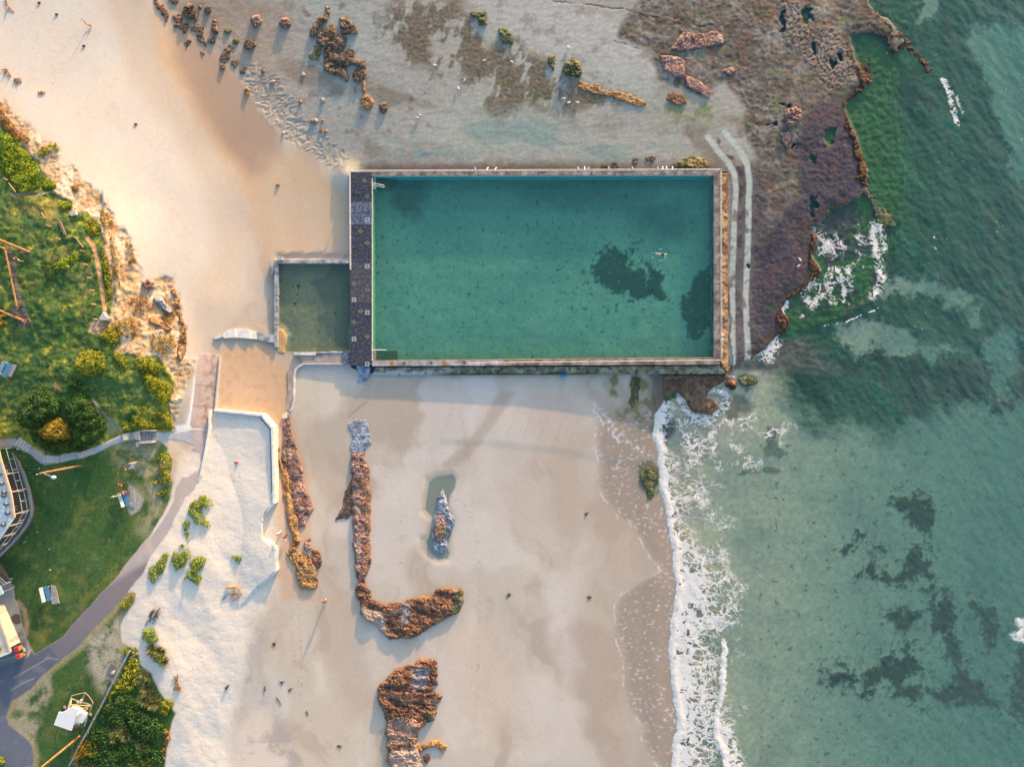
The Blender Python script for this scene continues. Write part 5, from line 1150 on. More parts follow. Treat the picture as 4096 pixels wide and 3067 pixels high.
rock('rock_block', 'squarish ribbed dark rock block right of the narrow ridge', [zT([(1522,155),(1545,146),(1592,148),(1640,212),(1662,262),(1602,276),(1545,286)])], .7, 'brown', 3, .45, 14, 26, rot=.1, asp=2)
rock('rock_ledge', 'large irregular dark ledge on the grey sand above the pool', [zT([(1400,232),(1470,198),(1500,260),(1520,295),(1580,310),(1570,360),(1548,420),(1560,460),(1590,395),(1632,400),(1640,470),(1728,492),(1732,600),(1700,650),(1640,662),(1628,600),(1682,530),(1620,520),(1570,545),(1602,620),(1588,652),(1500,612),(1402,565),(1398,470),(1402,380),(1345,352),(1345,290)])], .6, 'brown', 3, .5, 16, 30, rot=.1, asp=1.8)
rock('rock_outcrop', 'weathered green brown patch left of the large dark ledge', [zT([(1325,370),(1375,365),(1370,430),(1350,480),(1290,470),(1280,440),(1320,420)])], .3, 'moss', 3, .5, 10, 22)
rock('rock_rib', 'thin rock rib hanging below the large dark ledge', [zT([(1700,645),(1725,650),(1732,740),(1715,735)])], .3, 'ochre', 3, .5, 6, 18)
for lab, pts, pal in (('rusty crust of low rock at the left end of the outcrops', [(30,-20),(70,20),(110,60),(150,110),(130,180),(110,140),(80,90),(40,40)], 'orange'), ('rusty pitted crust below the biggest boulder', [(180,130),(250,120),(262,200),(230,225),(190,210),(205,170)], 'orange'), ('reddish thin crust between the boulders', [(230,190),(300,190),(320,220),(280,260),(240,225)], 'orange'), ('black pitted crust of low rock', [(340,210),(380,195),(430,225),(420,270),(440,320),(455,370),(430,350),(395,330),(370,260),(330,240)], 'brown'), ('dark broken crust near the rippled sand', [(650,360),(670,385),(640,420),(620,450),(640,470),(600,500),(560,480),(590,420),(610,385)], 'brown'), ('small black crust above the rippled sand', [(650,480),(700,470),(715,500),(690,540),(665,520)], 'brown'), ('speckled little crust at the start of the ripples', [(730,560),(770,545),(765,580),(725,600)], 'brown'), ('tiny dark crust fragment on the wet sand', [(415,420),(435,430),(430,445)], 'brown'), ('faint reddish crust fragment on the wet sand', [(285,345),(310,320),(325,335),(305,360),(290,372)], 'orange'), ('rusty rock at the very top edge', [(150,-20),(230,-20),(220,20),(180,30)], 'orange')):
    rock('rock_crust', lab, [zT(pts)], .22, pal, 3, .6, 7, 18, group='low rock crusts on the upper sand', warp=2.2)
for lab, c, pal in (('lone round stone casting a long shadow on wet sand', (783, 736, 17, 20), 'ochre'), ('dark round stone at the edge of the wet sand', (585, 540, 16, 19), 'brown'), ('pale rectangular stone on the ripples', (988, 660, 15, 9), 'pale'), ('bright white stone on grey sand', (1232, 600, 10, 13), 'pale'), ('pale triangular stone on the green streak', (1393, 804, 12, 14), 'pale'), ('tiny orange stone near the green streak', (1212, 818, 9, 9), 'ochre'), ('brown stone touching a grey one', (1310, 972, 12, 15), 'ochre'), ('grey stone touching a brown one', (1336, 974, 9, 11), 'grey'), ('tiny stone above the pair below the brown stone', (1388, 970, 6, 6), 'ochre'), ('left stone of the lower pair on grey sand', (1377, 1047, 7, 8), 'ochre'), ('right stone of the lower pair on grey sand', (1414, 1056, 9, 9), 'ochre'), ('small stone on the top of the rippled sand', (909, 574, 8, 7), 'brown'), ('tiny white stone lower on the rippled sand', (1072, 1071, 6, 8), 'pale')):
    rock('stone', lab, [zT(blob(c[0], c[1], c[2]*1.15, c[3]*1.15))], .12+c[2]*.02, pal, 2.2, .2, 6, 14, group='scattered stones on the grey sand', warp=.2)
rock('stone', 'round brown stone on the tan sand left of the deck', [blob(1112, 738, 5, 5)], .25, 'ochre', 2, .2, 5, 14, warp=.2)
for lab, pts, pal, h in (('square mossy block at the top of the weed field', [(575,105),(690,95),(697,185),(640,205),(628,140),(580,125)], 'moss', .45), ('mossy green slab below the square block', [(795,232),(850,228),(905,290),(910,350),(820,340),(800,290)], 'moss', .4), ('big mossy green boulder standing on the platform', [(1330,500),(1390,472),(1440,490),(1462,580),(1440,622),(1340,610),(1310,570)], 'moss', .9), ('slim mossy block left of the big green boulder', [(1200,455),(1240,450),(1238,540),(1230,570),(1190,500)], 'moss', .5)):
    rock('mossy_block', lab, [zU(pts)], h, pal, 3, .4, 12, 26, group='mossy blocks on the platform')
rock('platform_rock', 'broken tan rock edge along the lower weed field', [zU([(1440,650),(1530,690),(1600,680),(1620,730),(1740,740),(1870,770),(1980,830),(1940,850),(1860,840),(1780,800),(1640,760),(1520,740),(1440,700)])], .2, 'ochre', 3, .6, 9, 22, warp=1.8)
for lab, pts, pal, h in (('lumpy brown boulder alone on the purple platform', [(800,680),(820,645),(870,632),(902,665),(890,715),(850,742),(805,730)], 'pink', .9), ('flat brown rock below the lumpy boulder', [(770,790),(820,785),(832,820),(810,875),(785,850)], 'pink', .35), ('reddish rock slab with raised ends', [(190,200),(210,180),(240,205),(330,200),(400,190),(432,215),(430,255),(360,270),(260,290),(180,300),(130,290)], 'pink', .35), ('stepped rock ledges at the left of the platform', [(60,330),(150,330),(210,370),(200,450),(150,450),(90,420)], 'pink', .3), ('small ribbed rock in the middle of the platform', [(430,420),(500,390),(515,410),(470,445)], 'pink', .3), ('flat cracked rocks beside the stepped ledges', [(210,450),(290,480),(360,540),(350,580),(280,540),(220,510)], 'pink', .3), ('orange lichen patch of rock near the green streaks', [(110,550),(200,560),(220,610),(150,620),(100,590)], 'orange', .25)):
    rock('platform_rock', lab, [zV(pts)], h, pal, 3, .5, 13, 26, group='rocks standing on the platform')
rock('mossy_mound', 'yellow green mossy rock mound against the top right pool wall', [Z(2400,600,.483,[(650,100),(720,60),(790,50),(870,80),(900,130),(880,158),(700,155),(640,130)])], .6, 'moss', 3, .5, 14, 26, tint=[(Z(2400,600,.483,[(740,90),(880,100),(890,150),(760,150)]), 'ochre', .5)])
rock('kelp_reef', 'outer reef edge covered in orange brown kelp at the top right', [zV([(1325,80),(1360,90),(1410,130),(1450,175),(1475,215),(1460,260),(1475,300),(1445,308),(1440,260),(1400,200),(1360,140)])], 0.28, 'kelp', 3, .8, 10, 18, zbase=.02, warp=2, gaps=13)
rock('kelp_reef', 'small kelp clump linking the two reef lines', [zV([(1470,190),(1500,190),(1490,230),(1470,225)]), zV([(1475,250),(1510,232),(1548,240),(1540,270),(1505,280),(1480,290)])], 0.25, 'kelp', 3, .8, 8, 16, zbase=.02, warp=2, gaps=13)
rock('kelp_reef', 'thin broken line of kelp reef running into the sea', [zV([(1520,275),(1560,290),(1600,330),(1640,370),(1660,420),(1640,435),(1620,400),(1590,350),(1550,305),(1515,285)])], 0.20, 'kelp', 3, .8, 6, 14, zbase=.0, warp=2.4, gaps=13)
rock('kelp_fringe', 'orange brown kelp fringe along the right edge of the purple platform', [zV([(1165,690),(1190,740),(1220,790),(1240,870),(1272,940),(1285,1030),(1292,1090),(1260,1090),(1225,1040),(1235,960),(1205,900),(1195,820),(1160,740)])], 0.25, 'kelp', 3, .8, 11, 18, warp=1.6, gaps=13)
rock('kelp_fringe', 'dark kelp fringe where the cracked rock meets the green shallows', [zV([(1225,380),(1290,380),(1315,420),(1312,490),(1270,530),(1190,590),(1150,625),(1140,600),(1200,555),(1245,500),(1230,430)])], 0.22, 'kelp', 3, .8, 10, 18, warp=1.8, gaps=13)
rock('kelp_ledge', 'bright green weed ledge at the tip of the right platform edge', [zV([(1290,1095),(1325,1180),(1360,1225),(1400,1240),(1445,1290),(1440,1340),(1400,1345),(1350,1330),(1330,1260),(1290,1180)])], 0.14, 'moss', 3, .8, 10, 20, zbase=-.08, warp=1.6, gaps=13)
rock('kelp_fringe', 'rusty kelp fringe along the lower left edge of the purple shelf', [Z(2800,900,.604,[(735,0),(775,70),(765,150),(745,210),(800,290),(805,350),(740,365),(690,425),(640,470),(580,495),(560,480),(680,400),(740,330),(720,240),(735,120)])], 0.19, 'kelp', 3, .8, 9, 18, warp=1.8, gaps=13)
rock('kelp_rock', 'black weedy rock at the lower tip of the purple shelf', [Z(2800,900,.604,[(540,570),(600,630),(590,680),(550,720),(520,735),(525,680),(500,620)])], 0.22, 'kelp', 3, .8, 9, 18, gaps=13)
rock('boulder', 'rounded orange boulder in the wash off the pool corner', [blob(2926, 1537, 17, 22, -.5)], .75, 'kelp', 3, .3, 14, 26, zbase=.0, tint=[(blob(2930, 1528, 12, 12), 'orange', .9)], warp=.4)
rock('boulder', 'dark green boulder in shallow water right of the orange one', [blob(2990, 1522, 34, 18, .1)], .35, 'moss', 3, .4, 12, 26, zbase=-.2, warp=.8)
rock('rock_slab', 'flat purple rock slab with curved end in the surf below the pool', [[(2655,1492),(2920,1468),(2906,1514),(2849,1551),(2820,1590),(2864,1611),(2880,1633),(2846,1659),(2777,1650),(2738,1600),(2695,1560),(2664,1590)]], .28, 'brown', 3.5, .5, 16, 34, tint=[([(2600,1440),(3000,1440),(3000,1700),(2600,1700)], 'kelp', .25)])
rock('weedy_slab', 'pitted green slab running down from the pool wall', [Z(2400,1300,.483,[(255,440),(325,445),(330,500),(318,560),(312,640),(270,680),(240,640),(262,560),(260,500)])], .2, 'moss', 3, .5, 12, 24)
rock('weedy_slab', 'grey green flat rock reaching into the first wave', [Z(2400,1300,.483,[(525,410),(600,410),(610,520),(625,600),(560,640),(530,600)])], .14, 'moss', 3.5, .5, 12, 28)
rock('weedy_slab', 'dark weedy rock half buried at the edge of the surf', [Z(2400,1300,.483,[(330,1230),(380,1190),(430,1160),(470,1200),(485,1290),(440,1340),(450,1400),(400,1440),(390,1350),(350,1300)])], .25, 'moss', 3, .6, 10, 22, warp=1.6)
for i, (c, lab) in enumerate((((2520, 690), 'black weed clump above the right part of the top wall'), ((2600, 645), 'widest black weed clump above the top pool wall'), ((2460, 668), 'small black weed clump left of the widest one'), ((2420, 672), 'leftmost black weed clump above the top pool wall'), ((2705, 668), 'black weed clump nearest the mossy mound'), ((2540, 655), 'ragged weed clump between two larger ones'))):
    rock('weed_clump', lab, [blob(c[0], c[1]-8, 12+6*(i == 1), 9, 0, 10, .5)], .12, 'brown', 2.5, .5, 5, 10, group='black weed clumps along the top wall', warp=2.5, tint=[(blob(c[0], c[1], 60, 60), 'kelp', .0)])
# orange rocks eroding out of the bank
rock('bank_rock', 'pale grey tilted slab sticking out of the orange bank', [Z(540,1080,.252,[(300,450),(340,420),(430,470),(520,570),(590,660),(550,700),(470,640),(400,560),(320,500)])], .7, 'grey', 3, .3, 9, 24)
rock('bank_rock', 'brown overhanging rock lump on the orange bank', [Z(540,1080,.252,[(120,200),(200,160),(280,190),(310,280),(200,290),(140,260)])], .7, 'pink', 3, .4, 10, 24)
for lab, o in (('ochre rock edge against the beach beside the grey slab', [(700,1150),(712,1200),(728,1260),(738,1290),(722,1300),(710,1250),(700,1200),(688,1160)]), ('knobbly ochre rock at the lower foot of the bank', [(742,1300),(745,1360),(738,1420),(720,1440),(712,1400),(722,1360),(726,1310)]), ('ochre ledge halfway down the bank', [(600,1270),(660,1285),(690,1310),(670,1320),(630,1300),(598,1290)])):
    rock('bank_rock', lab, [o], .38, 'ochre', 3, .7, 10, 24, group='ochre rocks in the bank', warp=1.8)

# ================================================================ plants
def leaf_mat(name, c1, c2, c3):
    m = bpy.data.materials.new(name); m.use_nodes = True
    nt = m.node_tree; N = nt.nodes; L = nt.links; b = N['Principled BSDF']
    b.inputs['Roughness'].default_value = .6; b.inputs['Specular IOR Level'].default_value = .25
    g = N.new('ShaderNodeNewGeometry'); r = N.new('ShaderNodeValToRGB')
    r.color_ramp.elements[0].color = (*c1, 1); r.color_ramp.elements[1].color = (*c3, 1)
    e = r.color_ramp.elements.new(.5); e.color = (*c2, 1)
    n = N.new('ShaderNodeTexNoise'); n.inputs['Scale'].default_value = .9; n.inputs['Detail'].default_value = 3; L.new(g.outputs['Position'], n.inputs['Vector'])
    mx = N.new('ShaderNodeMath'); mx.operation = 'MULTIPLY_ADD'; mx.inputs[1].default_value = .45; L.new(g.outputs['Random Per Island'], mx.inputs[0])
    m2 = N.new('ShaderNodeMath'); m2.operation = 'MULTIPLY_ADD'; m2.inputs[1].default_value = 1.6; m2.inputs[2].default_value = -.52; L.new(n.outputs['Fac'], m2.inputs[0]); L.new(m2.outputs[0], mx.inputs[2])
    L.new(mx.outputs[0], r.inputs['Fac']); L.new(r.outputs['Color'], b.inputs['Base Color'])
    tr = N.new('ShaderNodeBsdfTranslucent'); L.new(r.outputs['Color'], tr.inputs['Color'])
    ms = N.new('ShaderNodeMixShader'); ms.inputs[0].default_value = .25
    out = N['Material Output']; L.new(b.outputs[0], ms.inputs[1]); L.new(tr.outputs[0], ms.inputs[2]); L.new(ms.outputs[0], out.inputs['Surface'])
    return m
LM = {
 'dune': leaf_mat('dune_creeper', C(92, 130, 34), C(140, 166, 40), C(196, 194, 60)),
 'bush': leaf_mat('dark_bush', C(44, 78, 42), C(64, 104, 50), C(104, 132, 58)),
 'gold': leaf_mat('golden_bush', C(108, 106, 42), C(164, 142, 50), C(206, 168, 64)),  # orange-yellow sunlight put into the bush's gold; dry scrub shares these leaves
 'lit': leaf_mat('sunlit_scrub', C(104, 130, 40), C(158, 164, 48), C(214, 192, 62)),  # golden glow of the low sun is put into these brightened leaf colours
 'grey': leaf_mat('grey_tussock', C(88, 106, 70), C(132, 140, 88), C(186, 176, 104)),
 'ginger': leaf_mat('dry_scrub', C(134, 96, 52), C(172, 128, 66), C(196, 160, 92)),
}
m_stem = mat('woody_stem', C(96, 78, 58), .9, .25, 6)
pseed = [900]
def plant(name, label, outs, h, kind, n=None, leaf=(.16, .34), cat='shrub', group=None, dens=34, lump=.45, tuft=False, cover=.75, stem=True, base_in=None, edge=None):
    """leaf-sized faces spread through a low crown that follows the traced outline, on a short woody stem"""
    pseed[0] += 11; rs = np.random.RandomState(pseed[0])
    allp = np.array([q for o in outs for q in o], float); x0, y0 = allp.min(0)-6; x1, y1 = allp.max(0)+6
    area = (x1-x0)*(y1-y0)
    n0 = int(area/750.0*dens*3.0)+60
    px = rs.uniform(x0, x1, n0); py = rs.uniform(y0, y1, n0)
    a = fbm(px, py, 26, 3, pseed[0])*9; b = fbm(px, py, 26, 3, pseed[0]+1)*9
    d = np.minimum.reduce([sdf(o, px+a, py+b, 60) for o in outs])
    gap = fbm(px, py, 22, 3, pseed[0]+2)
    k = (d < 0) & (gap > -.75+ (1-cover)*1.1)
    px, py, d = px[k], py[k], -d[k]
    n = len(px)
    E_ = edge or 16.0
    prof = np.sqrt(np.clip(d/E_, 0, 1))
    lm = 1-lump+lump*(1+1.3*fbm(px, py, 34, 3, pseed[0]+3))
    top = h*prof*np.clip(lm, .25, 1.6)
    t = rs.uniform(0, 1, n)**.55
    zz = gzv(px, py)+.02+top*t
    s = (H-zz)*K; c = np.stack([(px-CX)*s, (CY-py)*s, zz], -1)
    if tuft:
        # spiky blades leaning out from tuft centres
        nc = max(3, int(len(px)*.012)); ci = rs.randint(0, n, nc)
        own = rs.randint(0, nc, n); base = c[ci][own].copy(); base[:, 2] = gzv(px[ci], py[ci])[own]
        ang = rs.uniform(0, math.tau, n); ln = rs.uniform(.6, 1.25, n)*h*1.15; lean = rs.uniform(.25, 1.15, n)
        dirv = np.stack([np.cos(ang)*np.sin(lean), np.sin(ang)*np.sin(lean), np.cos(lean)], -1)
        side = np.stack([-np.sin(ang), np.cos(ang), 0*ang], -1)*(rs.uniform(.025, .05, n)[:, None])
        mid_ = base+dirv*(ln*.6)[:, None]; tip = base+dirv*ln[:, None]; tip[:, 2] -= ln*.22*np.sin(lean)
        V = np.stack([base-side, base+side, mid_+side, mid_-side, mid_-side, mid_+side, tip+side*.2, tip-side*.2], 1).reshape(-1, 3)
        k8 = np.arange(n)[:, None]*8
        F = np.concatenate([k8+np.array([0, 1, 2, 3]), k8+np.array([4, 5, 6, 7])])
    else:
        L_ = rs.uniform(leaf[0], leaf[1], n); nrm = rs.normal(size=(n, 3)); nrm[:, 2] = np.abs(nrm[:, 2])+.2; nrm[:, 0] += .15; nrm[:, 1] += .35
        nrm /= np.linalg.norm(nrm, axis=1)[:, None]
        ax_ = np.cross(nrm, rs.normal(size=(n, 3))); ax_ /= np.linalg.norm(ax_, axis=1)[:, None]+1e-9
        bx_ = np.cross(nrm, ax_)
        A1 = ax_*(L_*.5)[:, None]; B1 = bx_*(L_*.28)[:, None]
        V = np.stack([c-A1, c-B1+A1*.1, c+A1, c+B1+A1*.1], 1).reshape(-1, 3)
        F = np.arange(n*4).reshape(-1, 4)
    cen = G(float(allp[:, 0].mean()), float(allp[:, 1].mean()))
    root = thing(name, label, cat, cen, group)
    np_mesh('foliage', V, F, LM[kind], parent=root, smooth=False, sub=cen)
    if stem and h > .25:
        mb = MB(); r = random.Random(pseed[0])
        for i in range(4):
            an = r.uniform(0, 6.28); mb.tube((0, 0, -.15), (math.cos(an)*h*.5, math.sin(an)*h*.5, h*.55), .05, .02, n=5)
        mb.build('stem', m_stem, root)
    return root
zD = lambda pts: Z(500, 2100, .4227, pts)
zE = lambda pts: Z(500, 1500, .4227, pts)
zG = lambda pts: Z(0, 1300, .4227, pts)
zH = lambda pts: Z(0, 700, .4227, pts)
zF = lambda pts: Z(0, 2567, .3165, pts)
gd = 'green plants on the white dune'
plant('dune_plant', 'biggest crescent shaped green creeper on the white dune', [zE([(640,1200),(700,1150),(760,1145),(820,1180),(825,1230),(790,1270),(740,1240),(715,1290),(740,1340),(800,1390),(815,1430),(780,1440),(720,1420),(650,1390),(600,1330),(595,1270)])], .55, 'dune', group=gd)
plant('dune_plant', 'thin curved green creeper below the crescent shaped one', [zE([(560,1380),(600,1380),(610,1410),(590,1450),(600,1500),(630,1560),(600,1550),(565,1480),(548,1420)])], .4, 'dune', group=gd)
plant('dune_plant', 'leftmost narrow green plant of the dune row', [zD([(225,420),(270,370),(300,400),(312,500),(270,555),(240,530),(222,470)])], .45, 'dune', group=gd)
plant('dune_plant', 'second narrow green plant of the dune row', [zD([(310,320),(370,270),(405,265),(400,330),(380,400),(340,480),(315,440),(305,370)])], .45, 'dune', group=gd)
plant('dune_plant', 'broad square green plant in the middle of the dune row', [zD([(440,290),(470,245),(520,250),(560,215),(620,240),(620,290),(580,340),(560,390),(480,445),(460,400),(440,340)])], .6, 'dune', group=gd)
plant('dune_plant', 'long slanting green plant at the right end of the dune row', [zD([(650,310),(690,290),(760,305),(755,360),(720,420),(660,470),(720,490),(720,550),(660,560),(610,500),(550,510),(560,460),(610,410)])], .55, 'dune', group=gd)
plant('dune_plant', 'small lone green plant on the bare dune right of the row', [zD([(1010,290),(1060,270),(1100,290),(1095,350),(1085,380),(1050,340)])], .5, 'dune', group=gd, stem=True)
plant('dune_plant', 'tiny sparse plant above the broad square one', [zD([(510,170),(550,180),(590,200),(560,210),(520,200)])], .3, 'dune', group=gd, cover=.4)
plant('dune_plant', 'green and gold plant below the stick pile', [zD([(175,970),(230,965),(280,990),(305,1080),(260,1110),(210,1115),(160,1070)])], .7, 'dune', group=gd)
plant('grass_tussock', 'golden spiky tussock below the stick pile', [zD([(230,1130),(300,1130),(360,1180),(390,1240),(380,1330),(310,1340),(260,1300),(215,1200)])], .9, 'grey', cat='grass tussock', group='spiky tussocks in the dune scrub', tuft=True)
plant('dune_plant', 'thin orange dry scrub on a bright sand mound', [zD([(450,1400),(480,1390),(510,1500),(545,1560),(480,1575),(450,1500)])], .4, 'ginger', group=gd, cover=.45)
plant('dune_plant', 'green tipped orange scrub low on the dune edge', [zF([(2060,1080),(2120,1100),(2150,1180),(2110,1330),(2060,1500),(2040,1400),(2080,1250)])], .4, 'ginger', group=gd, cover=.55)
# right side of the long fence
gs = 'green scrub beside the long timber rail'
plant('scrub', 'bright green yellow scrub along the top of the timber rail', [zF([(1650,200),(1720,160),(1760,300),(1780,420),(1740,560),(1640,640),(1440,640),(1380,760),(1350,700),(1500,480)])], .5, 'lit', group=gs, dens=26)
plant('scrub', 'wide dark green scrub in the middle beside the timber rail', [zF([(1330,780),(1500,680),(1640,660),(1760,720),(1780,880),(1700,1000),(1500,1080),(1300,1020),(1230,960)])], .7, 'bush', group=gs, dens=30)
plant('bush', 'dense dark bush at the sandy edge of the scrub', [zF([(1640,900),(1760,850),(1880,900),(1980,960),(2060,1050),(2090,1130),(2000,1200),(1960,1280),(1800,1240),(1680,1160),(1600,1040)])], 1.1, 'bush', group=gs, dens=36)
plant('scrub', 'low green scrub at the bottom edge of the picture', [zF([(1180,1080),(1420,1060),(1640,1180),(1900,1280),(2040,1400),(2040,1600),(1100,1640),(1000,1560),(1080,1300)])], .7, 'bush', group=gs, dens=26)
gt = 'spiky tussocks in the dune scrub'
for lab, pts, kd, h in (('big grey spiky tussock on the sandy edge', [(1740,560),(1800,540),(1900,600),(1980,680),(2020,740),(1980,800),(1880,820),(1760,780),(1720,660)], 'grey', 1.1), ('golden tussock at the top of the sandy edge', [(1780,420),(1850,360),(1900,400),(1880,500),(1800,520)], 'grey', .8), ('grey green tussock surrounded by dark scrub', [(1400,1080),(1500,1020),(1620,1080),(1620,1190),(1480,1230),(1390,1170)], 'grey', 1.0), ('golden brown tussock at the end of the timber rail', [(980,1320),(1060,1250),(1160,1300),(1170,1400),(1090,1480),(980,1440)], 'gold', 1.0), ('dull tussock at the bottom edge near the rail', [(900,1520),(1000,1480),(1120,1540),(1100,1640),(880,1640)], 'grey', .9), ('grey tussock low in the dark bush', [(1680,1300),(1800,1260),(1880,1340),(1800,1420),(1690,1400)], 'grey', .9), ('pale yellow tussock at the bottom right of the scrub', [(1700,1500),(1900,1480),(1960,1560),(1880,1640),(1700,1640)], 'gold', .7)):
    plant('grass_tussock', lab, [zF(pts)], h, kd, cat='grass tussock', group=gt, tuft=True, dens=44)
plant('scrub', 'green gold scrub tongue on the white sand', [zF([(2010,760),(2090,720),(2180,740),(2180,820),(2120,880),(2100,940),(2020,900),(2000,820)])], .5, 'lit', group=gs)
plant('scrub', 'green gold plant row along the white sand path', [zF([(1860,60),(1930,40),(1990,80),(2060,160),(2120,200),(2080,300),(2000,310),(1930,240),(1900,150)])], .6, 'lit', group=gs, cover=.6)
plant('scrub', 'small weeds round the top end of the timber rail', [zF([(1560,90),(1640,50),(1740,90),(1750,160),(1700,190),(1640,140),(1570,180)])], .3, 'dune', group=gs, cover=.45)
plant('scrub', 'yellow weeds in the roadside corner by the sand', [Z(0,2150,.3623,[(1330,740),(1400,660),(1460,600),(1480,650),(1430,760),(1370,810)])], .4, 'lit', group=gs, cover=.7)
# bushes on the bank
gb = 'rounded bushes on the grassy bank'
plant('bush', 'wide dark green bush on the left of the bank thicket', [zG([(310,620),(380,580),(440,600),(500,680),(560,740),(550,840),(480,890),(400,940),(340,1000),(260,980),(180,940),(155,880),(180,780),(230,700)])], 1.7, 'bush', group=gb, dens=46, edge=30)
plant('bush', 'dark green bush on the right of the bank thicket', [zG([(660,680),(740,640),(820,680),(890,740),(920,800),(960,880),(1020,940),(990,1040),(900,1100),(820,1160),(700,1180),(660,1080),(680,980),(640,880),(620,780)])], 1.5, 'bush', group=gb, dens=42, edge=30)
plant('bush', 'golden rounded bush in front of the dark thicket', [zG([(345,1000),(400,950),(450,920),(520,885),(590,890),(630,930),(650,1000),(670,1050),(610,1085),(520,1105),(440,1085),(380,1050)])], 2.3, 'gold', group=gb, dens=60, edge=26)
plant('bush', 'low dark undergrowth below the golden bush', [zG([(260,990),(340,1010),(400,1070),(520,1110),(640,1090),(700,1180),(820,1170),(780,1210),(640,1210),(520,1220),(420,1190),(300,1090)])], .8, 'bush', group=gb, dens=34)
plant('bush', 'pale green rounded bush above the thicket', [zG([(720,320),(770,260),(850,225),(940,250),(1000,310),(990,400),(930,470),(830,490),(750,460),(700,390)])], 1.2, 'lit', group=gb, dens=34, edge=26)
plant('bush', 'small low bush between the dirt patch and the pale bush', [zG([(640,520),(700,490),(770,540),(790,600),(720,620),(650,590)])], .6, 'bush', group=gb)
for lab, pts, h in (('golden scrub on the bank edge above the ramp', [(1270,320),(1330,290),(1440,330),(1520,380),(1500,470),(1400,450),(1300,420)], .7), ('yellow scrub halfway down the bank edge', [(1340,450),(1440,460),(1510,520),(1520,620),(1420,640),(1370,560)], .8), ('bright yellow green scrub on the outer bank edge', [(1500,560),(1600,540),(1640,600),(1620,700),(1540,750),(1490,680)], .8), ('yellow green scrub just above the steps', [(1160,980),(1240,920),(1250,860),(1310,850),(1330,900),(1460,910),(1530,950),(1510,985),(1300,960),(1220,990)], .6), ('golden scrub at the corner of the bank by the ramp', [(1430,830),(1520,790),(1600,830),(1640,920),(1640,980),(1560,990),(1540,910)], .7), ('tiny round scrub in the bank shade', [(1320,770),(1355,760),(1370,790),(1340,810)], .4), ('sunny scrub on the upper rim of the bank', [(1060,260),(1130,260),(1200,340),(1190,440),(1120,360)], .6), ('green scrub on the crumbling bank corner', [(950,80),(1040,20),(1120,60),(1140,150),(1060,200),(960,130)], .6)):
    plant('scrub', lab, [zG(pts)], h, 'lit', group='sunlit scrub on the bank edge', dens=34)
for lab, pts, h, kd in (('dense green bush patch beside the bollards', [(500,850),(560,800),(640,770),(720,755),(745,790),(680,850),(600,890),(520,890)], .8, 'dune'), ('dark low bush left of the dense patch', [(390,850),(470,830),(520,900),(540,970),(470,980),(410,920)], .6, 'bush'), ('green bush near the top of the bollard row', [(545,270),(640,240),(680,270),(680,330),(600,320)], .5, 'dune'), ('green scrub along the dirt track', [(800,480),(870,420),(940,470),(950,560),(880,560),(820,520)], .5, 'lit'), ('long thin scrub right of the dirt track', [(970,640),(1000,760),(1040,900),(1050,1100),(1020,1200),(1000,1050),(980,880),(960,760)], .4, 'lit')):
    plant('scrub', lab, [zH(pts)], h, kd, group='scrub between the bollards and the dirt track')
zQ = lambda pts: Z(0, 0, .6184, pts)
plant('scrub', 'long bright green scrub strip on the upper left bank', [zQ([(0,860),(50,870),(150,970),(230,1060),(270,1120),(270,1200),(200,1230),(120,1240),(60,1150),(0,1090)])], .7, 'dune', group='scrub on the upper left bank', dens=30)
plant('scrub', 'green tongue of scrub reaching towards the sand', [zQ([(210,1000),(280,950),(350,925),(380,960),(330,985),(260,1010)])], .5, 'lit', group='scrub on the upper left bank')
plant('scrub', 'rounded green scrub at the lower end of the upper bank', [zQ([(280,1170),(330,1150),(370,1190),(350,1225),(290,1225)])], .6, 'dune', group='scrub on the upper left bank')
plant('scrub', 'dry orange scrub along the crest of the upper left bank', [zQ([(0,700),(60,780),(130,850),(190,900),(170,930),(100,900),(40,840),(0,780)])], .45, 'ginger', group='scrub on the upper left bank', cover=.6)
plant('scrub', 'rusty scrub patch on the bare slope', [zQ([(460,1200),(500,1195),(510,1225),(470,1235)])], .4, 'ginger', group='scrub on the upper left bank', cover=.6)
plant('scrub', 'brown dead tuft at the left edge of the upper sand', [zQ([(5,450),(40,448),(80,475),(60,495),(20,470)])], .5, 'ginger', group='dead tufts on the upper sand', cover=.55, cat='scrub')
plant('scrub', 'brown dead tuft right of the first one on the upper sand', [zQ([(85,510),(120,505),(140,540),(110,555)])], .5, 'ginger', group='dead tufts on the upper sand', cover=.55)
plant('scrub', 'faint dead tuft farthest right on the upper sand', [zQ([(245,595),(290,590),(300,605),(260,610)])], .35, 'ginger', group='dead tufts on the upper sand', cover=.45)
plant('scrub', 'green hedge row along the sandy lawn edge', [zE([(310,780),(360,720),(420,730),(450,820),(430,900),(430,1000),(380,1040),(330,1030),(320,920)])], .8, 'lit', group='hedge along the lawn edge', dens=34)
plant('scrub', 'low green clump below the hedge row', [zE([(260,1000),(310,990),(330,1040),(280,1040)])], .4, 'lit', group='hedge along the lawn edge')
plant('scrub', 'small green shrub near the end of the hedge', [zE([(300,1100),(380,1080),(400,1120),(340,1145),(300,1140)])], .45, 'lit', group='hedge along the lawn edge')
plant('bush', 'yellow green bush cut by the left picture edge', [Z(0,1200,.1208,[(-60,600),(20,480),(60,540),(80,700),(70,900),(40,1010),(-60,1020)]), Z(0,1200,.1208,[(20,500),(160,450),(180,490),(60,560)])], .9, 'gold', group=gb)
plant('bush', 'green corner of a bush at the bottom left', [Z(0,2567,.3165,[(-80,1440),(20,1440),(50,1500),(30,1560),(-80,1580)])], .8, 'dune', group=gb)

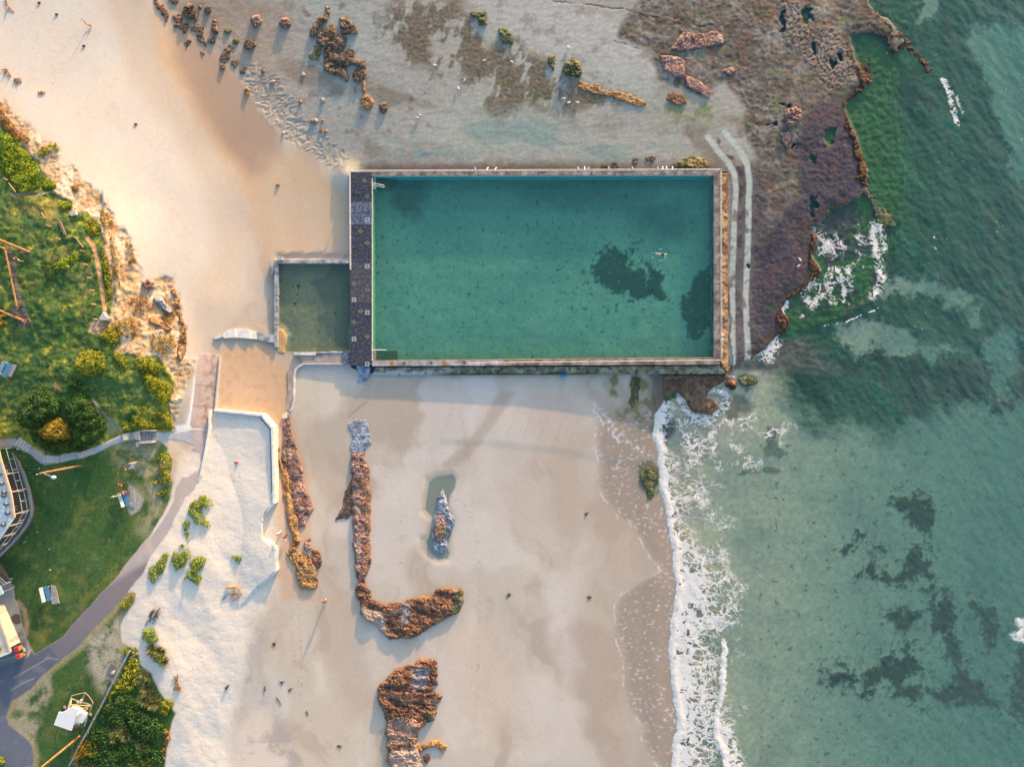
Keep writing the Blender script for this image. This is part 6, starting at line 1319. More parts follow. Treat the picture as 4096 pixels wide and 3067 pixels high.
for lab, pts, kd in (('golden dry scrub on the bank above the dirt track foot', [(455,1280),(520,1270),(560,1300),(540,1350),(480,1350),(450,1310)], 'gold'), ('long golden scrub strip down the crest of the orange bank', [(440,930),(462,960),(470,1040),(478,1120),(470,1200),(455,1200),(452,1100),(444,1000)], 'gold'), ('rusty dry scrub halfway up the orange bank', [(520,1190),(580,1180),(610,1220),(580,1260),(530,1250)], 'ginger'), ('golden scrub on the lower shoulder of the bank', [(600,1330),(680,1320),(705,1380),(660,1420),(610,1400)], 'gold'), ('rusty scrub below the pale tilted slab', [(650,1240),(700,1250),(690,1300),(640,1290)], 'ginger'), ('dry golden scrub near the top of the orange bank', [(400,830),(440,860),(450,910),(420,920),(395,870)], 'gold'), ('thin rusty scrub at the beach edge of the bank', [(500,960),(530,980),(545,1060),(525,1080),(505,1020)], 'ginger')):
    plant('scrub', lab, [pts], .45, kd, group='dry scrub on the orange bank', dens=22, cover=.5)

# ================================================================ walls, kerbs and steps on the beach
m_wwall = mat('white_wall', C(206, 200, 196), .85, col2=C(238, 234, 230), scale=1.4, thr=(.3, .55), bump=.01, bscale=7)
m_conc = mat('grey_concrete', C(150, 152, 156), .9, .18, 2.5, bump=.01, bscale=9)
m_concp = mat('pale_concrete', C(196, 190, 184), .9, .12, 2.5, bump=.01, bscale=9)
m_conci = mat('inner_wall_face', C(140, 146, 158), .9, .2, 2.0)
def ribbon(pts, w):
    """two offset outlines of an open polyline (photo pixels)"""
    p = [Vector((a, b)) for a, b in pts]; L_, R_ = [], []
    for i in range(len(p)):
        t = ((p[min(i+1, len(p)-1)]-p[i]).normalized()+(p[i]-p[max(i-1, 0)]).normalized()).normalized() if 0 < i < len(p)-1 else (p[min(i+1, len(p)-1)]-p[max(i-1, 0)]).normalized()
        n = Vector((-t.y, t.x)); L_.append(p[i]+n*w/2); R_.append(p[i]-n*w/2)
    return L_, R_
def wall_run(name, pts, w, zt, depth, m, parent, gap=.0):
    L_, R_ = ribbon(pts, w)
    zt = zt if isinstance(zt, (list, tuple)) else [zt]*len(pts)
    mb = MB()
    for i in range(len(pts)-1):
        a, b = (L_[i], L_[i+1]), (R_[i], R_[i+1])
        mb.prism([tuple(a[0]), tuple(a[1]), tuple(b[1]), tuple(b[0])], [zt[i], zt[i+1], zt[i+1], zt[i]], zt[i]-depth)
    return mb.build(name, m, parent, world=True)
def seg_walls(parent, name, pts, w, zt, depth, m):
    for i in range(len(pts)-1):
        wall_run(name, [pts[i], pts[i+1]], w, [zt[i], zt[i+1]] if isinstance(zt, list) else zt, depth, m, parent)
tw = thing('terrace_wall', 'long white retaining wall around the raised sand terrace', 'retaining wall', P(1050, 1800, 3.4))
seg_walls(tw, 'wall_section', [(856,1640),(950,1650),(1046,1660),(1088,1712),(1092,1850),(1095,2014)], 9, 3.62, 3.0, m_wwall)
seg_walls(tw, 'inner_face', [(1040,1668),(1081,1716),(1085,1850),(1087,2008)], 6, 3.34, 2.0, m_conci)
wall_run('end_wall', [(1093, 2014), (1057, 2050)], 10, [3.5, 3.36], 2.6, m_wwall, tw)
tw2 = thing('terrace_wall', 'short white wall bent like a bracket below the gap in the terrace wall', 'retaining wall', P(1099, 2240, 3.2))
seg_walls(tw2, 'wall_section', [(1062,2160),(1099,2195),(1102,2283),(1066,2320),(1034,2342)], 10, [3.4, 3.5, 3.4, 3.2, 3.1], 2.8, m_wwall)
seg_walls(tw2, 'inner_face', [(1086,2196),(1089,2282)], 6, 3.2, 2.0, m_conci)
m_timb = mat('weathered_timber', C(142, 122, 106), .85, .25, 5, bump=.01, bscale=12)
m_timy = mat('yellow_timber', C(196, 158, 108), .75, .2, 5)
m_timg = mat('grey_timber', C(150, 156, 164), .8, .2, 4)
st = thing('plank', 'loose timber plank poking out of the small bracket shaped wall', 'plank', P(1110, 2199, 2.2))
MB().bar(P(1102, 2199, 2.3), P(1122, 2199, 2.2), .1, .08).build('plank_board', m_timy, st, world=True)
slab = thing('wall_slab', 'broken white concrete slab bridging the sand between the ramp and the wading pool', 'slab', P(980, 1330, 1.9))
for i, o in enumerate(([(853,1350),(872,1342),(893,1336),(892,1346),(860,1357)], [(892,1334),(910,1318),(938,1316),(946,1350),(893,1352)], [(939,1315),(984,1316),(1000,1322),(1000,1354),(948,1350)], [(1001,1322),(1022,1328),(1024,1356),(1002,1355)], [(1023,1329),(1097,1338),(1097,1370),(1060,1366),(1024,1357)])):
    mm = [m_wwall, m_wwall, m_wwall, m_wwall, m_kidw][i]; h_ = gz(sum(q[0] for q in o)/len(o), sum(q[1] for q in o)/len(o))+.32
    MB().prism([(a, b) for a, b in o], h_+random.uniform(-.05, .08), h_-1.6).build('slab_piece', mm, slab, world=True)
kb = thing('kerb_wall', 'thin white kerb wall curving down from the wading pool platform', 'kerb', P(1178, 1560, 1.5))
wall_run('kerb', [(1212,1455),(1196,1464),(1182,1478),(1177,1500),(1176,1540),(1175,1600),(1168,1632),(1160,1644)], 7, [1.45,1.42,1.4,1.38,1.38,1.4,1.42,1.4], 1.4, m_wh, kb)
MB().prism([(1136,1652),(1144,1650),(1147,1672),(1130,1676),(1127,1665)], 1.7, .5).build('broken_end', m_wh, kb, world=True)
MB().prism([(1150,1480),(1176,1470),(1172,1600),(1163,1640),(1142,1640),(1152,1560)], 1.36, .3).build('kerb_apron', m_plat, kb, world=True)
rw = thing('ramp_wall', 'low pale side wall along the right edge of the concrete ramp', 'wall', P(868, 1560, 2.6))
wall_run('wall_section', [(879,1420),(873,1500),(860,1634)], 5, [gz(870,1430)+.25, gz(866,1500)+.3, gz(852,1630)+.35], 1.6, m_concp, rw)
wall_run('wall_section', [(838,1640),(836,1715),(818,1820),(800,1905),(792,1925)], 7, [3.75,3.85,3.9,3.9,3.85], 1.2, m_wwall, rw)
# ================================================================ stairs and the small wall
stn = thing('steps', 'straight grey concrete steps between the stepped path and the ramp', 'steps', G(580, 1745))
for i in range(5):
    x_ = 557+i*11.8
    zz_ = gz(585, 1745)+.42-.11*i
    MB().prism([(x_, 1724), (x_+11.2, 1724), (x_+11.2, 1763), (x_, 1763)], zz_, zz_-1.0).build('tread', m_conc, stn, world=True)
MB().prism([(530, 1727), (556, 1725), (556, 1762), (536, 1752)], gz(545, 1745)+.5, gz(545, 1745)-.6).build('landing', m_conc, stn, world=True)
MB().prism([(555, 1721), (616, 1721), (616, 1723.5), (555, 1723.5)], gz(585, 1722)+.6, 3).build('side_wall', m_concp, stn, world=True)
MB().prism([(543, 1766), (609, 1763), (609, 1771), (552, 1775), (552, 1786), (543, 1786)], gz(580, 1775)+.75, gz(580, 1775)-.5).build('low_wall', m_concp, stn, world=True)
def treads(label, pts, w, n, dz, grp='flights of steps along the narrow path'):
    t = thing('steps', label, 'steps', G(*pts[0]), grp)
    a, b = Vector(pts[0]), Vector(pts[1]); d = (b-a); nn = Vector((-d.y, d.x)).normalized()
    z0_ = gz(*pts[0])+.10; z1_ = gz(*pts[1])+.10
    if abs(z0_-z1_) < .3: z0_ += .2; z1_ -= .0
    for i in range(n):
        p = a+d*(i/n); q = a+d*((i+.84)/n); hh = z0_+(z1_-z0_)*(i/n)+.03
        MB().prism([tuple(p+nn*w), tuple(q+nn*w), tuple(q-nn*w), tuple(p-nn*w)], hh, hh-.7).build('tread', m_concp, t, world=True)
treads('top flight of pale steps on the narrow path near the clubhouse', [(66, 1764), (118, 1796)], 16, 5, .1)
treads('second flight of pale steps in the dip of the narrow path', [(172, 1834), (233, 1838)], 14, 6, .1)
treads('third flight of pale steps on the rising part of the narrow path', [(312, 1822), (370, 1803)], 11, 5, .1)
treads('short flight of three pale steps before the landing', [(490, 1748), (516, 1745)], 13, 3, .1)
# ================================================================ poles, logs, rails
m_pole = mat('timber_pole', C(168, 126, 84), .85, .22, 2.5, bump=.01, bscale=10)
m_metal = mat('galvanised_metal', C(176, 182, 188), .4, .12, 5, metal=.3)
m_lampg = mat('lamp_glass', C(214, 224, 232), .3, .05, 3)
def pole(label, base, h, arm, armw=.045):
    b = G(*base); t = thing('light_pole', label, 'light pole', b, 'timber light poles')
    MB().tube((0, 0, -.3), (0, 0, h), .17, .12, n=12).build('post', m_pole, t)
    a = Vector(arm)
    o = MB().tube((0, 0, h-.5), (a.x, a.y, h-.1), armw, n=8).build('lamp_arm', m_metal, t)
    MB().ball((a.x*1.12, a.y*1.12, h-.12), (.36, .24, .13), 10, 6).build('lamp_head', m_lampg, t)
    MB().box((0, 0, h-.25), (1.1, .1, .12), .3).build('crossarm', m_pole, t)
    for s_ in (-.45, .45): MB().tube((s_*math.cos(.3), s_*math.sin(.3), h-.2), (s_*math.cos(.3), s_*math.sin(.3), h), .05, n=6).build('insulator', m_white, t)
    return t
pole('timber light pole rising from the lawn above the benches', (322, 1862), 8.1, (1.5, -.45, 0))
p2 = pole('yellow timber light pole at the bottom left edge of the picture', (318, 2943), 8.4, (-1.5, .1, 0))
def log(label, a, b, r, m, up=.0, grp='horizontal timber logs on the grass'):
    A_ = G(*a, up+r); B_ = G(*b, up+r); t = thing('timber_log', label, 'log', (A_+B_)/2, grp)
    MB().tube(A_, B_, r, r*.95, n=12).build('trunk', m, t, world=True); return t
log('upper thick timber log lying at the left edge of the lawn', (-60, 936), (120, 1010), .17, m_pole)
log('lower thick timber log lying at the left edge of the lawn', (-60, 1218), (96, 1284), .17, m_pole)
lb = thing('log_barrier', 'long low timber barrier rail between the two thick logs', 'barrier', G(40, 1110))
for a, b in (((-30, 975), (20, 997)), ((21, 1000), (70, 1238))):
    MB().tube(G(*a, .62), G(*b, .62), .12, n=10).build('rail', m_pole, lb, world=True)
for q in ((5, 990), (34, 1012), (52, 1120), (66, 1224)): MB().bar(G(q[0], q[1], -.3), G(q[0], q[1], .62), .14, .14).bar(G(q[0], q[1], .60), G(q[0]+10, q[1]-1, .60), .12, .14).build('post', m_timb, lb, world=True)
# bollards on the bank
bp = None
for i, (x_, y_) in enumerate([(203,907),(241,958),(311,953),(336,1006),(349,1060),(364,1113),(375,1163),(382,1219),(389,1278)]):
    if bp is None:
        bp = thing('bollard', '', 'bollard', G(x_, y_), 'row of short timber bollards on the bank')
        MB().tube((0, 0, -.2), (0, 0, .88), .10, .095, n=10).build('post', m_timy, bp); o = bp
    else: o = copy_tree(bp); o.location = G(x_, y_)
    o['label'] = ['short timber bollard highest up the bank near the top bush', 'short timber bollard left of the grass patch', 'short timber bollard beside the thin leaning rail', 'short timber bollard just below the thin leaning rail', 'short timber bollard with a white cup beside it', 'short timber bollard in the middle of the slope row', 'short timber bollard fourth from the lower end of the row', 'short timber bollard third last beside the dirt track', 'short timber bollard lowest of the row by the pale slab'][i]
def rail_thin(label, a, b, h=.8, grp='thin leaning rails on the bank'):
    t = thing('rail', label, 'rail', G(*a), grp); MB().tube(G(*a, h), G(*b, h), .06, n=8).build('bar', m_timy, t, world=True)
    for q in (a, b): MB().tube(G(q[0], q[1], -.1), G(q[0], q[1], h), .06, n=8).build('post', m_timb, t, world=True)
rail_thin('thin timber rail beside the bollard row', (300, 948), (334, 990)); rail_thin('thin timber rail high on the green bank', (164, 850), (182, 874)); rail_thin('white corner rail at the upper left bank', (14, 713), (32, 722)); rail_thin('angled white rail below the corner rail', (35, 733), (62, 768))
tb = thing('timber_border', 'pale half buried timber edge in the middle of the bank', 'timber edging', G(255, 920)); MB().bar(G(238, 885, .1), G(262, 940, .1), .3, .35).build('sleeper', m_timb, tb, world=True)
sb = thing('stone_block', 'pale stone block at the top of the dirt track', 'stone', G(290, 852)); MB().prism([(274,850),(288,842),(300,843),(302,858),(284,864),(276,858)], gz(288,852)+.45, gz(288,852)-.4).build('block', m_concp, sb, world=True)
sb2 = thing('stone_block', 'pale stone slab at the bottom of the dirt track', 'stone', G(412, 1270)); MB().prism([(395,1274),(412,1246),(420,1262),(436,1272),(432,1280),(400,1280)], gz(414,1270)+.4, gz(414,1270)-.4).build('block', m_concp, sb2, world=True)
bm_ = thing('timber_beam', 'pale squared timber beam lying on the sand by the bank', 'beam', G(417, 786)); MB().bar(G(412, 760, .2), G(421, 812, .2), .28, .3).build('beam', m_concp, bm_, world=True)
# long timber rail by the scrub
lf = thing('timber_rail', 'long grey timber rail running beside the green scrub to the bottom edge', 'fence', G(400, 2830))
fp = [(519,2602),(449,2733),(426,2779),(402,2828),(375,2876),(350,2925),(323,2972),(297,3023),(276,3062)]
for i in range(len(fp)-1): MB().tube(G(*fp[i], .55), G(*fp[i+1], .55), .13, n=10).build('rail', m_timg, lf, world=True)
for q in fp[1:-1]: MB().tube(G(q[0], q[1], -.2), G(q[0], q[1], .6), .10, n=8).build('post', m_timb, lf, world=True); MB().tube(G(q[0]-3, q[1]-3, .62), G(q[0]+3, q[1]+2, .62), .09, n=8).build('bracket', m_rust, lf, world=True)
pk = thing('plank', 'pale broken plank leaning at the top end of the long timber rail', 'plank', G(533, 2622)); MB().bar(G(520, 2632, .15), G(548, 2611, .4), .3, .06).build('board', m_timy, pk, world=True)
# ================================================================ benches
m_bs = mat('blue_slats', C(82, 142, 190), .5, .08, 5); m_bl2 = mat('sunlit_slats', C(176, 200, 216), .5, .08, 5); m_leg = mat('white_frame', C(214, 208, 204), .5, .06, 5)  # backrest slats paler than the seat: sunlight on them put into the colour
def make_bench():
    t = thing('park_bench', '', 'bench', (0, 0, 0), 'blue and white park benches')   # long axis x, seat front towards -y
    for i in range(4): pass
    sl = MB()
    for i in range(4): sl.box((0, -.34+i*.145, .45), (2.05, .13, .04))
    sl.build('seat', m_bs, t)
    bk = MB()
    for i in range(4):
        f = i/3; bk.bar((-1.02, .36+.12*f, .55+.42*f), (1.02, .36+.12*f, .55+.42*f), .04, .13, up=(0, .27, .96))
    bk.build('backrest', m_bl2, t)
    for s in (-.85, .85):
        MB().bar((s, -.42, .41), (s, .42, .41), .07, .05).bar((s, -.3, 0), (s, -.3, .41), .06, .06, up=(0, 1, 0)).bar((s, .36, 0), (s, .36, .41), .06, .06, up=(0, 1, 0)).bar((s, .38, .4), (s, .5, 1.05), .05, .05).build('leg_frame', m_leg, t)
    return t
def bench_at(o, px, py, ang, lab):
    o.location = G(px, py, .02); o.rotation_euler = (0, 0, ang); o['label'] = lab
bn = make_bench()
# seat faces right (towards the sea): -y local -> +x world
bench_at(bn, 508, 1992, RAD(90+17), 'blue and white bench with a seated person and a dog beside it')
o = copy_tree(bn); bench_at(o, 196, 2369, RAD(90+13), 'empty blue and white bench on the lawn above the road')
o = copy_tree(bn); bench_at(o, 32, 1478, RAD(90-28), 'empty blue bench on the upper grass at the left edge')
m_pad = mat('bench_pad', C(160, 162, 166), .9, .15, 3)
for nm, pp in (('grey concrete pad under the bench at the left edge', [(45,1450),(67,1462),(42,1508),(24,1498)]), ('grey concrete pad right of the empty lawn bench', [(204,2336),(222,2344),(230,2380),(236,2412),(208,2416),(202,2400)]), ('worn concrete pad right of the occupied bench', [(515,1960),(535,1955),(540,2010),(536,2028),(520,2030)])):
    cz = gz(pp[0][0]+8, pp[0][1]+20)
    q = thing('concrete_pad', nm, 'pad', P(pp[0][0], pp[0][1], cz)); MB().prism(pp, cz+.05, cz-.4).build('slab', m_pad, q, world=True)
# sign on the lawn
sg = thing('notice_board', 'white notice board with a purple stripe on two yellow posts', 'sign', G(545, 1862))
m_ppl = mat('purple_panel', C(160, 90, 160), .5, .05, 4); m_wpan = mat('white_panel', C(214, 226, 228), .4, .06, 3); m_ypost = mat('yellow_post', C(222, 190, 110), .6, .1, 5)
a_, b_ = G(552, 1846), G(537, 1869)
for q in (a_, b_): MB().bar(q-Vector((0, 0, .2)), q+Vector((0, 0, 2.25)), .11, .11, up=(0, 1, 0)).build('post', m_ypost, sg, world=True)
dv = (b_-a_).normalized(); nv = Vector((0, 0, 1)).cross(dv); nv.z = 0
pn = MB(); pn.quadbox([a_+Vector((0, 0, .55))+nv*.06, b_+Vector((0, 0, .55))+nv*.06, b_+Vector((0, 0, .55))+nv*.09, a_+Vector((0, 0, .55))+nv*.09], [a_+Vector((0, 0, 1.72))+nv*.06, b_+Vector((0, 0, 1.72))+nv*.06, b_+Vector((0, 0, 1.72))+nv*.09, a_+Vector((0, 0, 1.72))+nv*.09])
pn.build('panel', m_wpan, sg, world=True)
for sgn in (-1,):
    MB().quadbox([a_+Vector((0, 0, 1.72))+nv*.055, b_+Vector((0, 0, 1.72))+nv*.055, b_+Vector((0, 0, 1.72))+nv*.095, a_+Vector((0, 0, 1.72))+nv*.095], [a_+Vector((0, 0, 2.05))+nv*.055, b_+Vector((0, 0, 2.05))+nv*.055, b_+Vector((0, 0, 2.05))+nv*.095, a_+Vector((0, 0, 2.05))+nv*.095]).build('stripe', m_ppl, sg, world=True)
# beach shower
sh = thing('beach_shower', 'outdoor beach shower post standing on a dark wet slab', 'shower', G(450, 2690))
m_wet = mat('wet_slab', C(112, 118, 124), .6, .2, 3)
cz = gz(450, 2690)
MB().prism([(440,2656),(448,2652),(464,2664),(466,2690),(446,2708),(422,2700)], cz+.06, cz-.3).build('slab', m_wet, sh, world=True)
MB().tube(G(449, 2692), G(449, 2692, 2.1), .06, n=8).build('post', m_timy, sh, world=True)
MB().box(tuple(G(452, 2687, .35)), (.32, .3, .6), .5).build('tap_box', m_metal, sh, world=True)
MB().tube(G(449, 2692, 2.0), G(449, 2692, 2.0)+Vector((.4, -.1, .05)), .03, n=6).build('shower_head', m_metal, sh, world=True)
# ================================================================ clubhouse and its terrace
m_roof = mat('white_roof', C(214, 222, 230), .5, .05, 1.0)
m_gut = mat('warm_gutter', C(214, 190, 168), .5, .08, 4)
m_tile = mat('dark_terrace', C(92, 86, 88), .9, .18, 3.0)
m_glass = mat('dusty_glass', C(120, 130, 132), .15, .06, 2)
m_rail = mat('powder_coated_rail', C(176, 206, 214), .4, .06, 4)
m_block = mat('block_wall', C(132, 126, 114), .95, col2=C(176, 168, 150), scale=5.5, thr=(.4, .6), bump=.03, bscale=6)
m_wallc = mat('cream_wall', C(214, 204, 190), .8, .08, 2)
m_vent = mat('vent_metal', C(96, 104, 116), .35, .15, 8, metal=.4)
RZ = 10.3; TZ = 7.35
ch = thing('clubhouse', 'clubhouse with a white ribbed roof, dark terrace and curved block wall', 'building', P(0, 2000, TZ))
roofp = [(-260,1740),(-20,1740),(0,1828),(12,1871),(36,1949),(46,1988),(57,2069),(0,2151),(-60,2240),(-260,2240)]
MB().prism(roofp, RZ, RZ-.22).build('roof', m_roof, ch, world=True)
rb = ch.children[-1]
for i in range(26):
    y_ = 1752+i*18.5; xr = float(np.interp(y_, [1740,1828,1871,1949,1988,2069,2151,2240], [-20,0,12,36,46,57,0,-60]))-2.5
    o_ = MB().bar(P(-258, y_+8-.0, RZ+.04), P(xr-3, y_-2, RZ+.01), .06, .03).build('rib', m_roof, rb); o_.matrix_parent_inverse = Matrix.Identity(4); o_.location = -Vector(ch.location)
gut = MB()
gp = [(-20,1740),(0,1828),(12,1871),(36,1949),(46,1988),(57,2069)]
for i in range(len(gp)-1): gut.bar(P(*gp[i], RZ+.03), P(*gp[i+1], RZ+.03), .28, .2)
gut.build('gutter', m_gut, ch, world=True)
MB().bar(P(57, 2069, RZ+.02), P(-60, 2240, RZ+.02), .22, .16).build('gutter', m_wpan, ch, world=True)
wp = [(-260,1770),(-110,1770),(-50,1980),(-38,2050),(-100,2140),(-260,2190)]
MB().prism([((a-CX)*1.0+CX, b) for a, b in wp], RZ-.23, TZ-.5).build('wall', m_wallc, ch, world=True)
base = [(46,1790),(58,1833),(71,1875),(83,1919),(95,1961),(104,2000),(112,2048),(97,2077),(85,2102),(56,2137),(30,2172),(0,2196),(-40,2236)]
outer = [(50,1783),(64,1831),(88,1889),(111,1960),(118,2000),(124,2040),(120,2066),(106,2098),(76,2138),(38,2182),(6,2212),(-40,2255)]
MB().prism(outer+[(-300,2300),(-300,1775)], TZ, 4.6).build('terrace', m_tile, ch, world=True)
m_tkerb = mat('terrace_kerb', C(142, 146, 150), .9, .15, 3)
wall_run('terrace_kerb', outer, 7, TZ+.06, .4, m_tkerb, ch)
def sk(p): # outward foot of the block wall
    v = Vector((p[0]-(-200), p[1]-2010)).normalized(); return (p[0]+v.x*14, p[1]+v.y*9)
bw = MB()
ft = [sk(q) for q in outer]
T_ = [P(a, b, TZ+.02) for a, b in outer]; B_ = [G(a, b, -.1) for a, b in ft]
for i in range(len(outer)-1): bw.poly([B_[i], B_[i+1], T_[i+1], T_[i]])
bw.build('block_wall', m_block, ch, world=True)
# joints of the block wall: thin dark courses following the slope
m_joint = mat('block_joint', C(92, 88, 80), .95, .1, 4)
for k in range(1, 5):
    f = k/5; jm = MB()
    for i in range(len(outer)-1): jm.bar(T_[i].lerp(B_[i], f)+Vector((.03, 0, .03)), T_[i+1].lerp(B_[i+1], f)+Vector((.03, 0, .03)), .04, .05)
    jm.build('course', m_joint, ch, world=True)
vb = None
for i, (x_, y_) in enumerate([(3,1895),(13,1932),(23,1967),(22,1980),(32,2014),(37,2050),(20,2096),(-14,1850)]):
    if vb is None:
        vb = thing('roof_vent', '', 'roof vent', P(x_, y_, RZ), 'round vents on the clubhouse roof')
        MB().tube((0, 0, 0), (0, 0, .3), .2, n=10).build('neck', m_vent, vb); MB().ball((0, 0, .42), (.31, .31, .26), 12, 7).build('turbine', m_vent, vb)
        MB().bar((-.5, 0, .25), (.9, .25, .25), .04, .03).build('strap', m_wpan, vb); o = vb
    else: o = copy_tree(vb); o.location = P(x_, y_, RZ)
    o['label'] = ['round metal roof vent nearest the top of the clubhouse roof edge', 'round metal roof vent second down the clubhouse roof', 'upper vent of the close pair on the clubhouse roof', 'lower vent of the close pair on the clubhouse roof', 'round metal vent just below the close pair', 'round metal vent by the corner of the clubhouse roof', 'lowest round vent near the slanting roof edge', 'round vent at the picture edge high on the clubhouse roof'][i]
for (tx, ty), (bx_, by_) in zip([(14,1898),(42,1968),(57,2056),(-2,2150),(28,2106)], [(71,1886),(93,1957),(112,2046),(50,2132),(82,2094)]):
    tp_ = P(tx, ty, RZ-.1); MB().bar(tp_, Vector((tp_.x, tp_.y, TZ)), .12, .12, up=(0, 1, 0)).build('veranda_post', m_gut, ch, world=True)
bl = thing('balustrade', 'pale blue balustrade with glass panels round the clubhouse terrace', 'balustrade', P(90, 1960, TZ))
W_b = [P(a, b, TZ+.05) for a, b in base]
for h in (.06, 1.02):
    for i in range(len(W_b)-1): MB().bar(W_b[i]+Vector((0, 0, h)), W_b[i+1]+Vector((0, 0, h)), .07, .05).build('rail', m_rail, bl, world=True)
for i, q in enumerate(W_b): MB().bar(q, q+Vector((0, 0, 1.05)), .09 if i % 2 == 0 else .05, .09, up=(0, 1, 0)).build('post', m_rail, bl, world=True)
for a, b in (((46,1790),(24,1792)), ((24,1792),(-40,1798))): MB().bar(P(*a, TZ+1.07), P(*b, TZ+1.07), .07, .05).build('rail', m_rail, bl, world=True)
for q in ((24,1793),(-4,1796)): MB().bar(P(*q, TZ), P(*q, TZ+1.07), .07, .07, up=(0, 1, 0)).build('post', m_rail, bl, world=True)
cb0 = None
m_chair = mat('pale_chair', C(206, 212, 216), .5, .05, 4)
for i, (x_, y_, an) in enumerate([(34,1885,.3),(30,1908,.2),(50,1962,.4),(62,2030,.1),(22,1868,1.2)]):
    if cb0 is None:
        cb0 = thing('chair', '', 'chair', P(x_, y_, TZ), 'pale chairs on the clubhouse terrace')
        MB().box((0, 0, .45), (.5, .5, .05)).build('seat', m_chair, cb0); MB().box((-.24, 0, .72), (.05, .5, .5)).build('backrest', m_chair, cb0)
        for sx in (-.2, .2):
            for sy in (-.2, .2): MB().tube((sx, sy, 0), (sx, sy, .45), .025, n=6).build('leg', m_chair, cb0)
        for sy in (-.26, .26): MB().bar((-.22, sy, .66), (.34, sy, .66), .05, .04).build('armrest', m_chair, cb0)
        o = cb0
    else: o = copy_tree(cb0); o.location = P(x_, y_, TZ)
    o.rotation_euler = (0, 0, an)
    o['label'] = ['pale chair in the upper group of the terrace by the roof edge', 'second pale chair of the upper terrace group', 'pale chair alone in the middle of the terrace', 'pale chair near the terrace corner', 'turned pale chair highest on the terrace'][i]
# lower building at the left edge
cb = thing('kiosk', 'cream flat roofed building cut by the left picture edge', 'building', P(0, 2560, 5.5))
m_cream = mat('cream_roof', C(222, 204, 182), .7, .06, 1.5); m_win = mat('dark_recess', C(120, 96, 86), .6, .1, 3)
KRZ = 8.3
MB().prism([(-200,2420),(-20,2430),(42,2606),(18,2618),(-200,2690)], KRZ, KRZ-.25).build('roof', m_cream, cb, world=True)
MB().bar(P(-20, 2428, KRZ+.05), P(42, 2606, KRZ+.05), .26, .2).build('gutter', m_gut, cb, world=True)
MB().bar(P(42, 2607, KRZ+.05), P(-60, 2648, KRZ+.05), .22, .18).build('gutter', m_wpan, cb, world=True)
MB().prism([(-200,2432),(-34,2440),(26,2596),(-200,2676)], KRZ-.26, 4.8).build('wall', m_wallc, cb, world=True)
MB().prism([(-10,2560),(4,2598),(-8,2604),(-20,2568)], KRZ+.06, KRZ-.02).build('skylight', m_win, cb, world=True)
apr = thing('concrete_ramp', 'pale concrete strip beside the cream building', 'ramp', G(20, 2500)); cz = gz(20, 2500)
MB().prism([(0,2440),(8,2456),(36,2552),(28,2558),(0,2474),(-60,2300),(-40,2330)], cz+.12, cz-.4).build('strip', m_concp, apr, world=True)
aw = thing('awning', 'flat white awning at the left edge beside the stairs', 'awning', G(0, 2365)); MB().prism([(-80,2340),(2,2343),(14,2374),(0,2380),(-80,2400)], gz(5, 2360)+2.4, gz(5, 2360)+2.3).build('sheet', m_wpan, aw, world=True)
for q in ((8, 2368), (-2, 2345)): MB().tube(P(q[0], q[1], gz(5, 2360)+2.32), Vector((P(q[0], q[1], gz(5, 2360)+2.32).x, P(q[0], q[1], gz(5, 2360)+2.32).y, gz(5, 2360)-.1)), .04, n=6).build('post', m_metal, aw, world=True)
ss = thing('steps', 'brick steps with two white handrails at the left edge', 'steps', G(20, 2310)); m_brick = mat('brown_brick', C(118, 104, 100), .9, .15, 5)
for i in range(9):
    f = i/9; cx_, cy_ = 40-66*f, 2330-62*f; zz_ = gz(30, 2335)+.1+.16*i
    MB().prism([(cx_-28, cy_+6), (cx_+2, cy_-8), (cx_-5, cy_-15), (cx_-35, cy_-1)], zz_, zz_-1.4).build('tread', m_brick, ss, world=True)
for dx in (0, -9):
    a, b = P(24+dx, 2331+dx*-.5, gz(20, 2330)+1.0), P(-20+dx, 2290+dx*-.5, gz(20, 2330)+2.2)
    MB().tube(a, b, .035, n=6).build('handrail', m_white, ss, world=True); MB().tube(a, a-Vector((0, 0, 1)), .03, n=6).build('post', m_white, ss, world=True)
# bins
m_red = mat('red_lid', C(226, 66, 56), .45, .06, 5); m_yel = mat('olive_bin', C(172, 140, 66), .55, .1, 5); m_blk = mat('black_rubber', C(40, 40, 44), .7, .2, 6)
bi = None
for i, (x_, y_) in enumerate([(88,2585),(95,2613)]):
    if bi is None:
        bi = thing('wheelie_bin', '', 'bin', G(x_, y_, .02), 'red lidded wheelie bins')
        MB().quadbox([(-.24, -.22, .06), (.24, -.22, .06), (.24, .24, .06), (-.24, .24, .06)], [(-.31, -.29, .96), (.31, -.29, .96), (.31, .31, .96), (-.31, .31, .96)]).build('body', m_yel, bi, bevel=.02)
        ld = MB().quadbox([(-.34, -.33, .97), (.34, -.33, .97), (.34, .36, .97), (-.34, .36, .97)], [(-.28, -.27, 1.1), (.28, -.27, 1.1), (.28, .3, 1.1), (-.28, .3, 1.1)]).build('lid', m_red, bi, bevel=.02)
        MB().tube((0, .02, 1.09), (0, .02, 1.115), .09, n=12).build('opening', m_blk, ld)
        for sx in (-.27, .27): MB().tube((sx-.03, .24, .1), (sx+.03, .24, .1), .1, n=12).build('wheel', m_blk, bi)
        MB().bar((-.2, .4, 1.0), (.2, .4, 1.0), .04, .04).build('handle', m_red, bi); o = bi
    else: o = copy_tree(bi); o.location = G(x_, y_, .02)
    o.rotation_euler = (0, 0, RAD(18)); o['label'] = ['upper red lidded bin beside the cream building', 'lower red lidded bin beside the cream building'][i]
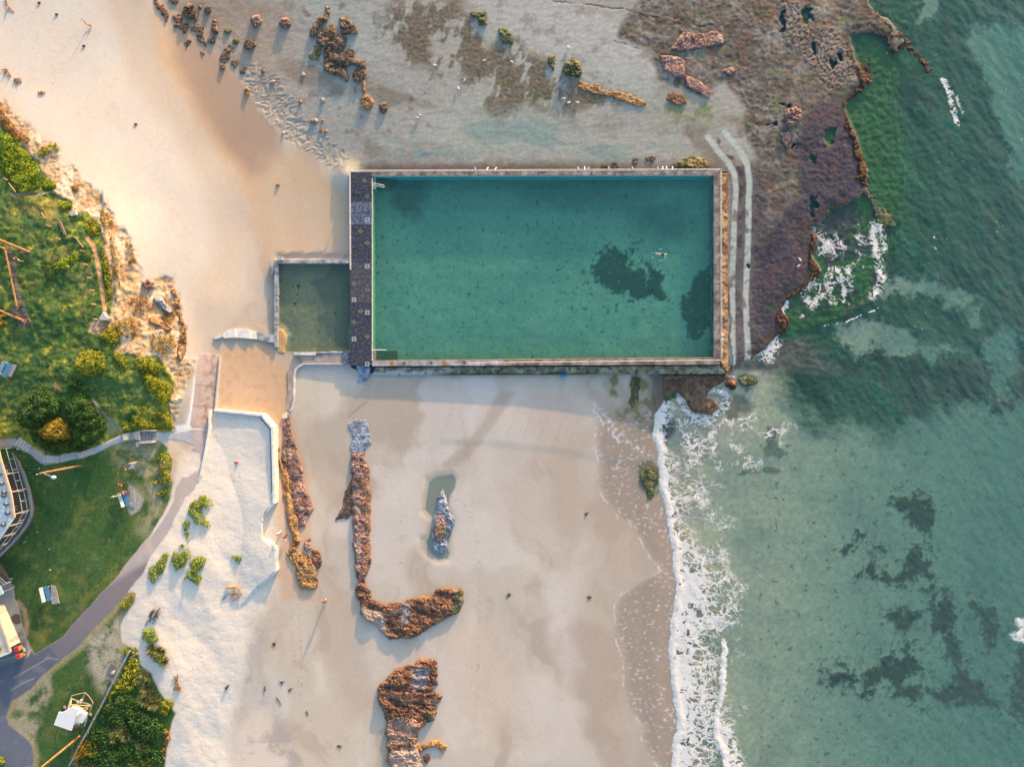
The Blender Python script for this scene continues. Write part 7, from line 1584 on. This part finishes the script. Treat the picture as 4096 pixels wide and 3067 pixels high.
bs = thing('bin_post', 'grey metal post with a small plate between the two red bins', 'post', G(97, 2597)); MB().tube(G(97, 2597), G(97, 2597, 1.25), .05, n=8).build('pole', m_metal, bs, world=True); MB().box(tuple(G(97, 2597, 1.25)), (.25, .5, .04), .3).build('plate', m_wpan, bs, world=True)
# ================================================================ lifeguard tower on a trailer
lg = thing('lifeguard_tower', 'white mobile lifeguard tower on a wheeled trailer with a striped rope', 'lifeguard tower', G(310, 2830))
gz0 = gz(310, 2830)
m_wp = mat('white_fibreglass', C(228, 232, 236), .35, .03, 2); m_fr = mat('galvanised_frame', C(170, 178, 184), .45, .1, 5); m_frw = mat('warm_frame', C(226, 190, 140), .5, .1, 5)
def L(px, py, h): return P(px, py, gz0+h)
for a, b in (((287,2781),(270,2832)), ((372,2809),(337,2903))): MB().bar(L(*a, .6), L(*b, .6), .11, .1).build('chassis_rail', m_fr, lg, world=True)
MB().bar(L(286, 2794, .62), L(361, 2818, .62), .13, .1).build('crossbar', m_fr, lg, world=True)
MB().bar(L(341, 2769, .6), L(314, 2836, .6), .11, .1).build('drawbar', m_fr, lg, world=True)
MB().bar(L(336, 2879, .6), L(344, 2884, .6), .08, .08).build('crossbar', m_fr, lg, world=True)
MB().box(tuple(L(325, 2803, .75)), (.35, .5, .25), -.35).build('winch_box', m_gut, lg, world=True); MB().box(tuple(L(313, 2808, .7)), (.45, .22, .15), -.35).build('jockey_bracket', m_gut, lg, world=True)
for a, b, h1, h2 in (((285,2790),(283,2822),.7,1.6), ((285,2790),(274,2834),.7,1.5), ((287,2817),(363,2822),1.3,1.3), ((289,2821),(326,2832),1.4,1.4), ((363,2820),(320,2838),1.2,1.5), ((360,2822),(336,2846),1.1,1.5), ((330,2832),(332,2842),1.4,1.5)):
    MB().bar(L(*a, h1), L(*b, h2), .09, .09).build('frame_bar', m_frw, lg, world=True)
for (x_, y_) in ((259,2830), (362,2858)):
    c = L(x_, y_, .38); ax = Vector((.94, -.34, 0))
    w_ = MB().tube(c-ax*.13, c+ax*.13, .38, n=18).build('wheel', m_blk, lg, world=True)
    MB().tube(c-ax*.15-lg.location, c+ax*.15-lg.location, .17, n=12).build('rim', m_frw, w_)
    MB().prism([(x_-5, y_-8), (x_+5, y_-6), (x_+4, y_+3), (x_-6, y_+1)], gz0+.9, gz0+.84).build('mudguard', m_fr, lg, world=True)
# cabin floor, cabin, counter and roof
MB().prism([(284,2826),(326,2838),(341,2857),(336,2878),(328,2894),(270,2872),(262,2850)], gz0+1.1, gz0+1.0).build('deck', m_fr, lg, world=True)
MB().prism([(285,2826),(318,2836),(341,2857),(337,2876),(329,2892),(300,2890),(262,2870),(256,2850)], gz0+1.75, gz0+1.1).build('cabin', m_wp, lg, bevel=.05, world=True)
MB().prism([(268,2846),(306,2860),(292,2902),(250,2888)], gz0+2.9, gz0+1.75).build('cabin_upper', m_wp, lg, bevel=.05, world=True)
MB().prism([(234,2846),(248,2848),(286,2826),(316,2836),(300,2872),(286,2921),(284,2922),(214,2898)], gz0+3.12, gz0+2.98).build('roof', m_wp, lg, bevel=.05, world=True)
MB().prism([(300,2884),(312,2888),(316,2898),(306,2911),(294,2907)], gz0+.75, gz0+.6).build('step', m_fr, lg, world=True)
MB().box(tuple(L(303, 2905, .85)), (.5, .22, .12), -.35).build('red_box', m_red, lg, world=True)
def rope(a, b):
    A_, B_ = L(*a, .95), L(*b, .95); n = 16; mbw, mbr = MB(), MB()
    for i in range(n):
        p = A_.lerp(B_, i/n); q = A_.lerp(B_, (i+1)/n); s1 = -.12*math.sin(math.pi*i/n); s2 = -.12*math.sin(math.pi*(i+1)/n)
        (mbw if i % 2 else mbr).tube(p+Vector((0, 0, s1)), q+Vector((0, 0, s2)), .04, n=6)
    r_ = mbw.build('rope', m_white, lg, world=True); mbr.build('red_bands', m_red, r_).location = -lg.location
rope((287,2781), (341,2769)); rope((341,2769), (372,2809))
for q in ((287,2781), (341,2769), (372,2809)): MB().tube(L(*q, .6), L(*q, 1.0), .05, n=6).build('rope_post', m_fr, lg, world=True)
# ================================================================ driftwood and litter
m_drift = mat('driftwood', C(176, 140, 108), .9, .25, 5); m_ash = mat('grey_sticks', C(112, 112, 120), .9, .25, 6); m_weedb = mat('brown_seaweed', C(104, 84, 52), .9, .3, 6); m_dkd = mat('dark_driftwood', C(96, 72, 58), .9, .25, 6)
def sticks(label, segs, m, name='driftwood', cat='driftwood', grp=None, r=.05):
    t = thing(name, label, cat, G(*segs[0][0]), grp)
    for a, b, ha, hb, rr in segs: MB().tube(G(*a, ha), G(*b, hb), rr, rr*.6, n=7).build('branch', m, t, world=True)
    return t
sticks('long forked branch at the top left corner of the sand', [((22,-6),(32,24),.1,.12,.12), ((32,24),(24,46),.12,.3,.12), ((32,24),(56,48),.12,.05,.07)], m_drift)
sticks('bent pale stick standing up from the sand and casting a long shadow', [((366,105),(345,98),.12,.3,.1), ((348,100),(323,74),.3,1.3,.07), ((366,105),(356,98),.1,.5,.08)], m_drift)
for lab, c in (('dark wood chip below the bent pale stick', (335,184)), ('brown wood chip at the top of the upper sand', (226,58)), ('wood chip at the top edge above the brown one', (156,12)), ('tiny chip in the middle of the upper sand', (543,497))):
    sticks(lab, [((c[0]-5,c[1]),(c[0]+6,c[1]-1),.08,.1,.12), ((c[0]-2,c[1]+3),(c[0]+4,c[1]+2),.08,.08,.09)], m_dkd, 'wood_chip', 'driftwood', 'wood chips on the upper sand')
rnd = random.Random(5)
seg = []
for i in range(22):
    a = (592+rnd.uniform(0, 38), 2452+rnd.uniform(-2, 44)); an = RAD(-62+rnd.uniform(-16, 16)); l = rnd.uniform(16, 34); seg.append((a, (a[0]+l*math.cos(an), a[1]+l*math.sin(an)), rnd.uniform(.05, .3), rnd.uniform(.1, .5), rnd.uniform(.04, .10)))
sticks('pile of grey sticks on the white dune', seg, m_ash, 'stick_pile', 'driftwood')
seg = [((903,2349),(946,2346),.3,.35,.22), ((946,2348),(966,2366),.3,.15,.15), ((930,2398),(970,2372),.15,.3,.14)]
for i in range(12):
    a = (912+rnd.uniform(0, 30), 2356+rnd.uniform(0, 26)); an = rnd.uniform(0, 6.28); l = rnd.uniform(10, 24); seg.append((a, (a[0]+l*math.cos(an), a[1]+l*math.sin(an)), .1, .25, .045))
sticks('heap of orange driftwood logs on the sand below the terrace', seg, m_drift, 'driftwood_heap', 'driftwood')
sticks('single grey stick left of the driftwood heap', [((892,2398),(905,2380),.06,.1,.07)], m_ash)
sticks('thin dark branches on the sand by the stick pile', [((580,2500),(588,2482),.1,.1,.05), ((588,2490),(592,2478),.1,.1,.05)], m_ash)
sticks('dark log like a turtle on the lower dune', [((903,2753),(915,2738),.15,.18,.2), ((905,2750),(913,2741),.3,.3,.12)], m_dkd)
for lab, c in (('dark seaweed clump on the sand left of the walking track', (1097,2576)), ('dark seaweed clump lower left of the beach', (1128,2728)), ('biggest dark seaweed clump lower left of the beach', (1161,2756)), ('brown seaweed tuft alone in the middle of the wet beach', (2346,2054)), ('brown seaweed tuft on the wet beach lower right', (2359,2386)), ('dark seaweed scrap between the rocks and the sea', (2035,2380)), ('small seaweed clump under the tall rock mass', (1357,2984))):
    t = thing('seaweed_clump', lab, 'seaweed', G(*c), 'seaweed clumps on the beach'); mb = MB()
    for i in range(14):
        an = rnd.uniform(0, 6.28); l = rnd.uniform(.12, .4); x0_, y0_ = rnd.uniform(-.12, .12), rnd.uniform(-.12, .12); mb.bar((x0_, y0_, .04), (x0_+l*math.cos(an), y0_+l*math.sin(an), rnd.uniform(.02, .14)), .08, .03)
    mb.build('fronds', m_weedb, t)
sticks('red brown crooked stick on the lower sand', [((1057,2744),(1062,2756),.08,.1,.08), ((1062,2756),(1056,2764),.1,.06,.08)], m_dkd); sticks('thin dark stick at the bottom of the lower sand', [((1106,2787),(1125,2817),.06,.06,.06)], m_dkd); sticks('short dark stick on the walking track', [((1225,2842),(1234,2858),.06,.06,.07)], m_dkd)
m_lit = mat('white_litter', C(230, 238, 240), .6, .05, 6)
for lab, c, s in (('biggest white scrap on the lawn by the narrow path', (70,1796), .5), ('white scrap beside the light pole head', (155,1874), .3), ('left one of two white scraps near the block wall', (94,2169), .22), ('right one of two white scraps near the block wall', (100,2165), .22), ('white scrap nearest the block wall bend', (148,2127), .22), ('white scrap in the middle of the lawn', (197,2196), .28), ('white scrap above the empty lawn bench', (199,2279), .28), ('left white scrap by the brick steps', (38,2316), .25), ('right white scrap by the brick steps', (46,2314), .28), ('pale brown clod on the lawn near the block wall', (106,2147), .4), ('pale clod on the lawn beside the light pole', (102,1862), .35)):
    t = thing('litter' if 'clod' not in lab else 'clod', lab, 'litter' if 'clod' not in lab else 'clod', G(*c), 'scraps lying on the lawn'); MB().prism([(c[0]-s*10, c[1]-s*4), (c[0]+s*9, c[1]-s*7), (c[0]+s*11, c[1]+s*2), (c[0]-s*7, c[1]+s*6)], gz(*c)+.09, gz(*c)-.05).build('scrap', m_lit if 'clod' not in lab else m_drift, t, world=True)

# ================================================================ people and animals
def skin_obj(name, verts, edges, radii, m, parent, sub=1):
    """one continuous body surface grown round a jointed skeleton"""
    me = bpy.data.meshes.new(name+'_skeleton'); me.from_pydata([tuple(v) for v in verts], edges, [])
    o = bpy.data.objects.new(name+'_tmp', me); COL.objects.link(o)
    md = o.modifiers.new('s', 'SKIN'); md.use_smooth_shade = True
    for i, r in enumerate(radii): me.skin_vertices[0].data[i].radius = (r, r) if not isinstance(r, tuple) else r
    me.skin_vertices[0].data[0].use_root = True
    sb_ = o.modifiers.new('u', 'SUBSURF'); sb_.levels = sub; sb_.render_levels = sub
    dg = bpy.context.evaluated_depsgraph_get(); dg.update()
    nm = bpy.data.meshes.new_from_object(o.evaluated_get(dg)); nm.name = name
    bpy.data.objects.remove(o); bpy.data.meshes.remove(me)
    nm.materials.clear(); nm.materials.append(m)
    q = bpy.data.objects.new(name, nm); COL.objects.link(q); q.parent = parent
    return q
m_skin = mat('skin', C(206, 150, 120), .6, .06, 6); m_skinp = mat('pale_skin', C(206, 186, 178), .6, .06, 6)
m_navy = mat('dark_clothing', C(36, 40, 54), .8, .15, 8); m_sand = mat('beige_trousers', C(176, 168, 140), .8, .1, 8); m_lblue = mat('light_blue_shirt', C(132, 180, 206), .8, .1, 8)
m_maroon = mat('maroon_top', C(132, 88, 96), .8, .12, 8); m_orange = mat('orange_top', C(222, 122, 86), .8, .1, 8); m_hair = mat('dark_hair', C(34, 28, 32), .7, .2, 20); m_brown_c = mat('brown_top', C(104, 70, 54), .8, .12, 8); m_whitec = mat('white_clothing', C(222, 224, 232), .8, .06, 8); m_yellow = mat('yellow_cloth', C(214, 168, 72), .8, .1, 8); m_lime_c = mat('lime_cap', C(196, 226, 130), .5, .05, 8); m_eye = mat('eye', C(40, 36, 36), .3, .1, 9)
def V3(*a): return Vector(a)
def person(label, loc, rz, J, skin, top, legs, hair, shoes=None, hat=None, group=None, kind='person', tops=('torso', 'uarm'), hairlong=False):
    """J: joint positions (metres, local). Body, clothing and hair are grown from the same skeleton."""
    t = thing(kind, label, 'person', loc, group, rz)
    v, e, r = [], [], []
    def add(p, rad, par=None):
        v.append(Vector(p)); r.append(rad)
        if par is not None: e.append((par, len(v)-1))
        return len(v)-1
    pel = add(J['pelvis'], (.15, .11)); wst = add(J['waist'], (.125, .10), pel); chs = add(J['chest'], (.16, .11), wst); nk = add(J['neck'], .06, chs)
    hd = Vector(J['head']); n0 = Vector(J['neck'])
    h1 = add(n0.lerp(hd, .55), .075, nk); h2 = add(hd, (.085, .10), h1); h3 = add(hd+(hd-n0).normalized()*.08, .07, h2)
    fc = Vector(J.get('face', (0, -1, 0))).normalized()
    nose = add(hd+fc*.105-(hd-n0).normalized()*.01, .018, h2)
    for s in ('L', 'R'):
        sh_ = add(J['sh'+s], .065, chs); el = add(J['el'+s], .045, sh_); wr = add(J['wr'+s], .03, el)
        d = (Vector(J['wr'+s])-Vector(J['el'+s])).normalized()
        u = d.cross(Vector((0, 0, 1)))
        if u.length < .2: u = d.cross(Vector((0, 1, 0)))
        u.normalize(); w3 = d.cross(u)
        pm = add(Vector(J['wr'+s])+d*.07, (.04, .022), wr)
        for k, ln in enumerate((.07, .085, .08, .06)):
            off = u*(-.030+.02*k); b0 = Vector(J['wr'+s])+d*.10+off
            f1 = add(b0, .010, pm); f2 = add(b0+d*ln*.55-w3*.012, .009, f1); add(b0+d*ln-w3*.035, .008, f2)
        tb = add(Vector(J['wr'+s])+d*.035+u*-.045, .011, pm); add(Vector(J['wr'+s])+d*.075+u*-.065, .009, tb)
        hp_ = add(J['hip'+s], .10, pel); kn = add(J['kn'+s], .065, hp_); an_ = add(J['an'+s], .042, kn); ft_ = add(J['ft'+s], (.045, .035), an_)
    b = skin_obj('body', v, e, r, skin, t)
    # clothing: shells a little outside the body
    cv, ce, cr = [], [], []
    def cadd(p, rad, par=None):
        cv.append(Vector(p)); cr.append(rad)
        if par is not None: ce.append((par, len(cv)-1))
        return len(cv)-1
    a0 = cadd(J['waist'], (.145, .12)); a1 = cadd(J['chest'], (.18, .13), a0); cadd(Vector(J['chest']).lerp(n0, .75), .085, a1); cadd(Vector(J['waist']).lerp(Vector(J['pelvis']), .7), (.16, .125), a0)
    for s in ('L', 'R'):
        q = cadd(J['sh'+s], .08, a1); cadd(Vector(J['sh'+s]).lerp(Vector(J['el'+s]), .75 if 'long' not in tops else 1.0), .062, q)
    skin_obj('top', cv, ce, cr, top, t)
    if legs:
        cv.clear(); ce.clear(); cr.clear()
        a0 = cadd(J['pelvis'], (.17, .13)); cadd(Vector(J['pelvis']).lerp(Vector(J['waist']), .5), (.145, .12), a0)
        for s in ('L', 'R'):
            q = cadd(J['hip'+s], .115, a0); k_ = cadd(J['kn'+s], .08, q); cadd(Vector(J['kn'+s]).lerp(Vector(J['an'+s]), .85), .06, k_)
        skin_obj('trousers', cv, ce, cr, legs, t)
    if shoes:
        for s in ('L', 'R'): MB().ball(tuple((Vector(J['an'+s])+Vector(J['ft'+s]))/2-Vector((0, 0, .02))), (.075, .10, .055), 8, 6).build('shoe', shoes, t, smooth=True)
    up_ = (hd-n0).normalized()
    c = hd+up_*.035-fc*.025
    hb = MB().ball(tuple(c), (.108, .112, .105), 12, 8)
    hb.build('hair' if not hat else 'cap', hat or hair, t, smooth=True)
    sd = fc.cross(up_)
    for s in (-1, 1): MB().ball(tuple(hd+fc*.092+sd*(.032*s)+up_*.01), .012, 6, 4).build('eye', m_eye, t)
    MB().ball(tuple(hd+fc*.092-up_*.05), (.022, .012, .008), 6, 4).build('mouth', m_maroon, t)
    for s in (-1, 1): MB().ball(tuple(hd+sd*(.092*s)), (.018, .022, .03), 6, 4).build('ear', skin, t)
    return t
def stand(stride=.0, lean=0.0, armf=.0):
    J = dict(pelvis=(0, 0, .95), waist=(0, -.01-lean*.3, 1.12), chest=(0, -.02-lean, 1.35), neck=(0, -.02-lean*1.3, 1.50), head=(0, -.05-lean*1.6, 1.66), face=(0, -1, -.1))
    for s, k in (('L', 1), ('R', -1)):
        f = stride*k
        J['sh'+s] = (.19*k, -.02-lean, 1.44); J['el'+s] = (.25*k, .04-f*.35-armf*.1, 1.17); J['wr'+s] = (.24*k, -.10-f*.6-armf*.25, .97+armf*.2)
        J['hip'+s] = (.09*k, 0, .90); J['kn'+s] = (.10*k, -.06+f*.45, .50); J['an'+s] = (.10*k, .02+f*.9, .09); J['ft'+s] = (.11*k, -.14+f*.9, .04)
    return J
def sit(seat=.47, reach=.0):
    J = dict(pelvis=(0, 0, seat+.10), waist=(0, .01, seat+.28), chest=(0, -.02, seat+.50), neck=(0, -.05, seat+.66), head=(0, -.08, seat+.82), face=(0, -1, -.25))
    for s, k in (('L', 1), ('R', -1)):
        J['sh'+s] = (.19*k, -.02, seat+.60); J['el'+s] = (.25*k, -.10, seat+.32); J['wr'+s] = (.10*k, -.34, seat+.24)
        J['hip'+s] = (.09*k, -.03, seat+.08); J['kn'+s] = (.12*k, -.45, seat+.06); J['an'+s] = (.12*k, -.42, .09); J['ft'+s] = (.13*k, -.56, .04)
    return J
person('person in dark top and beige trousers walking beside the timber barrier', G(87, 1043), RAD(-90), stand(.28, .05), m_skin, m_navy, m_sand, m_hair, m_whitec)
Jd = sit(.34); person('person in a maroon top crouched on the end of the lower log', G(107, 1287), RAD(120), Jd, m_skin, m_maroon, m_navy, m_hair, m_yellow)
person('person in an orange top sitting on the occupied bench', G(506, 1966), RAD(107), sit(.47), m_skin, m_orange, m_navy, m_hair, m_maroon)
person('person in a red top with dark trousers bending behind the occupied bench', G(497, 1938), RAD(190), stand(.2, .16), m_skin, mat('red_top', C(206, 62, 62), .8, .1, 8), m_navy, m_hair, m_navy)
person('person in a brown top with white bundle walking alone on the lower beach', G(1306, 2396), RAD(200), stand(.34, .04, .8), m_skin, m_brown_c, m_sand, m_hair, m_navy)
person('person in white clothes standing left of the ochre rocks', G(1124, 2124), RAD(20), stand(.1, .04), m_skinp, m_whitec, m_whitec, m_hair)
Jc = sit(.25); person('person in an orange brown top sitting on the ochre rocks', G(1146, 2146, .45), RAD(160), Jc, m_skin, m_brown_c, m_navy, m_hair, hat=None)
bag = thing('bag', 'white cloth bag on the rocks beside the seated person', 'bag', G(1140, 2160, .35)); MB().ball((0, 0, .12), (.24, .17, .15), 10, 7).build('sack', m_whitec, bag, smooth=True); MB().tube((-.1, 0, .25), (.1, 0, .25), .02, n=6).build('strap', m_whitec, bag)
rb_ = thing('ball', 'small red object lying in the middle of the white sand terrace', 'toy', G(951, 1850)); MB().ball((0, 0, .14), (.17, .14, .15), 10, 7).build('shell', m_red, rb_, smooth=True); MB().bar((-.45, .06, .04), (-.1, 0, .06), .14, .05).build('tail_piece', m_navy, rb_)
# swimmer, face down in a front crawl, head to the right
J = dict(pelvis=(0, 0, -.02), waist=(0, -.16, 0), chest=(0, -.36, .02), neck=(0, -.50, .03), head=(0, -.64, .02), face=(.3, -.3, -1))
for s, k in (('L', 1), ('R', -1)):
    J['sh'+s] = (.18*k, -.42, .03); J['hip'+s] = (.09*k, .06, -.03); J['kn'+s] = (.11*k+(0.05 if k < 0 else 0), .46, -.05); J['an'+s] = (.10*k+(.06 if k < 0 else 0), .84, -.06); J['ft'+s] = (.12*k+(.07 if k < 0 else 0), 1.0, -.08)
J['elL'] = (.22, -.68, -.04); J['wrL'] = (.16, -.90, -.10); J['elR'] = (-.36, -.56, .16); J['wrR'] = (-.44, -.78, .05)
person('swimmer in a dark swimsuit and lime cap doing front crawl in the pool', P(2643, 1017, WZ+.02), RAD(90-6), J, m_skinp, m_navy, None, m_hair, hat=m_lime_c)
sw_ = thing('swimmer_wake', 'thin white splashes around the swimmer in the pool', 'splash', P(2640, 1018, WZ+.015)); sw_['kind'] = 'stuff'
m_foam = mat('splash_foam', C(200, 226, 224), .7, .1, 8)
mb = MB(); r5 = random.Random(3)
for cx_, cy_, rr, a0, a1 in ((2660,1016,9,-1.6,1.4),(2644,1006,16,1.2,2.2),(2640,1030,20,-1.9,-1.0),(2616,1014,8,1.6,3.4),(2614,1028,7,2.6,4.6),(2650,1034,12,-1.6,-.4)):
    for i in range(7):
        an = a0+(a1-a0)*i/7+r5.uniform(-.06, .06); q = P(cx_+rr*math.cos(an), cy_-rr*math.sin(an)*.6, WZ+.03); q2 = P(cx_+rr*math.cos(an+.12), cy_-rr*math.sin(an+.12)*.6, WZ+.03)
        mb.bar(q, q2+Vector((.02, 0, 0)), r5.uniform(.04, .10), .03)
mb.build('splash', m_foam, sw_, world=True)
# dog
dg_ = thing('dog', 'small cream and white dog standing on the lawn beside the occupied bench', 'dog', G(463, 1984), None, RAD(100))
m_fur = mat('cream_fur', C(222, 206, 176), .9, .16, 7)
dv_ = [(.0, .30, .42), (0, .1, .43), (0, -.15, .42), (0, -.36, .44), (0, -.50, .58), (0, -.62, .64), (0, -.76, .60), (0, .44, .50), (0, .52, .62)]
de_ = [(0, 1), (1, 2), (2, 3), (3, 4), (4, 5), (5, 6), (0, 7), (7, 8)]
dr_ = [.12, .12, .14, .15, .09, .10, .045, .035, .03]
for sx in (-1, 1):
    n = len(dv_); dv_ += [(.10*sx, -.34, .24), (.10*sx, -.32, .12), (.10*sx, -.36, .03)]; de_ += [(3, n), (n, n+1), (n+1, n+2)]; dr_ += [.055, .04, .04]
    n = len(dv_); dv_ += [(.11*sx, .26, .26), (.11*sx, .36, .15), (.11*sx, .30, .03)]; de_ += [(0, n), (n, n+1), (n+1, n+2)]; dr_ += [.07, .04, .04]
    n = len(dv_); dv_ += [(.07*sx, -.57, .74)]; de_ += [(5, n)]; dr_ += [.03]
skin_obj('body', dv_, de_, dr_, m_fur, dg_); dg_.scale = (.8, .8, .8)
MB().ball((0, -.82, .61), .025, 6, 4).build('nose', m_eye, dg_); MB().tube((0, -.46, .52), (0, -.49, .55), .10, n=10).build('collar', m_red, dg_)
# gulls
m_gull = mat('gull_white', C(244, 244, 244), .7, .03, 8); m_gullg = mat('gull_grey', C(176, 180, 188), .7, .06, 8); m_beak = mat('gull_beak', C(200, 90, 60), .5, .05, 8)
gp_ = None
def gull(loc, rz, label):
    global gp_
    if gp_ is None:
        gp_ = thing('seagull', label, 'seagull', loc, 'white gulls')
        gv = [(0, .06, .17), (0, -.04, .18), (0, -.12, .22), (0, -.17, .30), (0, -.21, .31), (0, .18, .16), (0, .27, .15)]
        skin_obj('body', gv, [(0, 1), (1, 2), (2, 3), (3, 4), (0, 5), (5, 6)], [.085, .09, .06, .05, .03, .05, (.035, .015)], m_gull, gp_)
        for s in (-1, 1):
            MB().ball((.07*s, .06, .185), (.035, .17, .055), 8, 6).build('wing', m_gullg, gp_, smooth=True); MB().tube((.03*s, 0, 0), (.03*s, 0, .12), .008, n=5).build('leg', m_beak, gp_)
        MB().tube((0, -.22, .31), (0, -.28, .295), .014, .004, n=6).build('beak', m_beak, gp_); o = gp_
    else:
        o = copy_tree(gp_); o.location = loc; o['label'] = label
    o.rotation_euler = (0, 0, rz); o.scale = (1.25, 1.25, 1.25)
    return o
rg = random.Random(9)
rl = ['leftmost gull on the top pool railing', 'second gull from the left on the top railing', 'third gull from the left on the top railing', 'first gull of the middle trio on the top railing', 'second gull of the middle trio on the top railing', 'third gull of the middle trio on the top railing', 'lone gull right of the middle trio on the top railing', 'gull on the railing above the black weed clumps', 'first gull of the right hand group on the top railing', 'second gull of the right hand group on the top railing', 'third gull of the right hand group on the top railing', 'last gull at the right of the top railing']
for (a, b), lab in zip(zU([(608,1365),(705,1368),(770,1367),(1427,1362),(1478,1362),(1505,1362),(1668,1362),(1857,1363),(2056,1362),(2097,1365),(2127,1366),(2173,1362)]), rl):
    q = P(a, 690-(a-1404)/1472*6, DZ); gull(q+Vector((0, 0, 1.08)), rg.uniform(-.6, .6)+(math.pi if rg.random() < .5 else 0), lab)
gl = ['gull on pale rock right of the weed field', 'gull on the left part of the weed field', 'gull in the middle of the weed field', 'gull at the far left of the rock flat', 'gull at the lower left corner of the weed field', 'gull sitting on a small dark rock in the sand', 'upper gull of the pair by the blue streak', 'lower gull of the pair by the blue streak', 'topmost gull of three on the brown flat', 'middle gull of three on the brown flat', 'right gull of three on the brown flat']
for (a, b), lab in zip(zU([(1356,387),(680,492),(899,503),(283,531),(521,650),(472,716),(165,932),(142,952),(1318,797),(1355,831),(1428,829)]), gl): gull(G(a, b, .02), rg.uniform(0, 6.28), lab)
gull(P(2878, 1343, DZ)+Vector((0, 0, 1.08)), 1.4, 'upper gull on the right pool railing'); gull(P(2878, 1361, DZ)+Vector((0, 0, 1.08)), 1.8, 'lower gull on the right pool railing')
gull(G(3198, 1040, .02), .6, 'upper gull on the purple shelf near the sea'); gull(G(3192, 1064, .02), 2.2, 'lower gull on the purple shelf near the sea')

# ================================================================ light and camera
w = bpy.data.worlds.new('World'); SC.world = w; w.use_nodes = True
nt = w.node_tree; sk = nt.nodes.new('ShaderNodeTexSky'); sk.sky_type = 'NISHITA'; sk.sun_disc = False
sk.sun_elevation = EL; sk.sun_rotation = AZ; sk.dust_density = 2.0
nt.links.new(sk.outputs[0], nt.nodes['Background'].inputs[0]); nt.nodes['Background'].inputs[1].default_value = .15
S_ = Vector((math.sin(AZ)*math.cos(EL), math.cos(AZ)*math.cos(EL), math.sin(EL)))
Ls = bpy.data.lights.new('sun', 'SUN'); Ls.energy = 2.3; Ls.color = (1, .62, .32); Ls.angle = RAD(.9)
so_ = bpy.data.objects.new('sun', Ls); COL.objects.link(so_); so_.rotation_euler = (-S_).to_track_quat('-Z', 'Y').to_euler(); so_.location = (60, 160, 60)
cam = bpy.data.cameras.new('camera'); cam.lens = 24; cam.sensor_width = 36; cam.clip_end = 6000; cam.clip_start = 1
co = bpy.data.objects.new('camera', cam); co.location = (0, 0, H); COL.objects.link(co); SC.camera = co
vs = SC.view_settings; vs.view_transform = 'Standard'; vs.look = 'None'; vs.exposure = 1.97; vs.gamma = 1.0; vs.use_curve_mapping = False
SC.cycles.max_bounces = 5; SC.cycles.diffuse_bounces = 2; SC.cycles.glossy_bounces = 2; SC.cycles.transparent_max_bounces = 8
SC.cycles.caustics_reflective = False; SC.cycles.caustics_refractive = False
